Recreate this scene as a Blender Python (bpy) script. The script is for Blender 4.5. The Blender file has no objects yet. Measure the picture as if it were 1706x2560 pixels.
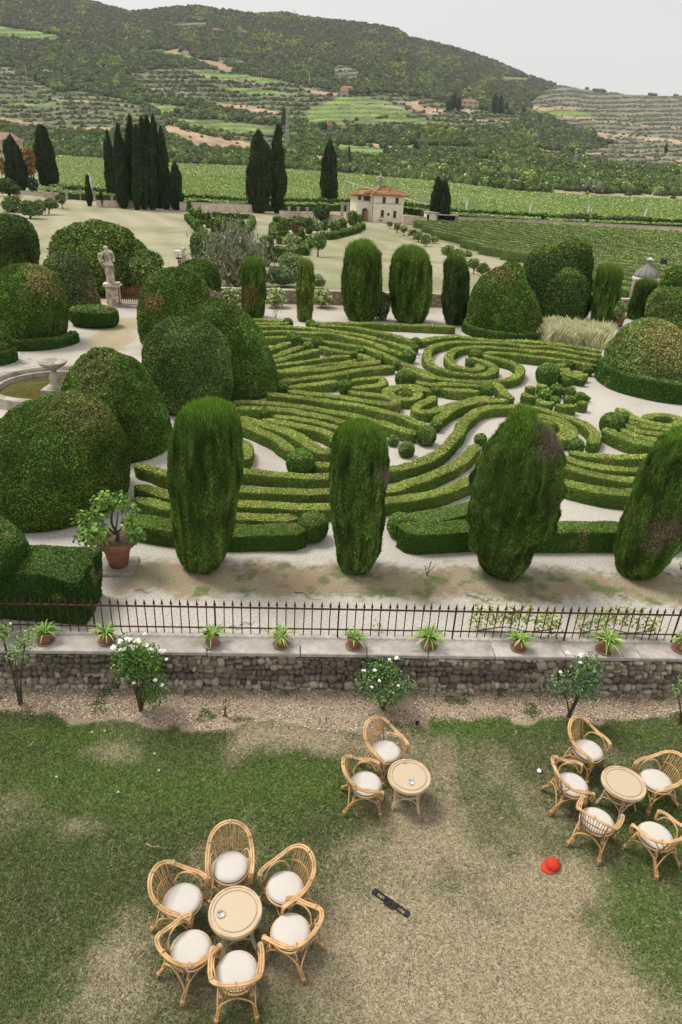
import bpy, math, random
import numpy as np
from mathutils import Vector, Matrix
R_ = math.radians
# ---------------------------------------------------------------- camera, world, sun, exposure
sc = bpy.context.scene
C = sc.collection
H = 8.23            # camera height over the parterre; the lawn lies 0.87 m lower
LAWN = -0.87
FPX = 1707.0; TH = R_(27.35); RO = R_(3.18)
fw = np.array([0, math.cos(TH), -math.sin(TH)]); r0 = np.array([1., 0, 0]); u0 = np.array([0, math.sin(TH), math.cos(TH)])
RR = math.cos(RO)*r0 + math.sin(RO)*u0
UU = -math.sin(RO)*r0 + math.cos(RO)*u0
CAM = np.array([0., 0., H])
cd = bpy.data.cameras.new('camera'); cam = bpy.data.objects.new('camera', cd); C.objects.link(cam)
M = Matrix(((RR[0], UU[0], -fw[0], 0), (RR[1], UU[1], -fw[1], 0), (RR[2], UU[2], -fw[2], H), (0, 0, 0, 1)))
cam.matrix_world = M
cd.sensor_fit = 'VERTICAL'; cd.sensor_height = 36; cd.lens = FPX/2560*36; cd.clip_end = 20000; cd.clip_start = 0.1
sc.camera = cam
SUN_EL, SUN_AZ = R_(60), R_(-62)      # azimuth from +Y towards +X
w = bpy.data.worlds.new('World'); sc.world = w; w.use_nodes = True
nt = w.node_tree; nt.nodes.clear()
o = nt.nodes.new('ShaderNodeOutputWorld'); bg = nt.nodes.new('ShaderNodeBackground'); sky = nt.nodes.new('ShaderNodeTexSky')
sky.sky_type = 'NISHITA'; sky.sun_disc = False; sky.sun_elevation = SUN_EL; sky.sun_rotation = SUN_AZ
sky.air_density = 1.0; sky.dust_density = 4.0
mixn = nt.nodes.new('ShaderNodeMix'); mixn.data_type = 'RGBA'; mixn.inputs[0].default_value = 0.90
tc = nt.nodes.new('ShaderNodeTexCoord'); mp = nt.nodes.new('ShaderNodeMapping'); mp.inputs['Scale'].default_value = (1.2, 1.2, 5)
nz = nt.nodes.new('ShaderNodeTexNoise'); nz.inputs['Scale'].default_value = 1.6; nz.inputs['Detail'].default_value = 5
cr = nt.nodes.new('ShaderNodeValToRGB')
cr.color_ramp.elements[0].position = 0.3; cr.color_ramp.elements[0].color = (6.85, 6.77, 6.57, 1)
cr.color_ramp.elements[1].position = 0.75; cr.color_ramp.elements[1].color = (7.5, 7.42, 7.2, 1)
nt.links.new(tc.outputs['Generated'], mp.inputs[0]); nt.links.new(mp.outputs[0], nz.inputs[0]); nt.links.new(nz.outputs[0], cr.inputs[0])
nt.links.new(sky.outputs[0], mixn.inputs[6]); nt.links.new(cr.outputs[0], mixn.inputs[7])
nt.links.new(mixn.outputs[2], bg.inputs[0]); bg.inputs[1].default_value = 0.1
nt.links.new(bg.outputs[0], o.inputs[0])
sd = bpy.data.lights.new('sun', 'SUN'); sd.energy = 2.6; sd.angle = R_(20); sd.color = (1, .95, .86)
so = bpy.data.objects.new('sun', sd); C.objects.link(so)
sv = Vector((math.sin(SUN_AZ)*math.cos(SUN_EL), math.cos(SUN_AZ)*math.cos(SUN_EL), math.sin(SUN_EL)))
so.rotation_euler = sv.to_track_quat('Z', 'Y').to_euler()
sc.view_settings.view_transform = 'Standard'; sc.view_settings.look = 'None'; sc.view_settings.exposure = 0.28; sc.view_settings.gamma = 1
sc.cycles.max_bounces = 5; sc.cycles.diffuse_bounces = 3; sc.cycles.transparent_max_bounces = 6; sc.cycles.volume_bounces = 0

# ---------------------------------------------------------------- pixel (of the 1706 x 2560 photograph) -> place
def ray(x, y): return fw + (x-853)/FPX*RR + (1280-y)/FPX*UU
def G(x, y, z=0.): d = ray(x, y); t = (z-H)/d[2]; return CAM + d*t
def proj(p):
    q = np.asarray(p, float)-CAM; w_ = q@fw
    return 853+FPX*(q@RR)/w_, 1280-FPX*(q@UU)/w_
def topz(base, x, y):
    d = ray(x, y); return H+d[2]*math.hypot(base[0], base[1])/math.hypot(d[0], d[1])
def depth(p): return float((np.asarray(p, float)-CAM)@fw)
def px2m(px, p): return px*depth(p)/FPX
FR = dict(A=(620, 780, 3.92), B=(900, 860, 3.92), C=(1300, 840, 3.862), D=(560, 960, 3.92), E=(300, 1080, 2.8), F=(840, 1060, 3.409),
          G=(1246, 1060, 3.409), I=(600, 780, 2.613), S=(1050, 820, 4.48), T=(1150, 980, 3.92), N=(0, 0, 1.0), P=(0, 0, 1/1.088),
          a=(340, 2000, 3.015), b=(820, 1740, 5.227), c=(1306, 1740, 3.92), u=(0, 0, 1.823), v=(846, 0, 1.823), w=(440, 480, 3.136),
          h=(860, 430, 6.03), m=(846, 460, 1.823), l=(0, 460, 1.823), k=(1500, 600, 7.61), q=(0, 300, 7.84), s=(180, 580, 6.03), e=(0, 1440, 1.823), f=(846, 1440, 1.823), g=(0, 880, 7.127))
def px(f, x, y): a = FR[f]; return a[0]+x/a[2], a[1]+y/a[2]
def pts(spec):
    out = []; f = 'N'
    for it in spec:
        if isinstance(it, str): f = it
        else: out.append(px(f, *it))
    return out

# ---------------------------------------------------------------- numpy value noise
def _h(i, j, k, s):
    n = (i*374761393 + j*668265263 + k*2147483647 + s*1274126177) & 0xffffffff
    n = ((n ^ (n >> 13)) * 1274126177) & 0xffffffff
    return ((n ^ (n >> 16)) & 0xffff)/65535.0
def vn(P, sc_, seed=0):
    P = np.asarray(P, float)*sc_
    if P.shape[1] == 2: P = np.c_[P, np.zeros(len(P))]
    I = np.floor(P).astype(np.int64); f = P-I; f = f*f*(3-2*f); r = 0
    for a in (0, 1):
        for b in (0, 1):
            for c in (0, 1):
                wt = (f[:, 0] if a else 1-f[:, 0])*(f[:, 1] if b else 1-f[:, 1])*(f[:, 2] if c else 1-f[:, 2])
                r = r+wt*_h(I[:, 0]+a, I[:, 1]+b, I[:, 2]+c, seed)
    return r*2-1
def fbm(P, s, seed=0, o=3): return sum(vn(P, s*2**i, seed+i)*0.5**i for i in range(o))
rng = np.random.default_rng(7)

# ---------------------------------------------------------------- meshes
def new_mesh(name, parts, mats):
    """parts: list of (V, F, colour or per-vertex colours or None, material index, smooth)"""
    V = []; L = []; LS = []; LT = []; MI = []; SM = []; CO = []; nv = 0; nl = 0
    for V_, F_, col, mi, sm in parts:
        V_ = np.asarray(V_, np.float32).reshape(-1, 3)
        Fs = F_ if isinstance(F_, list) else [F_]
        V.append(V_)
        if col is None: col = (.5, .5, .5)
        col = np.asarray(col, np.float32)
        CO.append(np.broadcast_to(col, (len(V_), 3)) if col.ndim == 1 else col)
        for Fa in Fs:
            Fa = np.asarray(Fa, np.int64)
            if Fa.size == 0: continue
            k = Fa.shape[1]; n = len(Fa)
            L.append((Fa+nv).ravel()); LS.append(nl+np.arange(n)*k); LT.append(np.full(n, k)); MI.append(np.full(n, mi)); SM.append(np.full(n, sm))
            nl += n*k
        nv += len(V_)
    V = np.concatenate(V); L = np.concatenate(L); LS = np.concatenate(LS); LT = np.concatenate(LT)
    me = bpy.data.meshes.new(name)
    me.vertices.add(len(V)); me.vertices.foreach_set('co', V.ravel())
    me.loops.add(len(L)); me.loops.foreach_set('vertex_index', L.astype(np.int32))
    me.polygons.add(len(LS)); me.polygons.foreach_set('loop_start', LS.astype(np.int32)); me.polygons.foreach_set('loop_total', LT.astype(np.int32))
    me.polygons.foreach_set('material_index', np.concatenate(MI).astype(np.int32))
    me.polygons.foreach_set('use_smooth', np.concatenate(SM).astype(bool))
    ca = me.color_attributes.new('Col', 'FLOAT_COLOR', 'POINT')
    CO = np.concatenate(CO); ca.data.foreach_set('color', np.c_[CO, np.ones(len(CO), np.float32)].astype(np.float32).ravel())
    for m in (mats if isinstance(mats, (list, tuple)) else [mats]): me.materials.append(m)
    me.update(calc_edges=True); me.validate(clean_customdata=False)
    return me
def obj(name, parts, mats, parent=None, loc=None, rz=0.):
    me = parts if isinstance(parts, bpy.types.Mesh) else new_mesh(name, parts, mats)
    o = bpy.data.objects.new(name, me); C.objects.link(o)
    if parent: o.parent = parent
    if loc is not None: o.location = [float(v) for v in loc]
    if rz: o.rotation_euler = (0, 0, rz)
    return o
def tag(o, label, cat, group=None):
    o['label'] = label; o['category'] = cat
    if group: o['group'] = group
    return o
def thing(name, label, cat, loc=(0, 0, 0), rz=0., group=None):
    o = bpy.data.objects.new(name, None); C.objects.link(o); o.location = [float(v) for v in loc]; o.rotation_euler = (0, 0, rz)
    o.empty_display_size = .1
    return tag(o, label, cat, group)
def structure(o): o['kind'] = 'structure'; return o
def stuff(o): o['kind'] = 'stuff'; return o
def dup(root, loc=None, rz=None, label=None, group=None):
    def cp(o, par):
        c = o.copy(); C.objects.link(c)
        if par: c.parent = par
        for ch in list(o.children): cp(ch, c)
        return c
    r = cp(root, None)
    if loc is not None: r.location = [float(v) for v in loc]
    if rz is not None: r.rotation_euler = (0, 0, rz)
    if label: r['label'] = label
    if group: r['group'] = group
    return r

def catmull(P, n=8, closed=False):
    P = np.asarray(P, float); m = len(P)
    if m < 3 and not closed: return np.array([P[0]+(P[-1]-P[0])*t for t in np.linspace(0, 1, n+1)])
    out = []
    for i in range(m if closed else m-1):
        p0 = P[(i-1) % m] if closed or i > 0 else 2*P[0]-P[1]; p1 = P[i]; p2 = P[(i+1) % m]
        p3 = P[(i+2) % m] if closed or i+2 < m else 2*P[-1]-P[-2]
        for t in np.arange(n)/n:
            out.append(.5*((2*p1)+(-p0+p2)*t+(2*p0-5*p1+4*p2-p3)*t*t+(-p0+3*p1-3*p2+p3)*t**3))
    if not closed: out.append(P[-1])
    return np.array(out)
def resample(P, step):
    P = np.asarray(P, float); d = np.r_[0, np.cumsum(np.linalg.norm(np.diff(P, axis=0), axis=1))]
    n = max(2, int(round(d[-1]/step))+1); s = np.linspace(0, d[-1], n)
    return np.stack([np.interp(s, d, P[:, i]) for i in range(P.shape[1])], 1)
def tube(P, r=.01, seg=6, closed=False, caps=True):
    P = np.asarray(P, float); n = len(P); r = np.broadcast_to(np.asarray(r, float), (n,))
    T = np.gradient(P, axis=0) if not closed else np.roll(P, -1, 0)-np.roll(P, 1, 0)
    T /= np.linalg.norm(T, axis=1)[:, None]+1e-9
    ref = np.array([0, 0, 1.]) if abs(T[:, 2]).mean() < .8 else np.array([1., 0, 0])
    A = np.cross(T, ref); bad = np.linalg.norm(A, axis=1) < 1e-3; A[bad] = np.cross(T[bad], [0, 1., 0]); A /= np.linalg.norm(A, axis=1)[:, None]
    B = np.cross(T, A); an = np.arange(seg)/seg*2*math.pi
    V = P[:, None]+(A[:, None]*np.cos(an)[None, :, None]+B[:, None]*np.sin(an)[None, :, None])*r[:, None, None]
    V = V.reshape(-1, 3); m = n if closed else n-1
    i = np.arange(m)[:, None]*seg; j = np.arange(seg)[None]; j2 = (j+1) % seg; i2 = ((np.arange(m)+1) % n)[:, None]*seg
    F = np.stack([i+j, i+j2, i2+j2, i2+j], -1).reshape(-1, 4); Fs = [F]
    if caps and not closed and seg > 2:
        Fs += [np.arange(seg)[None, ::-1], ((n-1)*seg+np.arange(seg))[None]]
    return V, Fs
def lathe(prof, seg=20, c=(0, 0, 0), caps=True):
    prof = np.asarray(prof, float); n = len(prof); an = np.arange(seg)/seg*2*math.pi
    V = np.stack([prof[:, 0][:, None]*np.cos(an), prof[:, 0][:, None]*np.sin(an), np.repeat(prof[:, 1][:, None], seg, 1)], -1).reshape(-1, 3)+np.array(c)
    i = np.arange(n-1)[:, None]*seg; j = np.arange(seg)[None]; j2 = (j+1) % seg
    F = [np.stack([i+j, i+j2, i+seg+j2, i+seg+j], -1).reshape(-1, 4)]
    return V, F+([np.arange(seg)[None, ::-1], ((n-1)*seg+np.arange(seg))[None]] if caps else [])
def box(c, s, rz=0., bev=0.):
    c = np.array(c, float); s = np.array(s, float)/2
    if bev <= 0:
        V = np.array([[x, y, z] for z in (-1, 1) for y in (-1, 1) for x in (-1, 1)], float)*s
        F = [[0, 2, 3, 1], [4, 5, 7, 6], [0, 1, 5, 4], [2, 6, 7, 3], [0, 4, 6, 2], [1, 3, 7, 5]]; F = [np.array(F)]
    else:
        b = bev
        ring = lambda dx, dy, z: [(-dx, -dy+b, z), (-dx+b, -dy, z), (dx-b, -dy, z), (dx, -dy+b, z), (dx, dy-b, z), (dx-b, dy, z), (-dx+b, dy, z), (-dx, dy-b, z)]
        V = np.array(ring(s[0]-b, s[1]-b, -s[2])+ring(s[0], s[1], -s[2]+b)+ring(s[0], s[1], s[2]-b)+ring(s[0]-b, s[1]-b, s[2]))
        q = []
        for k in range(3):
            for j in range(8): q.append([k*8+j, k*8+(j+1) % 8, k*8+8+(j+1) % 8, k*8+8+j])
        F = [np.array(q), np.arange(8)[None, ::-1], (24+np.arange(8))[None]]
    cz, sz = math.cos(rz), math.sin(rz)
    V = V@np.array([[cz, sz, 0], [-sz, cz, 0], [0, 0, 1]])+c
    return V, F
def xf(V, loc=(0, 0, 0), rz=0., s=1.):
    cz, sz = math.cos(rz), math.sin(rz)
    return (np.asarray(V, float)*s)@np.array([[cz, sz, 0], [-sz, cz, 0], [0, 0, 1]])+np.array(loc, float)
def P_(vf, col=None, mi=0, sm=False): return (vf[0], vf[1], col, mi, sm)
def tris(F):
    out = []
    for f in (F if isinstance(F, list) else [F]):
        f = np.asarray(f)
        for k in range(1, f.shape[1]-1): out.append(f[:, [0, k, k+1]])
    return np.concatenate(out)
def sample(V, F, n):
    T = tris(F); a, b, c = V[T[:, 0]], V[T[:, 1]], V[T[:, 2]]
    N = np.cross(b-a, c-a); A = np.linalg.norm(N, axis=1)/2; N = N/(2*A[:, None]+1e-12)
    return T, a, b, c, N, A
def scatter(V, F, size, cover=1.3, back=.3, cap=60000, facing=True, botz=None):
    """points spread over a surface, thinner where the surface faces away from the camera"""
    T, a, b, c, N, A = sample(V, F, 0)
    wt = A.copy()
    if facing:
        mid = (a+b+c)/3; dd = CAM-mid; dd /= np.linalg.norm(dd, axis=1)[:, None]
        f = (N*dd).sum(1); wt *= np.where(f > -.15, 1., back)
    wt *= np.where(N[:, 2] < -.8, .05, 1.)
    n = int(min(cap, cover*wt.sum()/(size*size*.45)))
    idx = rng.choice(len(T), n, p=wt/wt.sum()); r1 = np.sqrt(rng.random(n)); r2 = rng.random(n)
    P = a[idx]*(1-r1)[:, None]+b[idx]*(r1*(1-r2))[:, None]+c[idx]*(r1*r2)[:, None]
    return P, N[idx]
def unit(a): return a/(np.linalg.norm(a, axis=-1, keepdims=True)+1e-9)
def leaf_tris(P, N, size, jit=.9, up=0., out=.5, asp=1.):
    n = len(P); s = (size*rng.uniform(.6, 1.35, n))[:, None]
    nn = unit(N+jit*rng.normal(size=(n, 3))); t = unit(np.cross(nn, rng.normal(size=(n, 3)))); b = np.cross(nn, t)
    if up > 0:
        d = unit(N*out+np.array([0, 0, up])+.35*rng.normal(size=(n, 3))); t = d; b = unit(np.cross(d, rng.normal(size=(n, 3))))
    c = P+N*(s*rng.uniform(-.3, out, n)[:, None])
    a1 = c+t*s*.75*asp; a2 = c-t*s*.45*asp+b*s*.5/(asp if up > 0 else 1); a3 = c-t*s*.45*asp-b*s*.5/(asp if up > 0 else 1)
    return np.stack([a1, a2, a3], 1).reshape(-1, 3), np.arange(3*n).reshape(-1, 3)
def leaf_quads(P, N, L, W, jit=.8, fold=0.):
    n = len(P); s = rng.uniform(.7, 1.25, n)[:, None]
    nn = unit(N+jit*rng.normal(size=(n, 3))); t = unit(np.cross(nn, rng.normal(size=(n, 3)))); b = np.cross(nn, t)
    V = np.stack([P-t*s*L/2, P+b*s*W/2, P+t*s*L/2, P-b*s*W/2], 1).reshape(-1, 3)
    return V, np.arange(4*n).reshape(-1, 4)
def vary(col, n, k=3, amt=.3, hue=.12, patch=None, alt=None):
    """one colour per leaf, repeated for its k vertices; patch (0..1 per leaf) blends towards alt"""
    c = np.tile(np.asarray(col, float), (n, 1))
    if patch is not None: c = c*(1-patch[:, None])+np.asarray(alt, float)*patch[:, None]
    v = np.exp(rng.normal(0, amt, n)); c = c*v[:, None]
    h_ = rng.normal(0, hue, n); c[:, 0] *= 1+h_; c[:, 2] *= 1-h_*.5
    return np.repeat(np.clip(c, .003, .9), k, 0)

# ---------------------------------------------------------------- materials
def mat(name, col=None, rough=.8, attr=True, nscale=0, namt=.25, bump=0, bscale=40, spec=.3, metal=0, trans=0, col2=None, ramp=(.35, .65), detail=4, alpha=1, gain=1):
    m = bpy.data.materials.new(name); m.use_nodes = True; t = m.node_tree; b = t.nodes['Principled BSDF']
    b.inputs['Roughness'].default_value = rough; b.inputs['Specular IOR Level'].default_value = spec; b.inputs['Metallic'].default_value = metal
    if trans: b.inputs['Transmission Weight'].default_value = trans
    if alpha < 1: b.inputs['Alpha'].default_value = alpha
    def N(k, **kw):
        n = t.nodes.new(k)
        for a, v in kw.items(): setattr(n, a, v)
        return n
    if col is None:
        n = N('ShaderNodeAttribute', attribute_name='Col'); src = n.outputs['Color']
    else:
        n = N('ShaderNodeRGB'); n.outputs[0].default_value = (*col, 1); src = n.outputs[0]
    tcn = N('ShaderNodeTexCoord')
    if nscale:
        nz = N('ShaderNodeTexNoise'); nz.inputs['Scale'].default_value = nscale; nz.inputs['Detail'].default_value = detail; t.links.new(tcn.outputs['Object'], nz.inputs['Vector'])
        if col2 is not None:
            rp = N('ShaderNodeValToRGB'); rp.color_ramp.elements[0].position = ramp[0]; rp.color_ramp.elements[1].position = ramp[1]; t.links.new(nz.outputs[0], rp.inputs[0])
            mx = N('ShaderNodeMix', data_type='RGBA'); t.links.new(rp.outputs[0], mx.inputs[0]); t.links.new(src, mx.inputs[6]); mx.inputs[7].default_value = (*col2, 1); src = mx.outputs[2]
            nz2 = N('ShaderNodeTexNoise'); nz2.inputs['Scale'].default_value = nscale*4.3; nz2.inputs['Detail'].default_value = 3; t.links.new(tcn.outputs['Object'], nz2.inputs['Vector']); nz = nz2
        mr = N('ShaderNodeMapRange'); mr.inputs[1].default_value = .3; mr.inputs[2].default_value = .7; mr.inputs[3].default_value = 1-namt; mr.inputs[4].default_value = 1+namt
        t.links.new(nz.outputs[0], mr.inputs[0])
        vm = N('ShaderNodeVectorMath', operation='SCALE'); t.links.new(src, vm.inputs[0]); t.links.new(mr.outputs[0], vm.inputs['Scale']); src = vm.outputs[0]
    if gain != 1:
        vg = N('ShaderNodeVectorMath', operation='SCALE'); t.links.new(src, vg.inputs[0]); vg.inputs['Scale'].default_value = gain; src = vg.outputs[0]
    t.links.new(src, b.inputs['Base Color'])
    if bump:
        nb = N('ShaderNodeTexNoise'); nb.inputs['Scale'].default_value = bscale; nb.inputs['Detail'].default_value = 5; t.links.new(tcn.outputs['Object'], nb.inputs['Vector'])
        bp = N('ShaderNodeBump'); bp.inputs['Strength'].default_value = bump; bp.inputs['Distance'].default_value = .02; t.links.new(nb.outputs[0], bp.inputs['Height']); t.links.new(bp.outputs[0], b.inputs['Normal'])
    return m
M_leaf = mat('foliage', None, .8, spec=.07, gain=1.6)
M_wood = mat('bark', (.10, .075, .05), .9, nscale=14, namt=.35, bump=.5)
M_stone = mat('pale_stone', (.50, .455, .385), .9, nscale=2.2, col2=(.26, .235, .19), namt=.16, bump=.4, bscale=25)
M_terra = mat('terracotta', (.30, .115, .06), .85, nscale=6, col2=(.30, .17, .11), namt=.12, bump=.15)
M_col = mat('plain_by_vertex', None, .8, nscale=9, namt=.12)
M_iron = mat('rusty_iron', (.07, .028, .018), .65, nscale=20, namt=.4, bump=.2)
M_soil = mat('soil', (.16, .12, .085), .95, nscale=30, namt=.4, bump=.4)
# ---------------------------------------------------------------- terrain heights
def yw(x): return 10.13+.066*x                       # front face of the low rubble wall
_a = G(713, 725.5, .8); _b = G(1553, 748, .8)
FWB = (_b[1]-_a[1])/(_b[0]-_a[0]); FWA = _a[1]-FWB*_a[0]
def yf(x): return FWA+FWB*np.asarray(x)              # the wall at the far end of the garden
def gz(x, y):
    x = np.asarray(x, float); y = np.asarray(y, float)
    t = np.clip((y-yf(x)-1.0)/75, 0, 1); s = t*t*(3-2*t)
    return np.where(y > yf(x)+.3, -.45-3.55*s, 0.)
def GT(x, y, lift=0.):
    d = ray(x, y); t = 30.
    lo = None
    for t in np.geomspace(8, 1600, 1500):
        p = CAM+d*t
        if p[2] <= float(gz(p[0], p[1]))+lift: break
        lo = t
    a_, b_ = lo, t
    for _ in range(30):
        m_ = (a_+b_)/2; p = CAM+d*m_
        if p[2] <= float(gz(p[0], p[1]))+lift: b_ = m_
        else: a_ = m_
    return CAM+d*b_
def patch(name, low, high, nx, ny, mat_, zf=None, colf=None, dz=.004, smooth=True):
    lo = resample(catmull([p[:2] for p in low], 12), .05) if False else None
    def par(P, n):
        P = catmull(np.array([p[:2] for p in P]), 16); d = np.r_[0, np.cumsum(np.linalg.norm(np.diff(P, axis=0), axis=1))]
        s = np.linspace(0, d[-1], n); return np.stack([np.interp(s, d, P[:, i]) for i in (0, 1)], 1)
    A_, B_ = par(low, nx), par(high, nx); t = np.linspace(0, 1, ny)[:, None, None]
    P = (A_[None]*(1-t)+B_[None]*t).reshape(-1, 2)
    z = (zf or gz)(P[:, 0], P[:, 1])+dz
    V = np.c_[P, z]; i = np.arange(ny-1)[:, None]*nx; j = np.arange(nx-1)[None]
    F = np.stack([i+j, i+j+1, i+nx+j+1, i+nx+j], -1).reshape(-1, 4)
    col = colf(V) if callable(colf) else colf
    return V, F, col
def mixc(a, b, t): t = np.clip(t, 0, 1)[:, None]; return np.asarray(a)*(1-t)+np.asarray(b)*t
def blob(V, x, y, rx, ry, rot=0):
    dx = V[:, 0]-x; dy = V[:, 1]-y; c, s = math.cos(rot), math.sin(rot)
    return np.exp(-(((dx*c+dy*s)/rx)**2+((-dx*s+dy*c)/ry)**2))

# ---------------------------------------------------------------- terrain sheet out to the fields
xs = np.r_[np.linspace(-1500, -120, 24), np.linspace(-110, 110, 45), np.linspace(120, 1500, 24)]
ys = np.r_[np.linspace(0, 120, 61), np.linspace(126, 1000, 50)]
X, Y = np.meshgrid(xs, ys); Y = Y+(10.5+.066*np.clip(X, -150, 150))*np.clip(1-Y/60, 0, 1)
V = np.c_[X.ravel(), Y.ravel(), gz(X.ravel(), Y.ravel())-.03]
nx = len(xs); i = np.arange(len(ys)-1)[:, None]*nx; j = np.arange(nx-1)[None]
F = np.stack([i+j, i+j+1, i+nx+j+1, i+nx+j], -1).reshape(-1, 4)
n1 = fbm(V, .06, 3)
M_ground = mat('dry_grass_ground', None, .95, nscale=1.3, namt=.22, bump=.3, bscale=6)
colg = mixc((.33, .29, .17), (.20, .21, .09), n1*.5+.4)
structure(obj('ground', [(V, F, colg, 0, True)], M_ground))

# ---------------------------------------------------------------- meadow beyond the garden wall, mown in stripes
XL = np.linspace(-75, 60, 28)
low = [(x, float(yf(x))+.4) for x in np.linspace(-62, 44, 12)]
high = [GT(-150, 470), GT(100, 476), GT(300, 495), GT(460, 515), GT(700, 535), GT(900, 552), GT(1000, 565), GT(1180, 600)]
def meadow_col(V):
    c = mixc((.36, .325, .215), (.24, .25, .13), fbm(V, .09, 5)*.8+.35+.35*fbm(V, .7, 6, 3))
    st = np.sin((V[:, 0]*.92+V[:, 1]*.38)*1.15+vn(V, .05, 9)*3)
    c = c*(1+.07*st[:, None])
    gr = np.clip(.9-(V[:, 1]-yf(V[:, 0]))/26, 0, 1)*.7
    return mixc(c, (.19, .21, .085), gr*(.6+.4*vn(V, .3, 4)))
V, F, c = patch('meadow', low, high, 260, 200, None, colf=meadow_col, dz=.01)
M_meadow = mat('mown_meadow', None, .95, nscale=2.5, namt=.16, bump=.4, bscale=9)
structure(obj('meadow', [(V, F, c, 0, True)], M_meadow))

# ---------------------------------------------------------------- gravel of the parterre
M_gravel = mat('pale_gravel', None, .95, nscale=26, namt=.30, bump=.6, bscale=60, detail=6)
GRAV = (.49, .455, .405)
def grav_col(V):
    c = np.tile(np.array(GRAV), (len(V), 1))*(1+.07*fbm(V, .5, 2))[:, None]
    yy = V[:, 1]-.066*V[:, 0]
    # strip of dry earth and weeds along the foot of the clipped columns
    band = np.clip(1.32-np.abs(yy-12.6)/.60, -1, 1)+.30*fbm(V, 1.6, 12)+.2*vn(V, 7, 13)+.2*vn(V, 16, 19)
    band = np.clip(band*2.2-.1, 0, 1)*np.clip((V[:, 0]+4.9)/.5, 0, 1)*(yy < 15)
    dirt = mixc((.31, .23, .155), (.31, .27, .175), fbm(V, 2.5, 14)+.5)
    dirt = mixc(dirt, (.15, .17, .07), (fbm(V, 3.5, 15)*1.5+.1)*(V[:, 0] > -3))
    c = mixc(c, dirt, band)
    mz = (yy > 16)*np.clip(fbm(V, .8, 44)*1.2-.6, 0, 1); c = mixc(c, (.40, .31, .24), mz*.6)
    fw_ = np.clip(1-(yf(V[:, 0])-V[:, 1])/3.2, 0, 1)*(yy > 30); c = mixc(c, (.36, .285, .20), np.clip(fw_*1.4+.4*fbm(V, 1.2, 46)-.2, 0, 1)*.9)
    # band of mown dry turf leading to the gate on the left
    p0 = TP0; p1 = TP1; dv = (p1-p0)/np.linalg.norm(p1-p0); q = V[:, :2]-p0; u_ = q@dv; v_ = q@np.array([-dv[1], dv[0]])
    tb = np.clip((1.15+u_*.02-np.abs(v_)+.25*fbm(V, 1.1, 21))*3, 0, 1)*(u_ > -1)*(u_ < np.linalg.norm(p1-p0))
    return mixc(c, mixc((.40, .325, .215), (.34, .29, .16), fbm(V, 1., 22)+.4), tb*.9)
TP0 = G(*px('l', 480, 735))[:2]; TP1 = G(*px('l', 600, 612))[:2]
xs_ = np.linspace(-16, 20, 12)
V, F, c = patch('g', [(x, yw(x)+.2) for x in (-14, 0, 17)], [(x, 16+.066*x) for x in (-14, 0, 17)], 520, 100, None, colf=grav_col, dz=.004)
V2, F2, c2 = patch('g', [(x, 16+.066*x) for x in (-40, 0, 40)], [(x, float(yf(x))-.0) for x in (-40, 0, 40)], 340, 140, None, zf=lambda a, b: np.zeros_like(a), colf=grav_col, dz=.004)
structure(obj('gravel_ground', [(V, F, c, 0, True), (V2, F2, c2, 0, True)], M_gravel))

# ---------------------------------------------------------------- lawn with worn patches
DRY = [(1180, 1890, 130, 75, .7), (1110, 2120, 230, 120, .7), (1250, 2330, 330, 150, .85), (1050, 2500, 400, 110, .75), (1500, 2520, 260, 110, .75),
       (900, 1890, 90, 60, .3), (300, 1885, 90, 30, .55), (250, 2070, 110, 40, .6), (690, 1840, 110, 45, .9), (590, 1880, 40, 50, .5),
       (820, 1830, 60, 50, .9), (1440, 2200, 120, 60, .5), (1350, 1860, 60, 30, .25), (640, 2430, 240, 60, .35), (900, 2330, 160, 60, .6), (1520, 1900, 90, 40, .35), (60, 2010, 60, 30, .3)]
GRN = [(250, 1960, 380, 90, .55), (720, 1960, 260, 90, .45), (1150, 1810, 240, 35, .5), (1640, 2330, 110, 170, .45), (1560, 1820, 160, 40, .35), (120, 1830, 260, 30, .5), (1650, 2050, 70, 120, .4)]
def dryness(V):
    v = np.full(len(V), .03)
    for (x, y, sx, sy, a) in DRY:
        p = G(x, y, LAWN); q = G(x+sx, y, LAWN); r = G(x, y-sy, LAWN)
        v = v+a*blob(V, p[0], p[1], abs(q[0]-p[0])*1.05, abs(r[1]-p[1])*1.05)
    for (x, y, sx, sy, a) in GRN:
        p = G(x, y, LAWN); q = G(x+sx, y, LAWN); r = G(x, y-sy, LAWN)
        v = v-a*blob(V, p[0], p[1], abs(q[0]-p[0]), abs(r[1]-p[1]))
    return v+.46*fbm(V, .8, 50, 3)+.17*fbm(V, 2.4, 54, 3)+.08*vn(V, 14, 58)
def brightgreen(V):
    v = np.zeros(len(V))
    for (x, y, sx, sy, a) in GRN:
        p = G(x, y, LAWN); q = G(x+sx, y, LAWN); r = G(x, y-sy, LAWN)
        v = v+1.6*a*blob(V, p[0], p[1], abs(q[0]-p[0]), abs(r[1]-p[1]))
    return np.clip(v+.25*fbm(V, 1.1, 57), 0, 1)
BED = [(-200, 1778), (0, 1785), (90, 1792), (200, 1800), (330, 1808), (430, 1822), (560, 1832), (640, 1812), (740, 1822), (850, 1838), (960, 1852), (1040, 1842), (1085, 1812), (1200, 1806), (1350, 1806), (1500, 1806), (1620, 1800), (1706, 1795), (1900, 1790)]
bed = np.array([G(x, y, LAWN)[:2] for x, y in BED])
def ybed(x): return np.interp(x, bed[:, 0], bed[:, 1])
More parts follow.
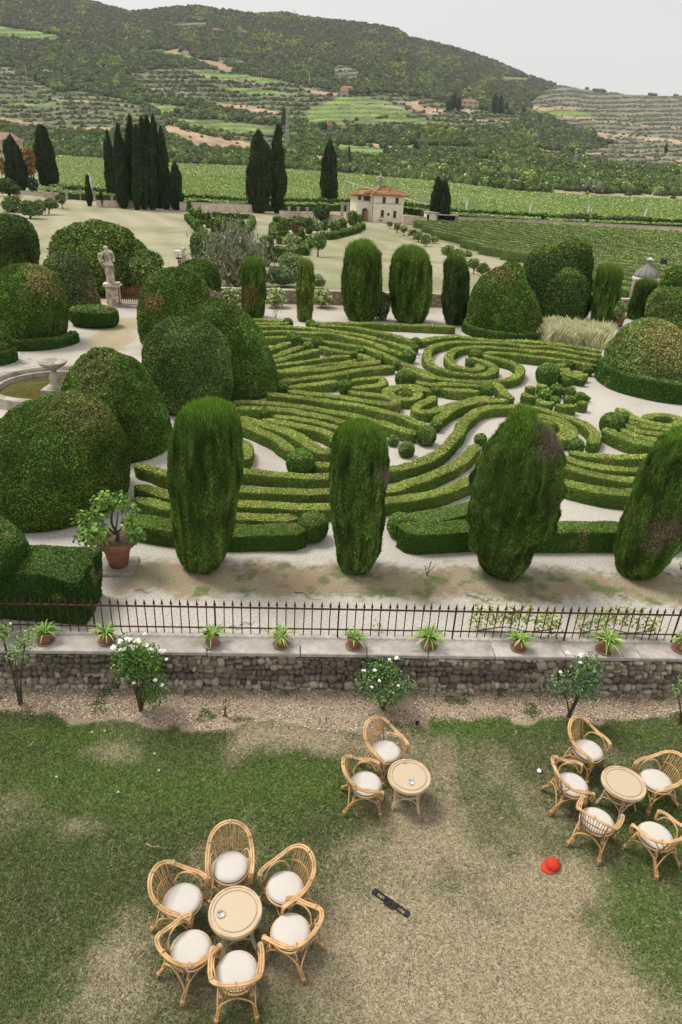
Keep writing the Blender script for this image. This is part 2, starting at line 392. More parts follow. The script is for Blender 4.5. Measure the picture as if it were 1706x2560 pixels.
def lawn_col(V):
    d = np.clip(dryness(V), 0, .85)
    c = mixc(mixc((.13, .165, .06), (.14, .23, .045), brightgreen(V)), (.49, .405, .285), d*1.0)
    e = V[:, 1]-ybed(V[:, 0])+.16*fbm(V, 2.2, 60, 3)
    soil = mixc((.35, .285, .205), (.26, .205, .15), fbm(V, 1.7, 61)+.35)
    soil = mixc(soil, (.12, .15, .055), np.clip(fbm(V, 2.6, 64)*1.8-.95, 0, 1))
    return mixc(c, soil, e*9+.5)
V, F, c = patch('l', [(x, -6.) for x in (-14, 0, 16)], [(x, yw(x)+.12) for x in (-14, 0, 16)], 420, 330, None, zf=lambda a, b: np.full_like(a, LAWN), colf=lawn_col, dz=0)
M_lawn = mat('lawn_soil', None, .95, nscale=40, namt=.2, bump=.6, bscale=45, detail=6)
structure(obj('lawn', [(V, F, c, 0, True)], M_lawn))

# geometry-node scatter of tufts, colours per tuft
def gn_scatter(name, P, S, RZ, COL, variants, mat_, VI=None, tilt=0.):
    me = bpy.data.meshes.new(name); n = len(P)
    me.vertices.add(n); me.vertices.foreach_set('co', np.asarray(P, np.float32).ravel())
    a = me.attributes.new('sc', 'FLOAT', 'POINT'); a.data.foreach_set('value', np.asarray(S, np.float32))
    rot = np.c_[rng.normal(0, tilt, n), rng.normal(0, tilt, n), RZ]
    a = me.attributes.new('rt', 'FLOAT_VECTOR', 'POINT'); a.data.foreach_set('vector', rot.astype(np.float32).ravel())
    a = me.attributes.new('tcol', 'FLOAT_COLOR', 'POINT'); a.data.foreach_set('color', np.c_[COL, np.ones(n)].astype(np.float32).ravel())
    a = me.attributes.new('vi', 'INT', 'POINT'); a.data.foreach_set('value', (rng.integers(0, len(variants), n) if VI is None else VI).astype(np.int32))
    o = bpy.data.objects.new(name, me); C.objects.link(o)
    g = bpy.data.node_groups.new(name+'_spread', 'GeometryNodeTree')
    g.interface.new_socket('Geometry', in_out='INPUT', socket_type='NodeSocketGeometry'); g.interface.new_socket('Geometry', in_out='OUTPUT', socket_type='NodeSocketGeometry')
    gi = g.nodes.new('NodeGroupInput'); go = g.nodes.new('NodeGroupOutput'); ip = g.nodes.new('GeometryNodeInstanceOnPoints'); jn = g.nodes.new('GeometryNodeJoinGeometry')
    def named(nm, ty):
        k = g.nodes.new('GeometryNodeInputNamedAttribute'); k.data_type = ty; k.inputs[0].default_value = nm; return [s for s in k.outputs if s.enabled][0]
    for v in variants[::-1]:
        oi = g.nodes.new('GeometryNodeObjectInfo'); oi.inputs[0].default_value = v; oi.inputs['As Instance'].default_value = True; g.links.new(oi.outputs['Geometry'], jn.inputs[0])
    g.links.new(gi.outputs[0], ip.inputs['Points']); g.links.new(jn.outputs[0], ip.inputs['Instance']); ip.inputs['Pick Instance'].default_value = True
    g.links.new(named('vi', 'INT'), ip.inputs['Instance Index']); g.links.new(named('rt', 'FLOAT_VECTOR'), ip.inputs['Rotation']); g.links.new(named('sc', 'FLOAT'), ip.inputs['Scale'])
    g.links.new(ip.outputs[0], go.inputs[0])
    md = o.modifiers.new('spread', 'NODES'); md.node_group = g
    return stuff(o)
def inst_mat(name, rough=.9, gain=1.0):
    m = bpy.data.materials.new(name); m.use_nodes = True; t = m.node_tree; b = t.nodes['Principled BSDF']; b.inputs['Roughness'].default_value = rough; b.inputs['Specular IOR Level'].default_value = .06
    a = t.nodes.new('ShaderNodeAttribute'); a.attribute_type = 'INSTANCER'; a.attribute_name = 'tcol'
    c = t.nodes.new('ShaderNodeAttribute'); c.attribute_name = 'Col'
    v = t.nodes.new('ShaderNodeVectorMath'); v.operation = 'MULTIPLY'; t.links.new(a.outputs['Color'], v.inputs[0]); t.links.new(c.outputs['Color'], v.inputs[1]); g_ = t.nodes.new('ShaderNodeVectorMath'); g_.operation = 'SCALE'; g_.inputs['Scale'].default_value = gain; t.links.new(v.outputs[0], g_.inputs[0]); t.links.new(g_.outputs[0], b.inputs['Base Color'])
    return m
M_inst = inst_mat('scattered_leaves'); M_far = inst_mat('distant_leaves', .9, 2.1)
def proto(name, parts, m=None): return bpy.data.objects.new(name, new_mesh(name, parts, m or M_inst))
def tuft_parts(nb=9, h=.048, wd=.008, spread=.034):
    b = rng.normal(0, spread, (nb, 2)); d = rng.normal(0, .5, (nb, 2))*h; a = rng.uniform(0, 6.28, nb); hh = h*rng.uniform(.5, 1.2, nb)
    t = np.c_[np.cos(a), np.sin(a)]*wd
    V = np.stack([np.c_[b-t, np.zeros(nb)], np.c_[b+t, np.zeros(nb)], np.c_[b+d, hh]], 1).reshape(-1, 3)
    return (V, np.arange(3*nb).reshape(-1, 3), np.repeat(np.exp(rng.normal(0, .38, (nb, 1)))*np.ones((1, 3)), 3, 0), 0, False)
gv = [proto('grass_tuft', [tuft_parts()]) for _ in range(5)]
N = 230000
# more tufts near the camera's footprint of the lawn
gx_, gy_ = np.meshgrid(np.arange(-9.5, 11, .029), np.arange(1.2, 11, .029)); P = np.c_[gx_.ravel()+rng.uniform(-.016, .016, gx_.size), gy_.ravel()+rng.uniform(-.016, .016, gx_.size), np.full(gx_.size, LAWN)]; N = len(P)
e = P[:, 1]-ybed(P[:, 0])+.16*fbm(P, 2.2, 60, 3)
pj = proj(P.T.reshape(3, -1).T) if False else None
q = P-CAM; dep = q@fw; ux = 853+FPX*(q@RR)/dep; uy = 1280-FPX*(q@UU)/dep
ok = (ux > -60) & (ux < 1766) & (uy < 2640) & ((e < .02) | ((fbm(P, 2.6, 64)*1.8-.95 > .2) & (P[:, 1] < yw(P[:, 0])-.05)))
P = P[ok]; d = np.clip(dryness(P), 0, .82); d2 = np.clip(d+rng.normal(0, .27, len(P)), 0, 1)
c = mixc(mixc((.15, .19, .075), (.17, .28, .055), brightgreen(P)), (.56, .465, .335), d2)
sc_ = rng.uniform(.5, .95, len(P))*(1.0-.3*d)
gn_scatter('lawn_grass', P, sc_, rng.uniform(0, 6.28, len(P)), c, gv, M_inst, tilt=.15)
print('tufts', len(P))
# ---------------------------------------------------------------- clipped shrubs
PROF = dict(
 dome=[(.90, 0), (.98, .08), (1, .2), (.985, .38), (.93, .56), (.84, .71), (.68, .84), (.46, .935), (.22, .985), (.001, 1)],
 para=[(.94, 0), (1, .08), (.99, .2), (.95, .36), (.87, .53), (.75, .68), (.58, .82), (.38, .92), (.18, .98), (.001, 1)],
 tall=[(.80, 0), (.93, .08), (1, .28), (1, .45), (.96, .62), (.87, .77), (.70, .89), (.42, .97), (.2, .995), (.001, 1)],
 bullet=[(.46, 0), (.60, .03), (.73, .09), (.84, .2), (.93, .38), (.99, .58), (1, .72), (.95, .83), (.84, .915), (.62, .97), (.32, .995), (.001, 1)],
 flame=[(.36, 0), (.52, .04), (.72, .14), (.9, .36), (1, .52), (.95, .64), (.80, .75), (.56, .86), (.34, .94), (.17, .985), (.001, 1)],
 hive=[(.52, 0), (.72, .05), (.88, .16), (.98, .36), (1, .55), (.96, .74), (.85, .87), (.62, .955), (.32, .99), (.001, 1)],
 pillar=[(.70, 0), (.85, .06), (.95, .2), (1, .5), (.97, .8), (.86, .92), (.6, .98), (.001, 1)],
 cypress=[(.30, 0), (.55, .03), (.85, .12), (1, .3), (.95, .5), (.78, .7), (.5, .87), (.25, .96), (.001, 1)],
 ball=[(.45, 0), (.8, .12), (.97, .32), (1, .5), (.94, .68), (.75, .85), (.42, .96), (.001, 1)],
 teardrop=[(.2, 0), (.6, .05), (.9, .15), (1, .35), (.88, .6), (.6, .82), (.3, .95), (.001, 1)])
def body(prof, R, h, seg=40, rows=34, amp=.05, freq=1.6, lean=(0, 0), seed=0, lobes=0., lobef=1.3, tilt=(0, 0)):
    p = np.array(PROF[prof]); d = np.r_[0, np.cumsum(np.hypot(np.diff(p[:, 0])*R, np.diff(p[:, 1])*h))]; s = np.linspace(0, d[-1], rows)
    r = np.interp(s, d, p[:, 0])*R; z = np.interp(s, d, p[:, 1])*h
    V, F = lathe(np.c_[r, z], seg); V = np.array(V)
    nrm = unit(np.c_[V[:, :2]/np.maximum(R, 1e-3), (V[:, 2]/h-.45)*.8])
    k = amp*fbm(V+seed*17.3, freq, seed, 3)+amp*.4*vn(V+seed, freq*5, seed+5)
    if lobes: k = k+lobes*R*(np.abs(vn(V+seed*7.7, lobef/R, seed+9))*1.6-.6)
    w_ = np.clip(V[:, 2]/h*6, .15, 1)
    V = V+nrm*(k*w_)[:, None]
    V[:, 0] += lean[0]*(V[:, 2]/h); V[:, 1] += lean[1]*(V[:, 2]/h)
    V[:, 2] = np.maximum(V[:, 2]+tilt[0]*V[:, 0]*np.clip(V[:, 2]/h, 0, 1), 0)
    return V, F
DK = (.018, .030, .010)
def clipped(name, label, cat, bot, top, wpx, prof='dome', col=(.062, .110, .022), tip=None, kind='leaf', amp=.05, seed=0, patches=(), group=None, leafs=1., lobes=0., cover=1.5,
            lean=True, holes=0., rb=None, h=None, R=None, gfun=None, size=None, trunk=True, tipz=.8, cap=60000, lobef=1.3):
    p0 = (gfun or (lambda x, y: G(x, y)))(*bot); z0 = p0[2]
    if R is None:
        R = wpx*depth(p0)/FPX/2
        R = wpx*(depth(p0)+R*.8)/FPX/2
    dv = p0[:2]/np.linalg.norm(p0[:2]); bR = R*PROF[prof][1][0]*(rb or 1)
    c = np.array([p0[0]+dv[0]*bR, p0[1]+dv[1]*bR, z0])
    if h is None: h = (topz(c, *top)-z0)*.985
    ln = (0, 0)
    if lean:
        ex, ey = proj([c[0], c[1], c[2]+h]); ln = (np.clip((top[0]-ex)*depth(c)/FPX, -.9, .9), 0)
    V, F = body(prof, R, h, amp=amp, lean=ln, seed=seed, lobes=lobes, lobef=lobef, seg=64 if kind == 'tuft' else 48, rows=40)
    if kind == 'tuft':      # upright ribs of foliage
        rb_ = vn(np.c_[V[:, :2]*6/max(R, .5), V[:, 2]*.8], 1, seed+60)*.07*R; V[:, :2] += unit(V[:, :2]+1e-6)*(rb_*np.clip(V[:, 2]*2, 0, 1))[:, None]
    D = depth(c); sz = size or max(.022, 1.25*D/683)*leafs
    P, N = scatter(V+c, F, sz, cover*1.15, cap=cap); P = P-c
    n = len(P)
    if kind == 'tuft': lv, lf = leaf_tris(P, N, sz, .5, up=1.0, out=.34, asp=2.4)
    else: lv, lf = leaf_tris(P, N, sz, 1.1, out=.55)
    if holes:
        hm = fbm(P+seed*3, 2.2/max(R, .5), 40+seed, 3) > (1-holes); 
    pat = np.zeros(n); alt = (.30, .24, .08)
    if kind == 'tuft':      # longer plumes towards the shaggy tops
        top_ = np.clip((P[:, 2]/h-.75)/.25, 0, 1)*.6+.25*np.clip(fbm(P, 4, seed), 0, 1); L3 = lv.reshape(-1, 3, 3); L3[:, 0] += (L3[:, 0]-(L3[:, 1]+L3[:, 2])/2)*top_[:, None]; lv = L3.reshape(-1, 3)
    for (qx, qy, rad, a, altc) in patches:
        # a discoloured patch of foliage on the side of the shrub, given by where it shows
        q = proj_arr(P+c); dd = np.hypot(q[0]-qx, q[1]-qy)/rad+.35*fbm(P, 3/R, 70, 3); pat = np.maximum(pat, np.clip(1.3-dd, 0, 1)*a); alt = altc
    nzv = fbm(P+seed*5, 1.2/max(R, .6), 30+seed, 3)[:, None]
    base = np.asarray(col)*(1+.35*nzv)
    if kind == 'tuft':
        base = base*(1+.75*vn(np.c_[P[:, 0]*7, P[:, 1]*7, P[:, 2]*.9]/max(R, .5), 1, seed+2)+.3*vn(P*np.array([14, 14, 2.5]), 1, seed+8))[:, None]
    else: base = base*(1+.32*fbm(P, 2.3, seed+6, 3))[:, None]
    if tip is not None:
        tz = np.clip((P[:, 2]/h-tipz)/(1-tipz)+.25*fbm(P, 3, 3), 0, 1)[:, None]; base = base*(1-tz)+np.asarray(tip)*tz
    # bronze and olive sprigs among the green
    mixk = (rng.random(n) < .12)[:, None]; base = np.where(mixk, base*np.array([1.35, 1.15, .9]), base)
    base = base*(1-pat[:, None])+np.asarray(alt)*pat[:, None]
    v = np.exp(rng.normal(0, .32, n))[:, None]; cc = np.repeat(np.clip(base*v, .004, .8), 3, 0)
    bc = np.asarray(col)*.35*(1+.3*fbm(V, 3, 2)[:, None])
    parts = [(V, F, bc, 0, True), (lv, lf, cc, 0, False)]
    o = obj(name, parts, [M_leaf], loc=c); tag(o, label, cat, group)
    o['_R'] = float(R); o['_h'] = float(h); del o['_R'], o['_h']
    return o, c, R, h
def proj_arr(P):
    q = P-CAM; d = q@fw; return 853+FPX*(q@RR)/d, 1280-FPX*(q@UU)/d
def dpx(x, y): return (x*1.088, y*1.088)
DOMEC = (.080, .118, .032)
YEL = (.33, .26, .09); BRN = (.16, .11, .06); GREY = (.20, .17, .12)
GD = 'large clipped evergreen domes round the parterre'
dm = lambda *a, **k: clipped('topiary_dome', a[0], 'topiary', *a[1:], group=GD, **k)
dm('huge round dark green topiary dome behind the block hedge at the left edge', dpx(120, 1225), dpx(135, 895), 388, 'para', seed=1, patches=[(210, 1010, 90, .55, (.20, .17, .06))], amp=.06, cap=60000)
dm('dark ragged topiary dome between the pond and the tall foremost column', dpx(280, 1070), dpx(243, 800), 262, 'para', seed=2, amp=.11, patches=[(230, 920, 60, .5, (.2, .17, .08))], lobes=.05)
dm('grey green egg shaped topiary dome in the middle of the left row', dpx(440, 962), dpx(427, 732), 212, 'tall', seed=3, amp=.09, col=(.072, .115, .034))
dm('tall egg shaped topiary dome rising behind the others beside the low fan hedges', dpx(540, 925), dpx(503, 686), 228, 'para', seed=4, amp=.05, col=(.062, .11, .022))
dm('smooth tall topiary dome next to the gravel walk and the dry turf strip', dpx(400, 812), dpx(405, 614), 172, 'tall', seed=5, amp=.04, patches=[(385, 750, 26, .6, (.25, .16, .08))])
dm('small rounded topiary dome hidden behind the smooth one, near the lantern', dpx(450, 722), dpx(455, 596), 118, 'tall', seed=6)
dm('greyish half bare topiary dome squeezed between greener ones', dpx(455, 750), dpx(470, 668), 130, 'dome', seed=7, col=(.10, .105, .06), amp=.12, patches=[(510, 735, 60, .8, (.17, .135, .11))])
_d7 = dm('smooth topiary dome with a yellowed cap standing left of the pond path', dpx(70, 800), dpx(58, 604), 184, 'tall', seed=8, amp=.04, patches=[(95, 700, 42, .85, (.27, .24, .09)), (120, 725, 34, .5, (.25, .2, .08))])
dm('loose leafy topiary dome behind a low bean shaped hedge beside the statue', dpx(165, 735), dpx(142, 570), 150, 'para', seed=9, amp=.14, col=(.07, .10, .038), patches=[(235, 740, 40, .7, (.17, .13, .06))])
dm('broad dark topiary dome at the far left edge of the garden', dpx(15, 640), dpx(30, 489), 150, 'dome', seed=10, amp=.13, col=(.06, .10, .03))
_d11 = dm('sliver of a topiary dome cut by the left edge above the pond', dpx(-15, 838), dpx(-14, 735), 84, 'dome', seed=11, col=(.07, .115, .03))
_d2 = dm('broad clipped topiary dome in the back right corner with a bronzed top', dpx(1158, 786), dpx(1157, 612), 186, 'para', seed=12, amp=.05, patches=[(1240, 665, 50, .6, (.22, .16, .08))], rb=1.0)
_d3 = dm('big topiary dome on the right with yellowed and torn foliage', dpx(1500, 915), dpx(1478, 724), 244, 'para', seed=13, amp=.07, col=(.10, .15, .045), patches=[(1650, 860, 75, .95, (.24, .21, .08))], rb=1.0)
dm('low rounded topiary top peeping over the garden wall beyond the vines', dpx(1180, 740), dpx(1178, 596), 66, 'tall', seed=14, col=(.10, .17, .03))
dm('wide two lobed topiary mass at the right edge behind the yellowed dome', dpx(1560, 775), dpx(1555, 655), 160, 'dome', seed=15, col=(.085, .13, .035), amp=.08)
dm('tall dark topiary shape at the far right edge near the domed tower', dpx(1570, 765), dpx(1575, 612), 120, 'tall', seed=16, amp=.1)
dm('low mound of a shrub behind the left domes below the lantern', dpx(330, 560), dpx(330, 555), 10, 'dome', seed=17, R=.5, h=.8) if False else None

# three stacked lobes of the irregular clipped tree in the back right
def lobed():
    root = thing('lobed_topiary', 'dark bulging topiary of several fused clipped lobes right of the broad corner dome', 'topiary', tuple(G(*dpx(1285, 742))+np.array([0, 1.4, 0])))
    c0 = np.array(root.location)
    for k, (bx, tx, ty, by, wp, dy) in enumerate([(1245, 1250, 560, 720, 96, 0.), (1312, 1312, 543, 680, 92, .5), (1290, 1290, 610, 735, 118, -.5), (1243, 1240, 630, 738, 84, -.2), (1322, 1325, 650, 738, 72, .2), (1335, 1330, 600, 700, 50, .4), (1272, 1280, 590, 700, 90, .1), (1222, 1225, 600, 690, 40, .2)]):
        cen = np.array([c0[0], c0[1]+dy, 0]); D = depth(cen)
        mid = ray(*dpx((bx+tx)/2, (ty+by)/2)); t = (cen[1])/mid[1]; m_ = CAM+mid*t
        R = wp*1.088*D/FPX/2; zt = CAM[2]+ray(*dpx(tx, ty))[2]*t; zb = max(0.0, CAM[2]+ray(*dpx(bx, by))[2]*t)
        V, F = body('ball' if k in (1, 3, 4) else 'tall', R, zt-zb, amp=.07, seed=20+k); V = V+np.array([m_[0]-c0[0], dy, zb])
        sz = 1.3*D/683; P, N = scatter(V+c0, F, sz, 1.5); P = P-c0
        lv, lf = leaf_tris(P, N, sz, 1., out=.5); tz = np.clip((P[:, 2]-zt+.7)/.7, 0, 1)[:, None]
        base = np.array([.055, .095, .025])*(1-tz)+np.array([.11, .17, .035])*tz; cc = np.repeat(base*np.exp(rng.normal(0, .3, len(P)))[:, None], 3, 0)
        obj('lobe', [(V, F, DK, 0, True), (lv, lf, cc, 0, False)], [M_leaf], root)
lobed()

# upright clipped columns
GC = 'clipped cypress columns along the near and far walks'
CC = (.011, .034, .007); TIP = (.11, .20, .028)
cl = lambda *a, **k: clipped('topiary_column', a[0], 'topiary', *a[1:], group=GC, kind='tuft', cover=k.pop('cover', 1.9), **k)
cl('leftmost and stoutest of the tall clipped columns in front of the parterre', dpx(464, 1324), (518, 1000), 160, 'bullet', tip=TIP, seed=30, amp=.035, tipz=.9)
cl('slim bullet shaped column in the middle front with a shaggy bright top', dpx(815, 1326), (905, 1050), 132, 'bullet', tip=TIP, seed=31, amp=.06, tipz=.84, patches=[(966, 1195, 26, .9, GREY)])
o3, c3, R3, h3 = cl('ragged leaning column at front right with a dead brown patch', dpx(1150, 1340), (1318, 1008), 200, 'flame', tip=TIP, seed=32, lobes=.05, lobef=1.1, amp=.15, tipz=.72, patches=[(1375, 1105, 46, 1.0, (.15, .115, .09))])
cl('slanted column at the right edge with a bare twiggy scar', dpx(1452, 1334), (1735, 1085), 158, 'bullet', tip=TIP, seed=33, amp=.06, tipz=.85, patches=[(1650, 1330, 46, .9, (.19, .13, .10))])
cl('short reddish brown flecked column at the left end of the far row', dpx(584, 733), dpx(583, 597), 57, 'pillar', seed=34, tip=(.11, .18, .03), patches=[(620, 740, 26, .8, (.20, .10, .06))])
cl('very thin loose column with yellowing strands in the far row', dpx(700, 741), dpx(703, 597), 40, 'pillar', seed=35, col=(.10, .14, .03), tip=(.17, .22, .05), amp=.1)
cl('tall flat topped column in the far row before the house meadow', dpx(829, 741), dpx(834, 557), 93, 'hive', seed=36, tip=TIP, amp=.07)
cl('fat smooth column in the far row, broadest of that row', dpx(942, 746), dpx(946, 570), 107, 'hive', seed=37, tip=(.12, .19, .035), amp=.05, kind='tuft') if False else clipped('topiary_column', 'fat smooth column in the far row, broadest of that row', 'topiary', dpx(942, 746), dpx(946, 570), 101, 'hive', seed=37, tip=(.12, .19, .035), amp=.04, kind='tuft', cover=2, group=GC, lean=True)
cl('slender tapering column at the right end of the far row', dpx(1044, 749), dpx(1050, 587), 61, 'hive', seed=38, tip=(.10, .17, .03), amp=.06, col=(.05, .085, .025))
cl('leaning column right of the lobed topiary before the vines', dpx(1384, 752), dpx(1404, 611), 62, 'pillar', seed=39, tip=(.12, .19, .035), amp=.05)
cl('short blunt column beside the domed tower', dpx(1462, 737), dpx(1488, 646), 52, 'pillar', seed=40, tip=(.13, .19, .04), col=(.05, .09, .02), amp=.04)

# ---------------------------------------------------------------- sweeps: low hedges
def sweep(path, w, h, amp=.03, z0=0., seed=0, top_in=.78, closed=False, step=.22):
    P = resample(path, step); n = len(P); T = unit(np.gradient(P, axis=0)); B = np.c_[-T[:, 1], T[:, 0]]
    sec = np.array([(-.5, 0), (-.51, .35), (-.5, .75), (-.47, .97), (-.3, 1.03), (.3, 1.03), (.47, .97), (.5, .75), (.51, .35), (.5, 0)]); k = len(sec)
    ww = w*(1+.10*vn(np.c_[P, np.full(n, seed)], 1.1, seed))
    e = np.minimum(np.arange(n), np.arange(n)[::-1])*step/ (w*.5); cap = np.sqrt(np.clip(1-(1-np.clip(e, 0, 1))**2, .12, 1))
    V = np.zeros((n, k, 3)); V[:, :, :2] = P[:, None]+B[:, None]*(sec[:, 0][None, :, None]*(ww*cap)[:, None, None]); V[:, :, 2] = z0+sec[:, 1][None]*h
    V[:, :, 2] += (h*.10*vn(np.c_[P, np.full(n, seed+.5)], .9, seed+3))[:, None]*sec[:, 1][None]
    V = V.reshape(-1, 3); V += amp*np.stack([vn(V+9*i_, 2.6, seed+i_) for i_ in range(3)], 1)*np.array([1, 1, .6]); V[:, 2] = np.maximum(V[:, 2], z0)
    i = np.arange(n-1)[:, None]*k; j = np.arange(k-1)[None]
    F = [np.stack([i+j, i+k+j, i+k+j+1, i+j+1], -1).reshape(-1, 4), np.arange(k)[None], ((n-1)*k+np.arange(k))[None, ::-1]]
    return V, F
def hedge(label, spec, w=.39, h=.35, col=(.20, .24, .058), group='low clipped box hedges of the parterre', name='box_hedge', tall=False, cover=1.25, brown=0., gf=None, leafs=1., cat='hedge'):
    pp = [((gf or (lambda x, y: G(x, y, h)))(*q))[:2] for q in (pts(spec))]
    path = catmull(pp, 8); sd_ = int(abs(path[0, 0]*131+path[0, 1]*17)) % 997
    V, F = sweep(path, w, h, seed=sd_)
    c = np.array([*path[len(path)//2], 0]); V = V-c
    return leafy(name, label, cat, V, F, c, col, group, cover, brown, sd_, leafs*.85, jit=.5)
def leafy(name, label, cat, V, F, c, col, group=None, cover=1.3, brown=0., seed=0, leafs=1., jit=.9, parent=None, cap=40000, dark=.32):
    D = depth(np.asarray(c)); sz = max(.02, 1.2*D/683)*leafs
    P, N = scatter(V+c, F, sz, cover, back=.25, cap=cap); P = P-c
    lv, lf = leaf_tris(P, N, sz, jit, out=.45)
    base = np.asarray(col)*(1+.28*fbm(P+c, .8, seed, 3))[:, None]
    side = (N[:, 2] < .4)[:, None]; base = np.where(side, base*np.array([.42, .60, .48]), base)     # shade painted into the leaf colour: side-facing leaves darkened, tops left bright
    b = np.clip(fbm(P+c, 1.7, seed+4, 3)*1.4-.72+brown, 0, 1)[:, None]; base = base*(1-b)+np.array([.23, .20, .08])*b
    cc = np.repeat(np.clip(base*np.exp(rng.normal(0, .27, len(P)))[:, None], .004, .8), 3, 0)
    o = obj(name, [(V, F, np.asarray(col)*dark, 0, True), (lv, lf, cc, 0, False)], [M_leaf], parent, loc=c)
    return tag(o, label, cat, group) if label else o
def boxball(label, f, x, y, r, squash=1., name='box_ball', group='clipped box balls at the hedge ends', col=(.115, .18, .042)):
    X_, Y_ = px(f, x, y); rp = r/FR[f][2]; p = G(X_, Y_, .3); R = px2m(rp, p)*1.02; hh = R*2*squash
    c = G(X_, Y_, hh*.52); c[2] = 0
    V, F = body('ball', R, hh*1.0, seg=20, rows=16, amp=.025, seed=int(x) % 50)
    return leafy(name, label, 'clipped ball', V, F, c, col, group, 1.5, 0, int(y) % 90)
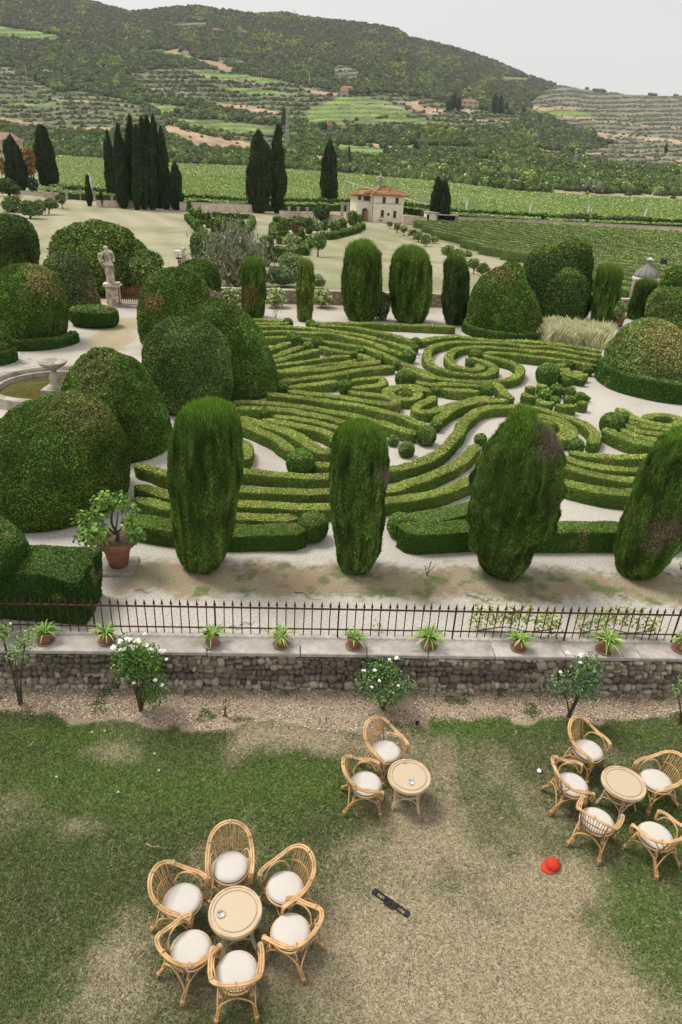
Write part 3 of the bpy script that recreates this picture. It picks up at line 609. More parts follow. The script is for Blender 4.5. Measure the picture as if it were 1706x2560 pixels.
HG = [l for l in '''
outer far hedge behind the fan, left end|A|10,72 150,74 340,92
second short hedge at the left end of the far edge|A|30,108 200,110 340,108 400,104
straight far hedge running along the far gravel walk|I|455,78 620,68 900,76 1200,90 1405,100
far hedge curving from the blunt end down to the first ball|I|515,88 700,97 850,116 950,138 1060,168 1140,197
long arched hedge, third from the far edge|I|95,96 300,96 500,108 700,134 850,164 1000,204 1120,242
long arched hedge, fourth from the far edge, ending at the low ball|I|110,127 300,125 500,134 650,149 800,184 950,234 1080,286
longest hedge sweeping from the fan into the far spiral|A|95,248 380,246 600,258 750,283 1000,328 1180,363 1380,438|B|320,135 470,205 620,265|S|180,555 400,588 700,602 900,582 1050,556 1120,500 1115,440 1040,385 900,348 760,315 700,292
outermost hedge from the gap ball round the broad corner dome|I|1180,188|S|40,140 150,112 350,95 560,108 800,132 1250,155 1568,190|C|400,85 600,115 790,145
outer ring hedge of the far spiral|C|790,186 550,147 300,108 0,92|S|1200,190 900,166 600,154 400,152 250,172 130,215 88,290 108,380 190,440 330,490 550,525 720,522 820,480 826,432 740,385 620,350 520,348
inner ring hedge of the far spiral|C|770,232 550,198 300,158 0,128|S|1300,262 1000,230 700,212 520,212 410,235 340,290 328,350 378,410 480,448 580,468 660,458 682,425 630,402
fourth parallel hedge leaving the far spiral towards the right dome|S|720,288 900,284 1100,304 1350,333|C|120,200 400,228 560,253 745,285
first fan rib on the left, nearest the bare corner|A|130,392 250,352 350,318 420,300
second fan rib on the left, ending at the second ball|A|140,465 300,425 420,375 500,342 560,335
third fan rib on the left with a hooked tip|A|150,503 350,455 500,418 620,383 705,372
short hedge slanting right from the twin balls|A|700,335 790,360 900,382 1030,405
thin browned fan rib in the middle|A|200,538 400,503 600,473 750,448 900,430 1000,432
narrow fan rib just below the browned one|A|430,548 600,543 750,515 900,498 1050,470
broad fan rib running to the fifth ball|A|180,590 500,573 750,553 1000,520 1200,488 1290,468
short hedge stub between the two balls of the fan tip|A|1090,405 1170,440 1250,472
lowest long fan rib ending at the sixth ball|A|205,690 400,664 650,640 900,600 1150,558 1350,530 1440,528
patchy hedge left of the dark square ball|A|400,742 600,714 750,694 880,680
hooked loop hedge right of the dark square ball|A|1010,668 1200,652 1300,645 1330,680 1290,712 1150,728 1020,745
stub hedge behind the dome foot with a little ball|A|205,735 280,742
ragged hedge looping under the dark square ball|A|400,775 560,790 750,808 950,838 1060,860 1250,890 1400,905 1455,880 1400,838 1200,808 1060,795 1000,780
long hedge from the dome foot to the paired balls|A|185,802 350,820 600,848 800,878 1000,900 1200,940|B|202,646 450,715 560,770 660,800
upper hedge of the near wing, passing behind the middle column|D|80,173 300,176 560,190 800,228 1000,263 1200,293 1310,320|B|270,790 400,830 550,870
second hedge of the near wing|D|110,233 350,236 600,253 850,293 1050,333 1230,380
brownish thin hedge right of the small near wing ball|D|480,315 700,335 900,370 1050,410 1200,455
hedge below the small near wing ball|D|380,345 550,370 750,410 950,455 1080,510 1140,530
wide hedge bending back at the foot of the near wing|D|140,320 280,355 450,405 620,455 760,535 870,620 950,655 1090,650
lowest hedge of the near wing above the gravel tongue|D|160,388 280,428 420,488 540,545 600,600 690,655
short hedge right of the big near wing ball|D|860,770 1000,785 1110,785
rounded hedge end peeping from behind the stout column|D|150,545 215,590 222,660 200,740
first long front hedge swinging up into the near spiral|E|110,225 230,255 350,300 600,300 870,272 1100,292 1300,308 1500,303|F|480,385 600,360 750,305 850,255 950,180 1040,80|B|1000,790 1080,700 1180,640 1300,612 1440,608|C|30,690 200,700 400,760 600,830 700,900 735,960 700,1040
second long front hedge ending at the ball on the gravel|E|110,380 220,405 350,440 600,430 850,400 1100,410 1490,415|F|460,545 600,500 750,460 900,400 1050,320 1150,230 1200,170
third long front hedge|E|120,462 240,492 350,522 600,520 830,505 1100,510 1480,515|F|460,650 600,630 800,600 1000,540 1180,460
short fourth front hedge behind the square block|E|500,600 810,590 1000,595 1240,605
hedge along the near side of the spiral sweep|B|740,755 800,700 870,650 1000,600 1150,568 1300,558 1450,555
short hedge stub closing the sweep at the gravel cross|B|1330,375 1385,440 1440,505 1500,540
small hooked hedge under the little ring|B|740,510 680,545 620,570 560,605 560,650 640,662 720,655 800,625 900,590 1000,568 1150,530 1290,518
ragged hedge above the little ring|B|420,240 560,290 740,350
middle ragged hedge right of the dark ball|B|550,368 700,395 850,390 1000,400 1180,412
short hedge between the dark ball and the small ball|B|430,393 540,412 690,465
straight hedge running to the dark ball at the gravel cross|B|810,432 950,452 1100,452 1170,462
outer hedge of the near spiral|C|90,768 230,775 370,808 470,860 505,915 475,972 385,1000
inner ring hedge of the near spiral|C|60,1005 42,930 85,855 180,818 300,830 400,860 445,905 415,955 320,968 200,930 140,890
first right hand hedge below the near spiral|G|610,238 850,272 1100,282 1330,268 1600,240
second right hand hedge below the near spiral|G|550,268 700,330 900,372 1100,385 1300,370 1600,330
third right hand hedge below the near spiral|G|530,345 700,405 900,445 1100,470 1250,472 1560,440
curling hedge of the small right spiral|C|935,690 1000,712 1060,762 1150,800 1300,845 1430,862 1530,845 1545,805 1470,772 1350,757 1250,765 1235,795
second hedge of the right fan|C|1060,828 1200,870 1400,905 1510,905
third hedge of the right fan|C|1010,855 1150,915 1300,943 1568,948
fourth hedge of the right fan|C|975,890 1120,950 1300,1000 1450,1003
first short hedge of the upper right knot|C|330,288 450,275
second short hedge of the upper right knot|C|370,328 480,318
curved hedge of the upper right knot|C|390,375 480,346 600,350
lower hedge of the upper right knot|C|480,395 560,375 650,362
left hedge of the round knot|C|60,495 150,493
upper hedge of the round knot|C|165,482 265,490
outer left hedge of the round knot|C|38,548 80,577 170,592
front left hedge of the round knot|C|185,605 235,642 320,642
front hedge of the round knot|C|345,672 540,670
right hedge of the round knot|C|560,648 650,640
'''.strip().split('\n')]
def parse(tokens):
    out = []
    for k in range(0, len(tokens), 2):
        out.append(tokens[k]); out += [tuple(float(v) for v in t.split(',')) for t in tokens[k+1].split()]
    return out
for l in HG:
    t = l.split('|'); lab = t[0]
    wd = .40; br = 0.; cv = 1.25
    if 'ragged' in lab or 'patchy' in lab or 'brown' in lab: br = .3
    if 'thin' in lab or 'narrow' in lab: wd = .31
    if 'broad' in lab or 'wide' in lab: wd = .52
    if 'knot' in lab: wd = .42
    if 'far' in lab.split()[:3] or 'arched' in lab: wd = .42
    hedge('low box hedge: '+lab if False else lab+' of low box' if not lab.endswith('box') else lab, parse(t[1:]), w=wd, brown=br)
hedge('widest right hand hedge bordering the open gravel', parse(['G', '515,470 700,520 900,562 1050,582 1200,578 1560,550']), w=.56, h=.42, col=(.15, .195, .045))
hedge('thick lowest hedge of the right fan beside the gravel', parse(['C', '835,885 900,930 1000,975 1150,1025 1350,1050 1560,1060']), w=.5, h=.40, col=(.15, .195, .045))
BW = dict(w=.62, h=.42, col=(.085, .14, .03))
hedge('dark border hedge behind the potted citrus at the near left', parse(['E', '60,605 160,620 260,635 400,655 600,672 790,680 1000,680 1300,682']), **BW)
hedge('dark border hedge facing the near walk, right half', parse(['F', '545,860 700,885 850,880 1150,868 1300,870', 'G', '400,880 700,880 1060,880 1300,890 1600,905']), w=.62, h=.55, col=(.085, .14, .03))
hedge('slanting hedge joining the dark border behind the ragged column', parse(['F', '630,800 800,785 950,760 1150,700 1280,660']), w=.6, h=.40, col=(.10, .155, .035))
BL = '''blunt round end of the second far hedge|A|390,106|48
round clipped end of the straight far hedge|A|620,122|48
ball beside the gap of the far arc|I|1150,198|36
ball in the middle of the gap, second of three|I|1135,240|32
largest of the three balls by the gap|I|1105,288|44
ball at the upper tip of the first fan rib|A|455,265|68
ball just right of the fan tip ball|A|675,298|62
ball on the second fan rib|A|585,345|58
ball at the crossing beyond the fan ribs|A|1090,385|54
small ball left of the crossing ball|A|1030,425|44
ball capping the broad fan rib|A|1290,458|48
ball capping the lowest fan rib|A|1465,520|48
dark square clipped ball in the ragged knot|A|950,730|70
dark little ball at the dome foot|A|335,748|56
ball beside the big ball at the sweep, upper of the pair|B|742,800|60
large bright ball at the point of the near wing|B|652,893|98
ball on the short return hedge behind the middle column|B|458,1030|78
dark ball half behind the middle column top|B|330,945|56
dark ball on the gravel beside the little ring|B|445,335|94
ball sitting in the mouth of the little ring|B|440,520|74
ball at the corner of the hooked hedge|B|745,458|54
dark ball at the gravel cross|B|1232,450|80
ball in the heart of the far spiral|S|572,395|50
ball on the inner ring of the far spiral|S|625,305|74
ball in the heart of the near spiral|C|295,890|64
pale ball below the near spiral|G|665,188|66
ball on the gravel left of the ragged column|F|1235,130|52
small ball in the near wing|D|408,285|58
ball at the right tip of the near wing|D|1100,580|76
big round ball on the gravel tongue|D|742,765|132
big square cut block at the gap behind the near walk|E|1350,655|108
dark block at the start of the right border hedge|F|548,860|104
large round ball of the right fan|C|890,840|108
ball behind the large one of the right fan|C|1005,792|62
tiny ball inside the small right spiral|C|1345,803|38
ball at the right edge by the fan|C|1545,902|52
large dark ball of the upper right knot|C|270,362|106
ball on top of the upper right knot|C|465,282|56
ball at the right end of the upper right knot|C|655,335|48
ball at the lower edge of the upper right knot|C|440,425|62
ball at the foot of the tall ring hedge|C|585,435|46
left ball of the round knot|C|240,572|62
tallest ball of the round knot|C|350,525|68
upper right ball of the round knot|C|482,545|60
right ball of the round knot|C|580,592|56
front ball of the round knot|C|480,622|54
flat ball at the front left of the round knot|C|340,622|46
small ball at the right rim of the round knot|C|645,602|32
upper left ball of the round knot|C|200,520|42'''
for l in BL.split('\n'):
    lab, f, xy, r = l.split('|'); x, y = map(float, xy.split(','))
    boxball(lab, f, x, y, float(r), squash=.95)
# little ring hedge
th = np.linspace(0, 2*math.pi, 15)
rp = [(425+150*math.cos(a), 475+58*math.sin(a)) for a in th]
hedge('little ring hedge enclosing a bare hollow', ['B']+rp, w=.5)
# taller skirts round the domes
def skirt(label, c, R, w, h, a0=0, a1=360, col=(.085, .14, .035), dR=.25):
    a = np.radians(np.linspace(a0, a1, 40)); path = np.c_[c[0]+(R+dR)*np.cos(a), c[1]+(R+dR)*np.sin(a)]
    V, F = sweep(path, w, h, seed=7, step=.3); cc = np.array([c[0], c[1], 0.]); return leafy('skirt_hedge', label, 'hedge', V-cc, F, cc, col, 'clipped hedges round the feet of domes', 1.5, -.6, 5, 1.0, cap=50000)
skirt('tall ring hedge round the foot of the yellowed right dome', _d3[1]+np.array([.25, .1, 0]), _d3[2], .62, .80, 150, 372, dR=.35)
skirt('ring hedge round the foot of the broad corner dome', _d2[1], _d2[2], .5, .5, 150, 385, dR=.05)
_p = G(*dpx(85, 795)); skirt('low ring hedge round the yellow capped dome left of the pond path', _d7[1]+np.array([.3, -.1, 0]), _d7[2], .5, .42, 170, 378, dR=.02)
_p = G(*dpx(-8, 838)); skirt('low ring hedge at the left edge above the pond', _d11[1], _d11[2], .4, .5, 160, 400, dR=.1)
# bean shaped low block beside the statue
_p = G(*dpx(205, 757)); V, F = body('pillar', 1.08, .95, seg=30, rows=16, amp=.03); V[:, 0] *= 1.15; V[:, 1] *= .8
leafy('box_block', 'low bean shaped clipped block at the foot of the loose leafy dome', 'hedge', V, F, np.array([_p[0], _p[1]+.9, 0]), (.085, .14, .035), None, 1.5)
# big rectangular hedge at the near left
hh = float(np.clip(topz(G(214, 1587), 186, 1452), .8, 2)); c1 = G(224, 1362, hh); c2 = G(186, 1452, hh)
print('block h', hh, c1, c2)
def blockhedge():
    y0 = 10.58; y1 = c1[1]+.1; x1 = G(198, 1590)[0]; x0 = x1-4.5
    nx_, ny_, nz_ = 40, 26, 14
    def face(A_, U_, V__, n, m):
        s, t = np.meshgrid(np.linspace(0, 1, n), np.linspace(0, 1, m)); P = A_+s.ravel()[:, None]*U_+t.ravel()[:, None]*V__
        i = np.arange(m-1)[:, None]*n; j = np.arange(n-1)[None]; return P, np.stack([i+j, i+j+1, i+n+j+1, i+n+j], -1).reshape(-1, 4)
    X_, Y_, Z_ = np.array([x1-x0, 0, 0]), np.array([0, y1-y0, 0]), np.array([0, 0, hh]); O = np.array([x0, y0, 0])
    fs = [face(O+Z_, X_, Y_, nx_, ny_), face(O, X_, Z_, nx_, nz_), face(O+X_, Y_, Z_, ny_, nz_), face(O+Y_+X_, -X_, Z_, nx_, nz_), face(O+Y_, -Y_, Z_, ny_, nz_)]
    V = []; F = []; k = 0
    for P, f in fs: V.append(P); F.append(f+k); k += len(P)
    V = np.concatenate(V); F = np.concatenate(F); cen = O+X_/2+Y_/2+Z_*.5
    e = np.minimum.reduce([V[:, 0]-x0, x1-V[:, 0], V[:, 1]-y0, y1-V[:, 1]])
    V += .07*np.stack([fbm(V+5*i_, 1.1, 80+i_) for i_ in range(3)], 1)
    top = V[:, 2] > hh-.25; V[:, 2] -= np.where(top, .16*np.exp(-np.maximum(e, 0)/.18)+.22*np.clip(fbm(V, 1.5, 88)-.35, 0, 1), 0); V[:, 2] = np.maximum(V[:, 2], 0)
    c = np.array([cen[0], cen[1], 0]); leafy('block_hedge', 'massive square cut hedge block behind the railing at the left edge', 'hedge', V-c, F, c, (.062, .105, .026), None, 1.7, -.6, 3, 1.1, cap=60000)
blockhedge()
_g = G(10, 1500, hh); 
V, F = body('dome', .95, .75, amp=.06, seed=3)
leafy('clipped_dome', 'rounded dark shrub top swelling over the square cut hedge block', 'topiary', V, F, np.array([G(-10, 1335, hh)[0], G(-10, 1390, hh)[1], hh-.15]), (.06, .105, .025), None, 1.6, cap=25000)
# ---------------------------------------------------------------- valley side: fields, terraces, woods up to the skyline
EDGE = [(-500, 352), (-200, 370), (0, 380), (152, 390), (450, 410), (600, 415), (846, 433), (1100, 455), (1290, 478), (1500, 490), (1706, 500), (2200, 525)]
SKYL = [(-500, -120), (-200, -70), (0, -25), (80, -12), (165, 0), (236, 8), (274, 22), (329, 33), (373, 30), (439, 22), (494, 19), (549, 27), (631, 38), (713, 36), (768, 47), (860, 57), (945, 67), (989, 74), (1032, 99), (1120, 118),
        (1186, 137), (1246, 159), (1312, 189), (1394, 214), (1449, 222), (1559, 236), (1706, 241), (2200, 262)]
EX, EY = np.array(EDGE, float).T; SX, SY = np.array(SKYL, float).T
def hill(x, s):
    x = np.asarray(x, float); s = np.asarray(s, float)
    y0 = np.interp(x, EX, EY); y1 = np.interp(x, SX, SY); y = y0+(y1-y0)*s
    k0 = ((x-853)/FPX)[:, None]*RR+((1280-y0)/FPX)[:, None]*UU+fw; D0 = np.hypot(k0[:, 0], k0[:, 1])*(-4-H)/k0[:, 2]
    k = ((x-853)/FPX)[:, None]*RR+((1280-y)/FPX)[:, None]*UU+fw
    D1 = 2500+np.clip((x-900)/800, 0, 1.5)*1300
    n = fbm(np.c_[x/300, s*5], 1.0, 91, 3)*.03*np.clip(s*8, 0, 1)*np.clip((1-s)*6, .15, 1)
    D = D0*np.exp(s**1.05*np.log(D1/D0))*(1+n)
    return CAM+k*(D/np.hypot(k[:, 0], k[:, 1]))[:, None], y, D
def hill_at(x, y):
    y0 = np.interp(x, EX, EY); y1 = np.interp(x, SX, SY); return hill([x], [(y-y0)/(y1-y0)])[0][0]
ZONES = []
def zone(cls, f, *p): ZONES.append((cls, np.array([px(f, *q) for q in p])))
zone('pale', 'v', (980, 385), (1200, 420), (1700, 450), (1700, 780), (1250, 760), (1100, 700), (1180, 610), (1000, 560), (860, 470))
zone('terr', 'u', (-60, 320), (130, 350), (250, 420), (400, 415), (620, 480), (760, 540), (700, 600), (300, 610), (-60, 560))
zone('terr', 'u', (560, 340), (900, 300), (1300, 370), (1568, 420), (1568, 560), (1300, 560), (960, 480), (700, 430))
zone('terr', 'u', (740, 530), (1000, 545), (1320, 580), (1320, 680), (1100, 650), (900, 600))
zone('terr', 'v', (-20, 430), (300, 430), (560, 480), (860, 540), (700, 600), (200, 590), (-20, 600))
zone('vine', 'u', (-60, 118), (100, 130), (265, 160), (290, 190), (150, 188), (-60, 165))
zone('vine', 'u', (600, 238), (720, 226), (830, 240), (900, 265), (1040, 300), (1080, 322), (1030, 330), (930, 290), (820, 262), (690, 250))
zone('vine', 'u', (870, 318), (1050, 335), (1280, 368), (1250, 382), (900, 350))
zone('vine', 'u', (640, 460), (760, 475), (870, 497), (735, 526))
zone('vine', 'u', (330, 375), (460, 378), (440, 392), (300, 378))
zone('vine', 'u', (780, 537), (1000, 553), (1270, 582), (1250, 615), (960, 590), (860, 566))
zone('vine', 'u', (1390, 500), (1568, 440), (1568, 575), (1390, 570))
zone('vine', 'v', (-10, 440), (160, 448), (330, 500), (330, 530), (0, 540))
zone('vine', 'v', (-10, 655), (240, 676), (180, 722), (-10, 700))
zone('vine', 'v', (250, 660), (600, 672), (620, 690), (300, 685))
zone('vine', 'v', (600, 715), (770, 738), (730, 762), (620, 750))
zone('vine', 'v', (860, 495), (1080, 500), (1190, 540), (900, 530))
zone('vine', 'v', (750, 345), (870, 360), (880, 385), (740, 370))
zone('pale', 'u', (740, 108), (950, 100), (965, 130), (850, 145))
zone('pale', 'u', (990, 255), (1130, 280), (1120, 302), (1000, 282))
zone('pale', 'u', (-60, 285), (100, 318), (80, 342), (-60, 330))
zone('pale', 'v', (-20, 290), (110, 330), (90, 370), (-20, 370))
zone('bare', 'u', (700, 222), (735, 208), (745, 228)); zone('bare', 'u', (755, 230), (810, 218), (815, 240), (770, 238))
zone('bare', 'u', (900, 268), (1000, 280), (1085, 315), (1050, 328), (960, 290))
zone('bare', 'u', (-60, 536), (100, 545), (210, 562), (210, 576), (60, 566), (-60, 560))
zone('bare', 'u', (330, 583), (460, 580), (580, 592), (580, 604), (340, 600))
zone('bare', 'u', (738, 575), (760, 568), (830, 592), (950, 622), (1150, 655), (1250, 668), (1150, 690), (1000, 682), (890, 668), (850, 640), (770, 622), (745, 610))
zone('bare', 'u', (980, 470), (1150, 478), (1300, 515), (1290, 522), (1150, 503), (990, 495))
zone('bare', 'u', (1430, 708), (1568, 725), (1568, 745), (1440, 738))
zone('bare', 'u', (1385, 405), (1568, 425), (1540, 436), (1400, 420))
zone('bare', 'v', (240, 460), (370, 460), (380, 480), (480, 500), (475, 524), (420, 516), (330, 500), (330, 478)); zone('bare', 'v', (560, 505), (570, 490), (640, 515), (590, 524))
zone('bare', 'v', (820, 672), (950, 680), (1170, 712), (1150, 724), (960, 716), (880, 694))
zone('bare', 'v', (860, 482), (1100, 488), (1120, 502), (880, 498)); zone('bare', 'v', (1180, 600), (1568, 640), (1568, 655), (1200, 622))
zone('bare', 'v', (140, 650), (300, 665), (290, 674), (150, 668))
zone('dry', 'v', (560, 800), (800, 812), (960, 858), (1200, 882), (1700, 895), (1700, 935), (1200, 905), (860, 860), (700, 830), (560, 815))
zone('wood', 'u', (270, 616), (480, 636), (480, 710), (280, 700)); zone('wood', 'u', (760, 672), (1130, 705), (1430, 725), (1430, 780), (1130, 752), (770, 735))
zone('wood', 'v', (-20, 760), (90, 720), (400, 740), (620, 780), (560, 810), (300, 800), (-20, 790)); zone('wood', 'v', (820, 770), (1150, 800), (1700, 820), (1700, 890), (1200, 880), (980, 850), (820, 820))
zone('wood', 'v', (520, 590), (900, 600), (1250, 650), (1180, 680), (820, 670), (620, 690), (560, 640))
for a_ in [((230, 452), (420, 462), (620, 488), (620, 493), (420, 468), (230, 458)), ((930, 345), (1080, 368), (1230, 392), (1230, 397), (1080, 374), (930, 351)), ((300, 500), (520, 520), (700, 545), (700, 550), (520, 526), (300, 505)), ((560, 400), (760, 410), (900, 425), (900, 430), (760, 416), (560, 405))]: zone('bare', 'u', *a_)
for a_ in [((60, 470), (200, 478), (330, 500), (330, 505), (200, 484), (60, 476)), ((600, 540), (900, 560), (1180, 600), (1180, 606), (900, 567), (600, 546)), ((1000, 520), (1300, 560), (1568, 585), (1568, 592), (1300, 567), (1000, 527)), ((1100, 690), (1350, 705), (1568, 730), (1568, 736), (1350, 712), (1100, 696))]: zone('bare', 'v', *a_)
zone('vine', 'v', (30, 545), (330, 535), (520, 560), (330, 565), (100, 562)); zone('vine', 'u', (960, 395), (1150, 400), (1360, 432), (1340, 442), (1100, 425)); zone('vine', 'u', (560, 425), (760, 430), (760, 445), (600, 440)); zone('vine', 'u', (60, 470), (260, 478), (230, 490), (60, 485))
CLS = dict(forest=0, terr=1, vine=2, pale=3, bare=4, dry=5, wood=6)
def inpoly(x, y, P):
    r = np.zeros(len(x), bool); n = len(P)
    for i in range(n):
        x1, y1 = P[i]; x2, y2 = P[(i+1) % n]
        c = ((y1 > y) != (y2 > y)) & (x < (x2-x1)*(y-y1)/(y2-y1+1e-9)+x1); r ^= c
    return r
def classify(x, y):
    q = np.c_[x, y]; x = x+7*fbm(q, .02, 95, 3); y = y+2.6*fbm(q, .03, 96, 3)
    c = np.zeros(len(x), int)
    for k, P in ZONES: c[inpoly(x, y, P)] = CLS[k]
    return c
cols_ = np.linspace(-480, 2180, 520); rows_ = np.r_[np.linspace(0, 1, 260), [1.0]*3]
Xg, Sg = np.meshgrid(cols_, rows_); P, yy, DD = hill(Xg.ravel(), Sg.ravel())
for i_, (bk, dn) in enumerate([(1.02, 6), (1.07, 30), (1.13, 70)]):      # the far side of the ridge falls away
    sl = slice((260+i_)*520, (261+i_)*520); b = P[259*520:260*520]; P[sl] = b*np.array([bk, bk, 1])-np.array([0, 0, dn])
cl_ = classify(Xg.ravel(), yy)
GCOL = np.array([(.06, .07, .03), (.115, .125, .06), (.15, .215, .055), (.165, .165, .105), (.40, .27, .17), (.34, .29, .18), (.05, .06, .025)])
gc = GCOL[cl_]*(1+.25*fbm(np.c_[Xg.ravel(), yy*3], .03, 97, 3))[:, None]
st = -np.sin(yy*.55+3*vn(np.c_[Xg.ravel(), yy], .012, 98)+.004*Xg.ravel())
gc = np.where(((cl_ == 2) | (cl_ == 1) | (cl_ == 3))[:, None], gc*(1+np.where(cl_ == 3, .12, .24)*st)[:, None], gc)
i = np.arange(len(rows_)-1)[:, None]*520; j = np.arange(519)[None]
F = np.stack([i+j, i+j+1, i+520+j+1, i+520+j], -1).reshape(-1, 4)
M_hill = mat('hillside', None, .95, nscale=.035, namt=.18, bump=0)
structure(obj('hillside', [(P, F, gc, 0, True)], M_hill))

# scattered trees: three kinds of rough crowns, thousands of them
def crownproto(k):
    V, F = lathe([(.2, 0), (.8, .25), (1, .6), (.85, 1.0), (.45, 1.3), (.01, 1.38)], 8); V = V+.22*np.stack([vn(V+3*k+9*i_, 1.9, 60+k+i_) for i_ in range(3)], 1)
    P, N = sample(V, F, 0)[1], None
    T, a, b, c, N, A = sample(V, F, 0); idx = rng.choice(len(T), 90, p=A/A.sum()); u_, v_ = rng.random(90), rng.random(90)
    Pp = a[idx]+(b[idx]-a[idx])*(u_*(1-v_))[:, None]+(c[idx]-a[idx])*v_[:, None]
    lv, lf = leaf_tris(Pp, N[idx], .34, .9, out=.5)
    return proto('crown_shape', [(V, F, (.55, .55, .55), 0, True), (lv, lf, np.repeat(np.exp(rng.normal(.05, .3, (90, 1)))*np.ones((1, 3)), 3, 0), 0, False)], M_far)
cp_ = [crownproto(k) for k in range(5)]
pts_x = []; pts_s = []; cls_k = []; scl = []
y0f = lambda x: np.interp(x, EX, EY); y1f = lambda x: np.interp(x, SX, SY)
s = .004
rws = []
xx = np.arange(-120, 1830, 1.0)
while s < 1.002:
    _, ym, Dm = hill(np.array([850.]), np.array([s])); wpx = 7.5*FPX/Dm[0]
    n = int(1950/(wpx*.52)); x = rng.uniform(-120, 1830, n); ss = s+rng.normal(0, .35*wpx*.4/400, n)
    rws.append((x, np.clip(ss, .002, 1.0))); s += .30*wpx/400
x = np.concatenate([r[0] for r in rws]); s = np.concatenate([r[1] for r in rws])
P, y, D = hill(x, s); k = classify(x, y)
# terraces keep their trees in rows along the slope
rowph = np.sin(y*.55+3*vn(np.c_[x, y], .012, 98)+.004*x)+np.where(k == 3, .9*vn(np.c_[x, y*3], .05, 94), .35*vn(np.c_[x, y*3], .05, 94))
keep = (k == 0) | (k == 6) | ((k == 1) & (rowph > -.1)) | ((k == 3) & (rowph > .1) & (rng.random(len(x)) < .8)) | ((k == 2) & (rowph > .1) & (rng.random(len(x)) < .5)) | ((k == 4) & (rng.random(len(x)) < .05)) | ((k == 5) & (rng.random(len(x)) < .04))
P, D, k, x, y = P[keep], D[keep], k[keep], x[keep], y[keep]; n = len(x)
sc_ = np.select([k == 0, k == 6, k == 1, k == 3, k == 2], [rng.uniform(2.6, 5.2, n), rng.uniform(2.5, 4.6, n), rng.uniform(1.5, 3.0, n), rng.uniform(1.5, 2.6, n), rng.uniform(.9, 1.3, n)], rng.uniform(1.4, 2.6, n))*(.8+D/5000)
near = (y > y0f(x)-34); sc_ = np.where(near & (k == 6), sc_*1.15, sc_)
up_ = np.clip((y0f(x)-y)/(y0f(x)-y1f(x)), 0, 1)
c = mixc((.062, .094, .028), (.060, .066, .033), up_*1.1+.3*fbm(np.c_[x, y], .012, 92, 3))
ol = (rng.random(n) < np.select([k == 3, k == 1, k == 6], [.8, .45, .06], .05)); c = np.where(ol[:, None], np.array([.105, .11, .073]), c)
c = np.where((k == 2)[:, None], np.array([.085, .125, .035]), c); c = np.where((k == 3)[:, None], np.array([.122, .127, .085]), c); yl = (vn(np.c_[x, y*2], .03, 93) > .45) & (rng.random(n) < .5) & (k != 3); c = np.where(yl[:, None], np.array([.11, .135, .035]), c)
c = c*np.exp(rng.normal(0, .24, n))[:, None]
big = (k == 6)
gn_scatter('hillside_woodland', P-np.array([0, 0, 1.0]), sc_, rng.uniform(0, 6.28, n), c, cp_, M_inst)
print('hill trees', n)

# ---------------------------------------------------------------- the wide vine field on the valley floor (canopy of one low pergola)
FE = [(-500, 352), (-200, 370), (60, 384), (157, 390), (450, 410), (600, 415), (846, 433), (1100, 455), (1290, 478), (1500, 490), (1706, 500), (2200, 525)]
LE = [(-60, 470), (147, 480), (300, 490), (450, 500), (620, 510), (850, 512), (1010, 519), (1137, 536), (1400, 552), (1706, 562), (2000, 574)]
ZF = lambda a, b: np.full_like(a, -2.5)
def fieldcol(V):
    c = mixc((.20, .26, .085), (.24, .29, .11), fbm(V, .02, 31)*.8+.5)
    r = np.sin(V[:, 0]*.25+V[:, 1]*.55); return c*(1+.05*r)[:, None]
V, F, c = patch('f', [G(x, y, -2.5) for x, y in LE if x > 100], [G(x, y, -2.5)*1.0 for x, y in FE if x > 100], 240, 200, None, zf=ZF, colf=fieldcol, dz=0)
V[:, 2] += .35*fbm(V, .22, 33, 2)
nxx = 240; rim = V[:nxx].copy(); rim2 = rim.copy(); rim2[:, 2] = -4.1; fr = np.arange(nxx-1)
skv = np.r_[rim, rim2]; skf = np.stack([fr, fr+1, nxx+fr+1, nxx+fr], -1)
li = V[::nxx]; l2 = li.copy(); l2[:, 2] = -4.1; fl = np.arange(len(li)-1)
M_field = mat('vine_canopy', None, .9, nscale=.5, namt=.35, bump=0)
fo = structure(obj('vine_field_ground', [(V, F, c*.7, 0, True), (skv, skf[:, ::-1], (.05, .08, .02), 0, False), (np.r_[li, l2], np.stack([fl, fl+1, len(li)+fl+1, len(li)+fl], -1), (.07, .09, .03), 0, False)], M_field))
def clumpproto(k, n=34, s=.5):
    P_0 = rng.normal(0, .42, (n, 3))*np.array([1, 1, .35]); N_ = unit(P_0+np.array([0, 0, .8])); lv, lf = leaf_tris(P_0+np.array([0, 0, .2]), N_, s, .7, out=.4)
    return proto('leaf_clump', [(lv, lf, np.repeat(np.exp(rng.normal(0, .3, (n, 1)))*np.ones((1, 3)), 3, 0), 0, False)], M_far)
clp = [clumpproto(k) for k in range(4)]
N = 30000
u_ = rng.random(N)**.9; x = rng.uniform(100, 1800, N); ya = np.interp(x, *np.array(LE, float).T); yb = np.interp(x, *np.array(FE, float).T); y = ya+(yb-ya)*u_
P = np.array([G(a, b, -2.4) for a, b in zip(x, y)]); D = P[:, 1]
gap = vn(P, .12, 35) < -.62
bare_strip = np.abs(y-np.interp(x, [860, 905, 1010, 1080], [453, 466, 496, 516])) < 2.0
ok = ~gap & ~(bare_strip & (x < 1085) & (x > 862))
P = P[ok]; D = D[ok]; c = mixc((.14, .19, .062), (.17, .21, .08), fbm(P, .02, 31)*.9+.5+rng.normal(0, .15, len(P)))
gn_scatter('vine_field_leaves', P, np.clip(D/520*rng.uniform(.8, 1.3, len(P)), .55, 1.7), rng.uniform(0, 6.28, len(P)), c, clp, M_inst)
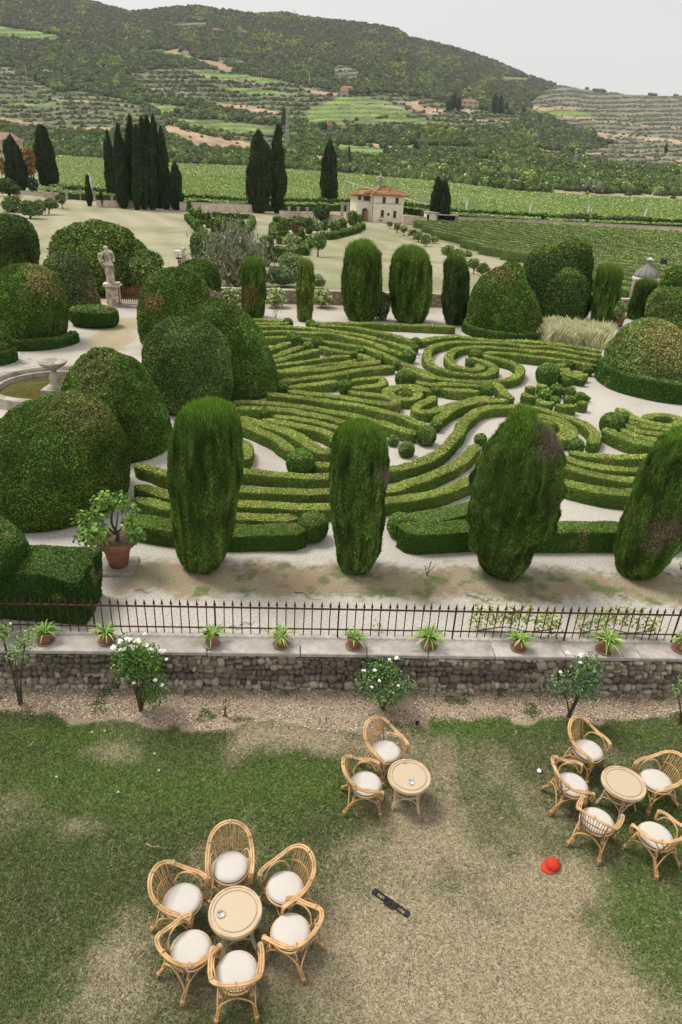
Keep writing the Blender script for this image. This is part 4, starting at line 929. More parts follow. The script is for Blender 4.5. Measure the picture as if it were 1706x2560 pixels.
# pale soil of the lane cut through the field and its row of posts
ln_ = [(862, 454), (905, 467), (1010, 497), (1084, 518)]
V, F, c = patch('l', [G(a, b+1.8, -2.3) for a, b in ln_], [G(a, b-1.8, -2.3) for a, b in ln_], 60, 3, None, zf=lambda a, b: np.full_like(a, -2.05), colf=(.34, .28, .19), dz=0)
structure(obj('field_lane', [(V, F, (.34, .28, .19), 0, True)], M_ground))
post_me = new_mesh('vine_post', [P_(box((0, 0, 1.3), (.22, .22, 2.6)), (.40, .37, .31))], [M_col])
for t in np.linspace(0, 1, 26):
    xx_ = 862+222*t; yy_ = float(np.interp(xx_, *np.array(ln_, float).T))+1.5; p = G(xx_, yy_, -2.5); o_ = bpy.data.objects.new('vine_post', post_me); C.objects.link(o_); o_.location = (p[0], p[1], -2.9)
    tag(o_, 'pale vine post in the line along the lane crossing the far field', 'post', 'vine posts along the field lane')
# dense hedge along the near edge of the field, above the road wall
hp = [(158, 482), (300, 492), (450, 502), (620, 512), (850, 514), (1010, 523), (1137, 539), (1400, 555), (1706, 566), (1900, 574)]
for (i0, i1, lab) in ((0, 3, 'clipped dark hedge along the road at the foot of the far vine field, left part'), (3, 5, 'dark hedge at the foot of the far field between the cypress pair and the villa'), (5, 9, 'long dark hedge running above the road wall right of the villa')):
    pth = np.array([G(a, b, -3.0)[:2] for a, b in hp[i0:i1+1]]); V, F = sweep(resample(pth, 2), 2.6, 2.3, amp=.35, z0=-4.05, step=1.2, seed=i0+4)
    c0 = np.array([*pth[1], -4.]); leafy('road_hedge', lab, 'hedge', V-c0, F, c0, (.05, .085, .025), 'hedges beside the valley road', 1.2, 0, 3, 1.6, cap=12000)
# ---------------------------------------------------------------- cypresses of the valley floor
def cypress(label, f, base, top, w, seed, on_hill=False, group='dark cypresses', small=False, shape='cypress', col=(.028, .045, .018)):
    b = px(f, *base); t = px(f, *top); p = hill_at(*b) if on_hill else GT(*b)
    wp = w/FR[f][2]; R = px2m(wp, p)/2; d = ray(*t); hgt = H+d[2]*math.hypot(p[0], p[1])/math.hypot(d[0], d[1])-p[2]
    ex, ey = proj([p[0], p[1], p[2]+hgt]); lx = (t[0]-ex)*depth(p)/FPX
    root = thing('cypress', label, 'cypress', p, 0, group)
    V, F = body(shape, R, hgt, seg=14 if small else 32, rows=12 if small else 34, amp=.10*R*2, freq=1.1/max(R, .5), lean=(lx, 0), seed=seed)
    if not small: V[:, :2] += unit(V[:, :2]+1e-6)*(vn(np.c_[V[:, :2]*5/R, V[:, 2]*.35], 1, seed)*.16*R)[:, None]
    sz = 1.15*depth(p)/683; P, N = scatter(V+p, F, sz, 1.5, cap=9000); P = P-p; lv, lf = leaf_tris(P, N, sz, .6, up=.8, out=.4, asp=1.8)
    cc = np.repeat(np.clip(np.asarray(col)*(1+.4*fbm(P, .7/max(R, .4), seed)+.5*vn(np.c_[P[:, :2]*6/R, P[:, 2]*.5], 1, seed+3))[:, None]*np.exp(rng.normal(0, .35, len(P)))[:, None], .004, .4), 3, 0)
    obj('crown', [(V, F, np.asarray(col)*.5, 0, True), (lv, lf, cc, 0, False)], [M_leaf], root)
    if not small: obj('trunk', [P_(tube([(0, 0, -.3), (lx*.04, 0, hgt*.06)], [R*.22, R*.18], 7), sm=True)], [M_wood], root)
U = 'u'
for k, (lab, b, t, w) in enumerate([
 ('broad pointed cypress at the far left in front of the red roofed houses', (90, 870), (42, 610), 96), ('tall ragged cypress left of the big vine field', (232, 872), (186, 563), 84),
 ('bulging lower side stem fused to the tall ragged cypress', (248, 870), (225, 700), 52),
 ('very thin young cypress beside the street lamp on the road wall', (410, 940), (397, 795), 26), ('tiny dark cypress sapling right of the thin young one', (462, 946), (460, 868), 15),
 ('first cypress from the left in the dense clump of nine', (512, 918), (487, 585), 46), ('second cypress in the dense clump, leaning slightly left', (565, 950), (536, 563), 56),
 ('tallest slim cypress at the back of the clump, left of centre', (592, 945), (588, 513), 44), ('narrow cypress in front of the tallest one in the clump', (625, 957), (618, 560), 42),
 ('fifth cypress of the clump, straight and dense', (660, 955), (645, 530), 46), ('sixth cypress of the clump with a pale lower trunk', (697, 955), (668, 518), 54),
 ('seventh cypress of the clump with the highest tip on the right', (728, 950), (696, 516), 42), ('eighth cypress of the clump, leaning left to its neighbour', (760, 955), (733, 568), 46),
 ('short stubby cypress closing the clump on the right', (806, 956), (796, 734), 58),
 ('widest cypress of the pair before the vine field centre', (1180, 970), (1182, 583), 112), ('slimmer and taller cypress of the pair before the field', (1266, 970), (1268, 556), 66), ('lone cypress between the pair and the villa', (1495, 950), (1507, 632), 72)]):
    cypress(lab, U, b, t, w, k, col=(.035, .05, .02) if k in (14, 15, 16) else (.026, .042, .017))
cypress('left cypress of the two by the small outbuilding right of the villa', 'm', (440, 186), (457, -40), 50, 21); cypress('right cypress of the two by the small outbuilding right of the villa', 'm', (482, 190), (488, -22), 50, 22)
for k, (f, b, t, w) in enumerate([('v', (515, 505), (535, 420), 26), ('v', (548, 505), (552, 440), 22), ('v', (500, 510), (505, 455), 22), ('v', (712, 520), (718, 428), 24), ('v', (740, 522), (743, 430), 22), ('v', (765, 520), (768, 468), 18), ('v', (845, 530), (846, 490), 14),
   ('v', (355, 700), (355, 648), 24), ('v', (53, 760), (50, 655), 9), ('v', (1492, 700), (1497, 652), 12), ('u', (1295, 580), (1295, 480), 18), ('u', (1474, 612), (1472, 550), 9), ('u', (1487, 612), (1485, 548), 9), ('u', (60, 185), (62, 160), 8), ('v', (85, 615), (87, 565), 8), ('v', (137, 435), (139, 398), 12), ('u', (160, 375), (162, 330), 9)]):
    nm = ['dark cypress beside the pale hilltop farmhouse, left group', 'second dark cypress left of the pale hillside farmhouse', 'low cypress at the left of the farmhouse group', 'tall cypress right of the hillside farmhouse', 'its taller neighbour right of the hillside farmhouse', 'shorter cypress ending the farmhouse row', 'small cypress alone at the end of the ridge terrace',
          'squat dark cypress among the lower terraces', 'needle thin cypress in the shrubs above the far field', 'small cypress on the pale slope at the right edge', 'cypress beside the lattice pylon', 'left twin cypress by the roadside houses', 'right twin cypress by the roadside houses', 'tiny cypress on the top left terrace', 'thin cypress by the small red roofed shed', 'short cypress on the middle terrace near the pink house', 'thin cypress among the poles on the left slope'][k]
    cypress(nm, f, b, t, w, 40+k, on_hill=True, small=True, group='far cypresses on the slopes')

# ---------------------------------------------------------------- leafy trees and shrubs
def crown_parts(blobs, col, leaf, cover=1.2, jit=1.0, dark=.35, hue=.1, var=.3, org=(0, 0, 0), cap=14000, body_s=.88):
    parts = []; org = np.asarray(org, float)
    for k, (x, y, z, rx, ry, rz) in enumerate(blobs):
        V, F = body('ball', 1., 2., seg=18, rows=13, amp=.10, freq=1.3, seed=k+int(abs(x)*10) % 90); V[:, 2] -= 1
        V = V*np.array([rx, ry, rz]); Vb = V*body_s+np.array([x, y, z]); V = V+np.array([x, y, z])
        P, N = scatter(V+org, F, leaf, cover, back=.35, cap=cap); P = P-org
        lv, lf = leaf_tris(P-N*leaf*.6*rng.random((len(P), 1)), N, leaf, jit, out=.9)
        lf_c = np.asarray(col)*(1+.3*fbm(P+k, 1.3/max(rx, .3), k))[:, None]*np.exp(rng.normal(0, var, len(P)))[:, None]
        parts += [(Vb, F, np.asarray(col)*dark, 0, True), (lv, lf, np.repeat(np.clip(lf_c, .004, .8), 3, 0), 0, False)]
    return parts
def tree(label, f, base, cen, rx, ry, col, seed=0, name='round_tree', cat='tree', group=None, trunk=True, leafk=1.25, nb=6, cover=1.2, on_hill=False, gf=None, var=.3, dark=.35, z=None, flat=1.):
    b = px(f, *base); c_ = px(f, *cen); s_ = FR[f][2]; p = (hill_at(*b) if on_hill else (gf or GT)(*b)); rr = random.Random(seed+77)
    Rx = px2m(rx/s_, p); Ry = px2m(ry/s_, p); d = ray(*c_); cz = H+d[2]*math.hypot(p[0], p[1])/math.hypot(d[0], d[1])-p[2]; ex, _ = proj([p[0], p[1], p[2]+cz]); cx = (c_[0]-ex)*depth(p)/FPX
    cz = max(cz, Ry*.55)
    bl = [(cx, 0, cz, Rx*.72, Rx*.72, Ry*.78)]
    for k in range(nb):
        a = rr.uniform(0, 6.28); e = rr.uniform(-.45, .8); q = rr.uniform(.42, .62)
        bl.append((cx+math.cos(a)*Rx*q*math.cos(e), math.sin(a)*Rx*q*math.cos(e)*flat, cz+math.sin(e)*Ry*q*1.05, Rx*rr.uniform(.34, .5), Rx*rr.uniform(.34, .5), Ry*rr.uniform(.34, .5)))
    root = thing(name, label, cat, p, 0, group); lf = leafk*depth(p)/683
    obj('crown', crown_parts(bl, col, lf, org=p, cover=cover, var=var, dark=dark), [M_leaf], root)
    if trunk:
        tp = [P_(tube([(0, 0, -.2), (cx*.2, 0, cz*.35), (cx*.6, 0, cz*.8)], [Rx*.10, Rx*.08, Rx*.05], 7), sm=True)]
        for a in (0.3, 2.4, 4.4): tp.append(P_(tube([(cx*.2, 0, cz*.35), (cx*.6+math.cos(a)*Rx*.4, math.sin(a)*Rx*.4, cz*.9)], [Rx*.06, Rx*.03], 5), sm=True))
        obj('trunk', tp, [M_wood], root)
    return root
OR_ = (.095, .135, .045)
tree('broad dense evergreen tree rising behind the stone statue', 'l', (440, 452), (445, 345), 250, 195, (.085, .13, .03), 1, cat='tree', gf=lambda x, y: G(x, y, 0)*1.0, nb=18, leafk=1.7, name='evergreen_tree', cover=1.4, var=.36)
tree('lighter leafy shrub tree right of the broad evergreen behind the statue', 'l', (650, 450), (660, 395), 100, 115, (.10, .145, .045), 2, gf=lambda x, y: G(x, y+20, 0), nb=6, leafk=1.9, name='evergreen_tree')
q_ = [('dark bushy orchard tree at the left edge below the pointed cypress', (200, 1500), (150, 1310), 230, 180, (.05, .085, .025)), ('low wide orchard tree in front at the left edge', (250, 1800), (230, 1660), 250, 160, (.095, .14, .05)),
      ('leaning fruit tree in the orchard group above the meadow', (600, 1930), (600, 1740), 230, 170, (.085, .13, .045)), ('thin fruit tree with visible stems in the orchard group', (830, 1860), (790, 1690), 130, 130, (.10, .13, .055)), ('open branched fruit tree at the right of the orchard group', (960, 1850), (1000, 1640), 140, 120, (.11, .145, .06)),
      ('small lone fruit tree by the boundary wall', (1235, 1740), (1190, 1560), 110, 95, (.12, .14, .065)), ('dark spruce like shrub between the two left cypresses', (640, 1400), (635, 1260), 120, 150, (.04, .075, .04)), ('tall autumn brown tree between the two left cypresses', (640, 1250), (560, 820), 170, 330, (.21, .13, .055)),
      ('rusty leaved bush at the edge of the orchard', (330, 1480), (320, 1420), 110, 55, (.2, .13, .07)), ('brown tinted tree at the left edge before the long house', (40, 1200), (50, 900), 60, 200, (.18, .13, .06))]
for k, (lab, b, c_, rx, ry, col) in enumerate(q_): tree(lab, 'q', b, c_, rx, ry, col, 10+k, group='trees of the left orchard', name='fruit_tree', nb=7, leafk=1.5)
w_ = [('round standard tree with a bare trunk alone in the meadow', (1112, 510), (1125, 385), 68, 72, (.10, .145, .05), 'round_tree'), ('second round standard tree, nearer the villa', (1230, 345), (1243, 270), 52, 44, (.095, .135, .05), 'round_tree'),
      ('small tree left of the two round standards', (1165, 330), (1160, 265), 48, 46, (.08, .115, .045), 'round_tree'), ('pale leafy shrub mound in the far topiary bed', (915, 415), (912, 375), 82, 55, (.17, .21, .085), 'leafy_shrub'),
      ('second pale leafy mound below the first in the far bed', (910, 480), (912, 448), 82, 45, (.16, .21, .08), 'leafy_shrub'), ('pale round crown beside the slim far column', (1110, 330), (1105, 275), 62, 42, (.15, .19, .08), 'round_tree'),
      ('dark round tree between the lone cypress and the villa', (1145, 225), (1145, 160), 78, 66, (.05, .08, .028), 'round_tree'), ('broad light green shrub below the far topiary bed', (890, 600), (895, 540), 120, 66, (.15, .20, .085), 'leafy_shrub'),
      ('soft willowy bush behind the far columns', (850, 745), (840, 660), 140, 85, (.125, .165, .085), 'leafy_shrub'), ('light bush right of the thin column by the wall', (1120, 760), (1120, 700), 70, 55, (.16, .19, .09), 'leafy_shrub')]
for k, (lab, b, c_, rx, ry, col, nm) in enumerate(w_): tree(lab, 'w', b, c_, rx, ry, col, 30+k, name=nm, group='small trees of the meadow and far bed' if nm == 'round_tree' else 'leafy shrubs of the far bed', trunk=nm == 'round_tree', leafk=1.6, dark=.45)
vb = [('variegated viburnum bush left of the reddish far column', 'w', (440, 890), (430, 825), 88, 80), ('pale variegated bush between the reddish column and the thin one', 'w', (790, 905), (785, 825), 88, 88), ('pale variegated bush right of the thin column', 'w', (1155, 905), (1150, 830), 88, 76)]
for k, (lab, f, b, c_, rx, ry) in enumerate(vb): tree(lab, f, b, c_, rx, ry, (.26, .30, .13), 50+k, name='variegated_shrub', cat='shrub', trunk=False, gf=lambda x, y: G(x, y), leafk=1.9, group='pale bushes along the garden wall', var=.5, dark=.3)
tree('dark leafy shrub between the two fattest far columns', 'm', (190, 620), (200, 560), 42, 75, (.07, .10, .04), 55, name='leafy_shrub', cat='shrub', trunk=False, gf=lambda x, y: G(x, y), leafk=1.5)
# grey feathery tamarisk: bare fine twigs
def feather():
    p = GT(*px('w', 470, 740)); root = thing('tamarisk', 'grey feathery tree with fine bare twigs behind the far row of columns', 'tree', p); parts = []; D = depth(p)
    for k in range(420):
        a = rng.uniform(0, 6.28); sp = abs(rng.normal(0, .30)); hgt = rng.uniform(.4, 1.0)*px2m(140, p)*(1-.5*sp); r_ = px2m(75, p)*sp*2.2
        x1, y1 = math.cos(a)*r_, math.sin(a)*r_
        q = catmull([(0, 0, 0), (x1*.3, y1*.3, hgt*.45), (x1, y1, hgt)], 3); parts.append((*tube(q, [.045, .035, .03, .025, .02, .016, .012][:len(q)], 3, caps=False), (.15, .135, .10), 0, False))
        m = 22; tt = rng.integers(len(q)//2, len(q), m); P0 = q[tt]+rng.normal(0, .4, (m, 3)); lv, lf = leaf_tris(P0, unit(rng.normal(size=(m, 3))), .17, .9, up=1, out=.4, asp=1.6); parts.append((lv, lf, np.repeat(np.array([[.17, .18, .12]])*np.exp(rng.normal(0, .25, (m, 1))), 3, 0), 0, False))
    obj('crown', parts, [M_leaf], root)
feather()

# ---------------------------------------------------------------- distant formal bed: pillars and low hedges
gt = lambda x, y: GT(x, y)
far = [(105, 155, 70, 32, 'pillar'), (130, 190, 128, 38, 'pillar'), (150, 212, 148, 36, 'pillar'), (185, 225, 125, 32, 'hive'), (220, 255, 160, 34, 'hive'), (255, 285, 155, 42, 'hive'), (292, 318, 205, 34, 'hive'), (345, 335, 190, 85, 'hive'), (175, 325, 220, 60, 'hive'), (175, 540, 315, 110, 'hive'), (290, 470, 372, 80, 'pillar'), (375, 415, 322, 95, 'pillar'),
       (845, 350, 215, 70, 'hive'), (948, 335, 212, 68, 'hive'), (985, 410, 270, 45, 'hive'), (1043, 330, 200, 55, 'hive'), (700, 545, 342, 74, 'hive'), (655, 560, 402, 84, 'hive'), (745, 552, 342, 46, 'hive'), (718, 588, 390, 44, 'pillar'), (810, 410, 345, 40, 'pillar'), (1225, 225, 175, 38, 'dome'), (1410, 178, 110, 54, 'dome'), (1388, 262, 150, 66, 'hive'), (1440, 242, 180, 42, 'pillar'), (1305, 292, 205, 62, 'dome'), (805, 480, 430, 60, 'pillar'), (250, 540, 435, 50, 'pillar')]
FL = ['farthest tiny pillar of the left bed edge', 'second pillar of the left far bed', 'third pillar of the left far bed', 'slim taller pillar of the left far bed', 'pillar in the middle of the left far bed', 'tall pillar of the left far bed', 'slim pillar before the widest one of the left bed', 'widest topiary pillar of the left far bed', 'pillar at the outer edge of the left far bed', 'tall weathered topiary by the lantern', 'dark cube shaped topiary of the left bed', 'large block topiary of the left bed',
      'blunt topiary at the left of the right far bed', 'red tinged topiary in the right far bed', 'slim topiary before the pale mounds', 'topiary right of the red tinged one', 'middle of three tall topiaries by the drive', 'nearest of three tall topiaries by the drive', 'farthest of three tall topiaries by the drive', 'narrow topiary at the front of the drive group', 'small cube at the drive bend', 'little dome before the dark round tree', 'dome against the villa porch', 'egg shaped topiary left of the villa', 'short pillar at the villa corner', 'leafy dome on the villa side of the bed', 'low cube beside the pale mounds', 'pillar below the block of the left bed']
for k, (x, yb, yt, wd, pr) in enumerate(far):
    clipped('garden_pillar', FL[k], 'topiary', px('w', x, yb), px('w', x, yt), wd/3.136, pr, col=(.075, .115, .032) if k != 13 else (.11, .10, .04), tip=(.13, .17, .04), gfun=gt, seed=60+k, leafs=1.1, group='small topiaries of the distant formal beds', cap=4000, amp=.06)
def fh(label, path, h=.9, w=1.1, col=(.09, .135, .04)):
    pp = np.array([GT(*px('w', *q), lift=h)[:2] for q in path]); pth = resample(pp, .8); z = float(gz(*pth[len(pth)//2]))
    V, F = sweep(pth, w, h, amp=.07, z0=0, step=.8, seed=4); V[:, 2] += gz(V[:, 0], V[:, 1]); c0 = np.array([*pth[len(pth)//2], z]); leafy('low_hedge', label, 'hedge', V-c0, F, c0, col, 'low hedges of the distant formal beds', 1.3, 0, 4, 1.2, cap=5000)
fh('outline hedge of the distant left bed, back side', [(290, 160), (400, 172), (520, 176), (598, 180)]); fh('outline hedge of the distant left bed, right side', [(596, 190), (585, 240), (545, 290), (480, 306)]); fh('inner zigzag hedge of the distant left bed', [(330, 190), (430, 215), (520, 225), (440, 250), (540, 260)]); fh('front hedge of the distant left bed', [(395, 235), (430, 275), (490, 300)])
fh('edging hedge under the pillars of the left far bed', [(90, 175), (140, 230), (200, 290), (270, 340), (330, 360)]); fh('low hedge steps before the cube topiary', [(215, 370), (250, 420), (240, 470)]); fh('short hedge under the block topiary', [(290, 365), (380, 385)])
fh('back hedge of the right far bed', [(770, 195), (870, 212), (1000, 222), (1070, 215)]); fh('left hedge of the right far bed', [(765, 240), (760, 320), (820, 325)]); fh('middle hedges of the right far bed', [(790, 250), (880, 255), (1010, 240)]); fh('hedge under the blunt topiary', [(880, 330), (960, 345), (1060, 345)], h=1.0); fh('curved edging hedge before the villa', [(1180, 330), (1300, 305), (1400, 280), (1460, 245)], w=1.5); fh('hedge between the pale mounds and the meadow', [(1000, 440), (1010, 400), (1070, 355)]); fh('short hedge beside the pale shrub', [(775, 450), (835, 448)], h=1.3); fh('diagonal hedge of the right far bed', [(920, 190), (1000, 205), (1080, 235)])
ap = [(540, 395), (600, 372), (700, 352), (800, 352)]; bp_ = [(560, 470), (640, 450), (700, 420), (790, 372)]
V, F, c = patch('d', [GT(*px('w', *q)) for q in bp_], [GT(*px('w', *q)) for q in ap], 30, 10, None, colf=(.22, .21, .20), dz=.03); structure(obj('driveway', [(V, F, (.22, .21, .20), 0, True)], M_col))

# ---------------------------------------------------------------- walls
M_peach = mat('lime_plaster_wall', (.70, .60, .49), .95, nscale=.8, col2=(.55, .45, .36), namt=.2)
def wallseg(label, A0, B0, hgt, th=.45, cope=.12, name='boundary_wall', zb=None, group='boundary walls of the valley road', mt=None, pill=0):
    A0 = np.asarray(A0); B0 = np.asarray(B0); d = B0-A0; L = math.hypot(d[0], d[1]); rz = math.atan2(d[1], d[0]); mid = (A0+B0)/2; n = max(1, int(L/12)); root = thing(name, label, 'wall', mid if False else A0, 0, group)
    V1 = []; V2 = []; 
    slope = (B0[2]-A0[2])/L
    for s in range(n):
        l0, l1 = L*s/n, L*(s+1)/n
        c_, s_ = math.cos(rz), math.sin(rz)
        def seg(z0, z1, t):
            v = np.array([[l, y, z] for l in (l0, l1) for y in (-t/2, t/2) for z in (z0, z1)], float); v[:, 2] += slope*v[:, 0]
            v = v@np.array([[c_, s_, 0], [-s_, c_, 0], [0, 0, 1]]); return v, [np.array([[0, 2, 3, 1], [4, 5, 7, 6], [0, 1, 5, 4], [2, 6, 7, 3], [1, 3, 7, 5], [0, 4, 6, 2]])]
        V1.append(P_(seg(-.6, hgt, th))); V2.append(P_(seg(hgt+.003, hgt+cope, th+.12)))
    obj('wall_body', V1, [mt or M_peach], root); obj('coping', V2, [M_stone], root)
    return root
def pw(f, x, y): return GT(*px(f, x, y))
def wl(label, f, a, b, top, **k):
    A0, B0 = pw(f, *a), pw(f, *b); h_ = topz(A0, *px(f, a[0], top))-A0[2]; return wallseg(label, A0, B0, max(.5, h_), **k)
wl('pale boundary wall left of the cypress clump behind the meadow', 'u', (60, 884), (440, 915), 868); wl('peach plastered boundary wall behind the thin cypresses', 'u', (440, 946), (840, 950), 915); wl('pale stone wall between the cypress clump and the pair', 'u', (820, 958), (1150, 970), 922); wl('wall with stone pilasters left of the villa', 'w', (815, 195), (1300, 235), 150)
wl('wall between the villa and the two cypresses', 'h', (880, 790), (1230, 800), 672); wl('long pale wall above the near vineyard, running to the right edge', 'm', (520, 182), (1640, 232), 151, mt=M_peach)
pil_me = new_mesh('pilaster', [P_(box((0, 0, .9), (.5, .5, 2.4))), P_(box((0, 0, 2.2), (.68, .68, .22)))], [M_stone])
for k, (f, x, y) in enumerate([('w', 887, 205), ('w', 958, 208), ('w', 1028, 212), ('w', 1300, 236), ('w', 1345, 240), ('u', 242, 905), ('u', 308, 910), ('u', 372, 912), ('u', 434, 918), ('u', 515, 945)]):
    o_ = bpy.data.objects.new('stone_pilaster', pil_me); C.objects.link(o_); o_.location = pw(f, x, y); tag(o_, ['pale pilaster nearest the cypress pair on the villa wall', 'middle one of three pale pilasters on the villa wall', 'pilaster nearest the dark round tree on the villa wall', 'tall capped gate pillar left of the villa', 'tall capped gate pillar closest to the villa porch', 'stone post on the boundary wall nearest the bulging cypress', 'second stone post on the boundary wall from the left', 'third stone post on the boundary wall, before the thin cypress', 'stone post beside the left street lamp', 'stone post at the foot of the first cypress of the clump'][k], 'pilaster', 'stone pilasters of the boundary wall')
    if k in (3, 4): o_.scale = (1.3, 1.3, 1.7)

# ---------------------------------------------------------------- vineyard rows on the right
VP = [px('m', 330, 190), px('m', 700, 190), px('m', 1700, 250), px('m', 1800, 640), px('m', 1240, 560), px('m', 860, 370), px('m', 560, 290), px('m', 430, 245)]
poly = np.array([GT(a, b)[:2] for a, b in VP])
dr = -ray(100, 356)[:2]; dr /= np.linalg.norm(dr); pr_ = np.array([-dr[1], dr[0]])
V, F, c = patch('v', [GT(*px('m', *q)) for q in ((330, 192), (430, 247), (560, 292), (860, 374), (1240, 562), (1900, 660))], [GT(*px('m', *q)) for q in ((340, 188), (500, 188), (700, 190), (1100, 215), (1450, 232), (1750, 252))], 90, 70, None, colf=(.20, .21, .10), dz=.03); structure(obj('vineyard_soil', [(V, F, (.20, .21, .10), 0, True)], M_ground))
ofs = poly@pr_; nrow = 0
for k, o_ in enumerate(np.arange(ofs.min()+1, ofs.max()-.5, 2.75)):
    ts = []
    for i_ in range(len(poly)):
        a, b = poly[i_], poly[(i_+1) % len(poly)]; fa, fb = a@pr_-o_, b@pr_-o_
        if fa*fb < 0: t = fa/(fa-fb); ts.append((a+(b-a)*t)@dr)
    if len(ts) < 2 or max(ts)-min(ts) < 4: continue
    a_, b_ = min(ts), max(ts); s = np.arange(a_, b_, 2.2); pth = s[:, None]*dr+o_*pr_
    ux, uy = proj_arr(np.c_[pth, gz(pth[:, 0], pth[:, 1])+1]); vis = (ux > -40) & (ux < 1760) & (uy > 500)
    if vis.sum() < 3: continue
    pth = pth[vis]; c0 = np.array([*pth[len(pth)//2], float(gz(*pth[len(pth)//2]))]); V, F = sweep(pth, .8, 1.25, amp=.08, step=2.2, seed=k); V[:, 2] += gz(V[:, 0], V[:, 1])
    leafy('vine_row', 'one of the many parallel vine rows in the vineyard below the long pale wall', 'vine row', V-c0, F, c0, (.15, .20, .06), 'vine rows of the near vineyard', 1.1, -.2, k, .8, cap=4600, jit=.5); nrow += 1
print('vine rows', nrow)
for k, (x, y, cx, cy, rx, ry) in enumerate([(235, 205, 235, 182, 16, 13), (270, 222, 268, 196, 20, 16), (300, 235, 300, 206, 22, 17), (345, 252, 340, 222, 24, 18), (365, 265, 365, 238, 26, 22), (400, 285, 395, 255, 28, 24), (500, 355, 500, 305, 34, 27), (545, 345, 545, 315, 26, 22), (618, 410, 615, 365, 32, 26), (658, 420, 655, 385, 34, 28), (560, 330, 590, 328, 24, 18), (430, 270, 440, 255, 22, 14)]):
    tree(['first sapling by the villa wall', 'second tree of the row leaving the villa', 'third tree of the row leaving the villa', 'fourth tree of the row beside the vines', 'fifth tree of the row beside the vines', 'sixth and bushiest tree of the upper row', 'largest fruit tree in the row, halfway down the meadow edge', 'fruit tree just behind the largest one', 'lower fruit tree left of the last one near the slender column', 'last fruit tree of the row near the slender column', 'low tree filling the gap in the lower row', 'low bushy tree at the bend of the row'][k], 'm', (x, y), (cx, cy), rx, ry, (.125, .165, .06), 80+k, group='fruit trees between meadow and vineyard', name='fruit_tree', nb=4, leafk=1.4)
for k, (x0, x1, y) in enumerate([(1040, 1165, 180), (1230, 1400, 192)]):
    pth = np.array([GT(*px('m', a, y))[:2] for a in np.linspace(x0, x1, 5)]); c0 = np.array([*pth[2], -4.]); V, F = sweep(pth, 1.9, 2.2, amp=.4, z0=-4, step=1, seed=k); leafy('creeper', ['short rusty creeper spilling over the long pale wall', 'longer rusty creeper spilling over the long pale wall'][k], 'creeper', V-c0, F, c0, (.17, .14, .06), 'creepers on the long pale wall', 1.3, .3, 3, 1.3, cap=4000)

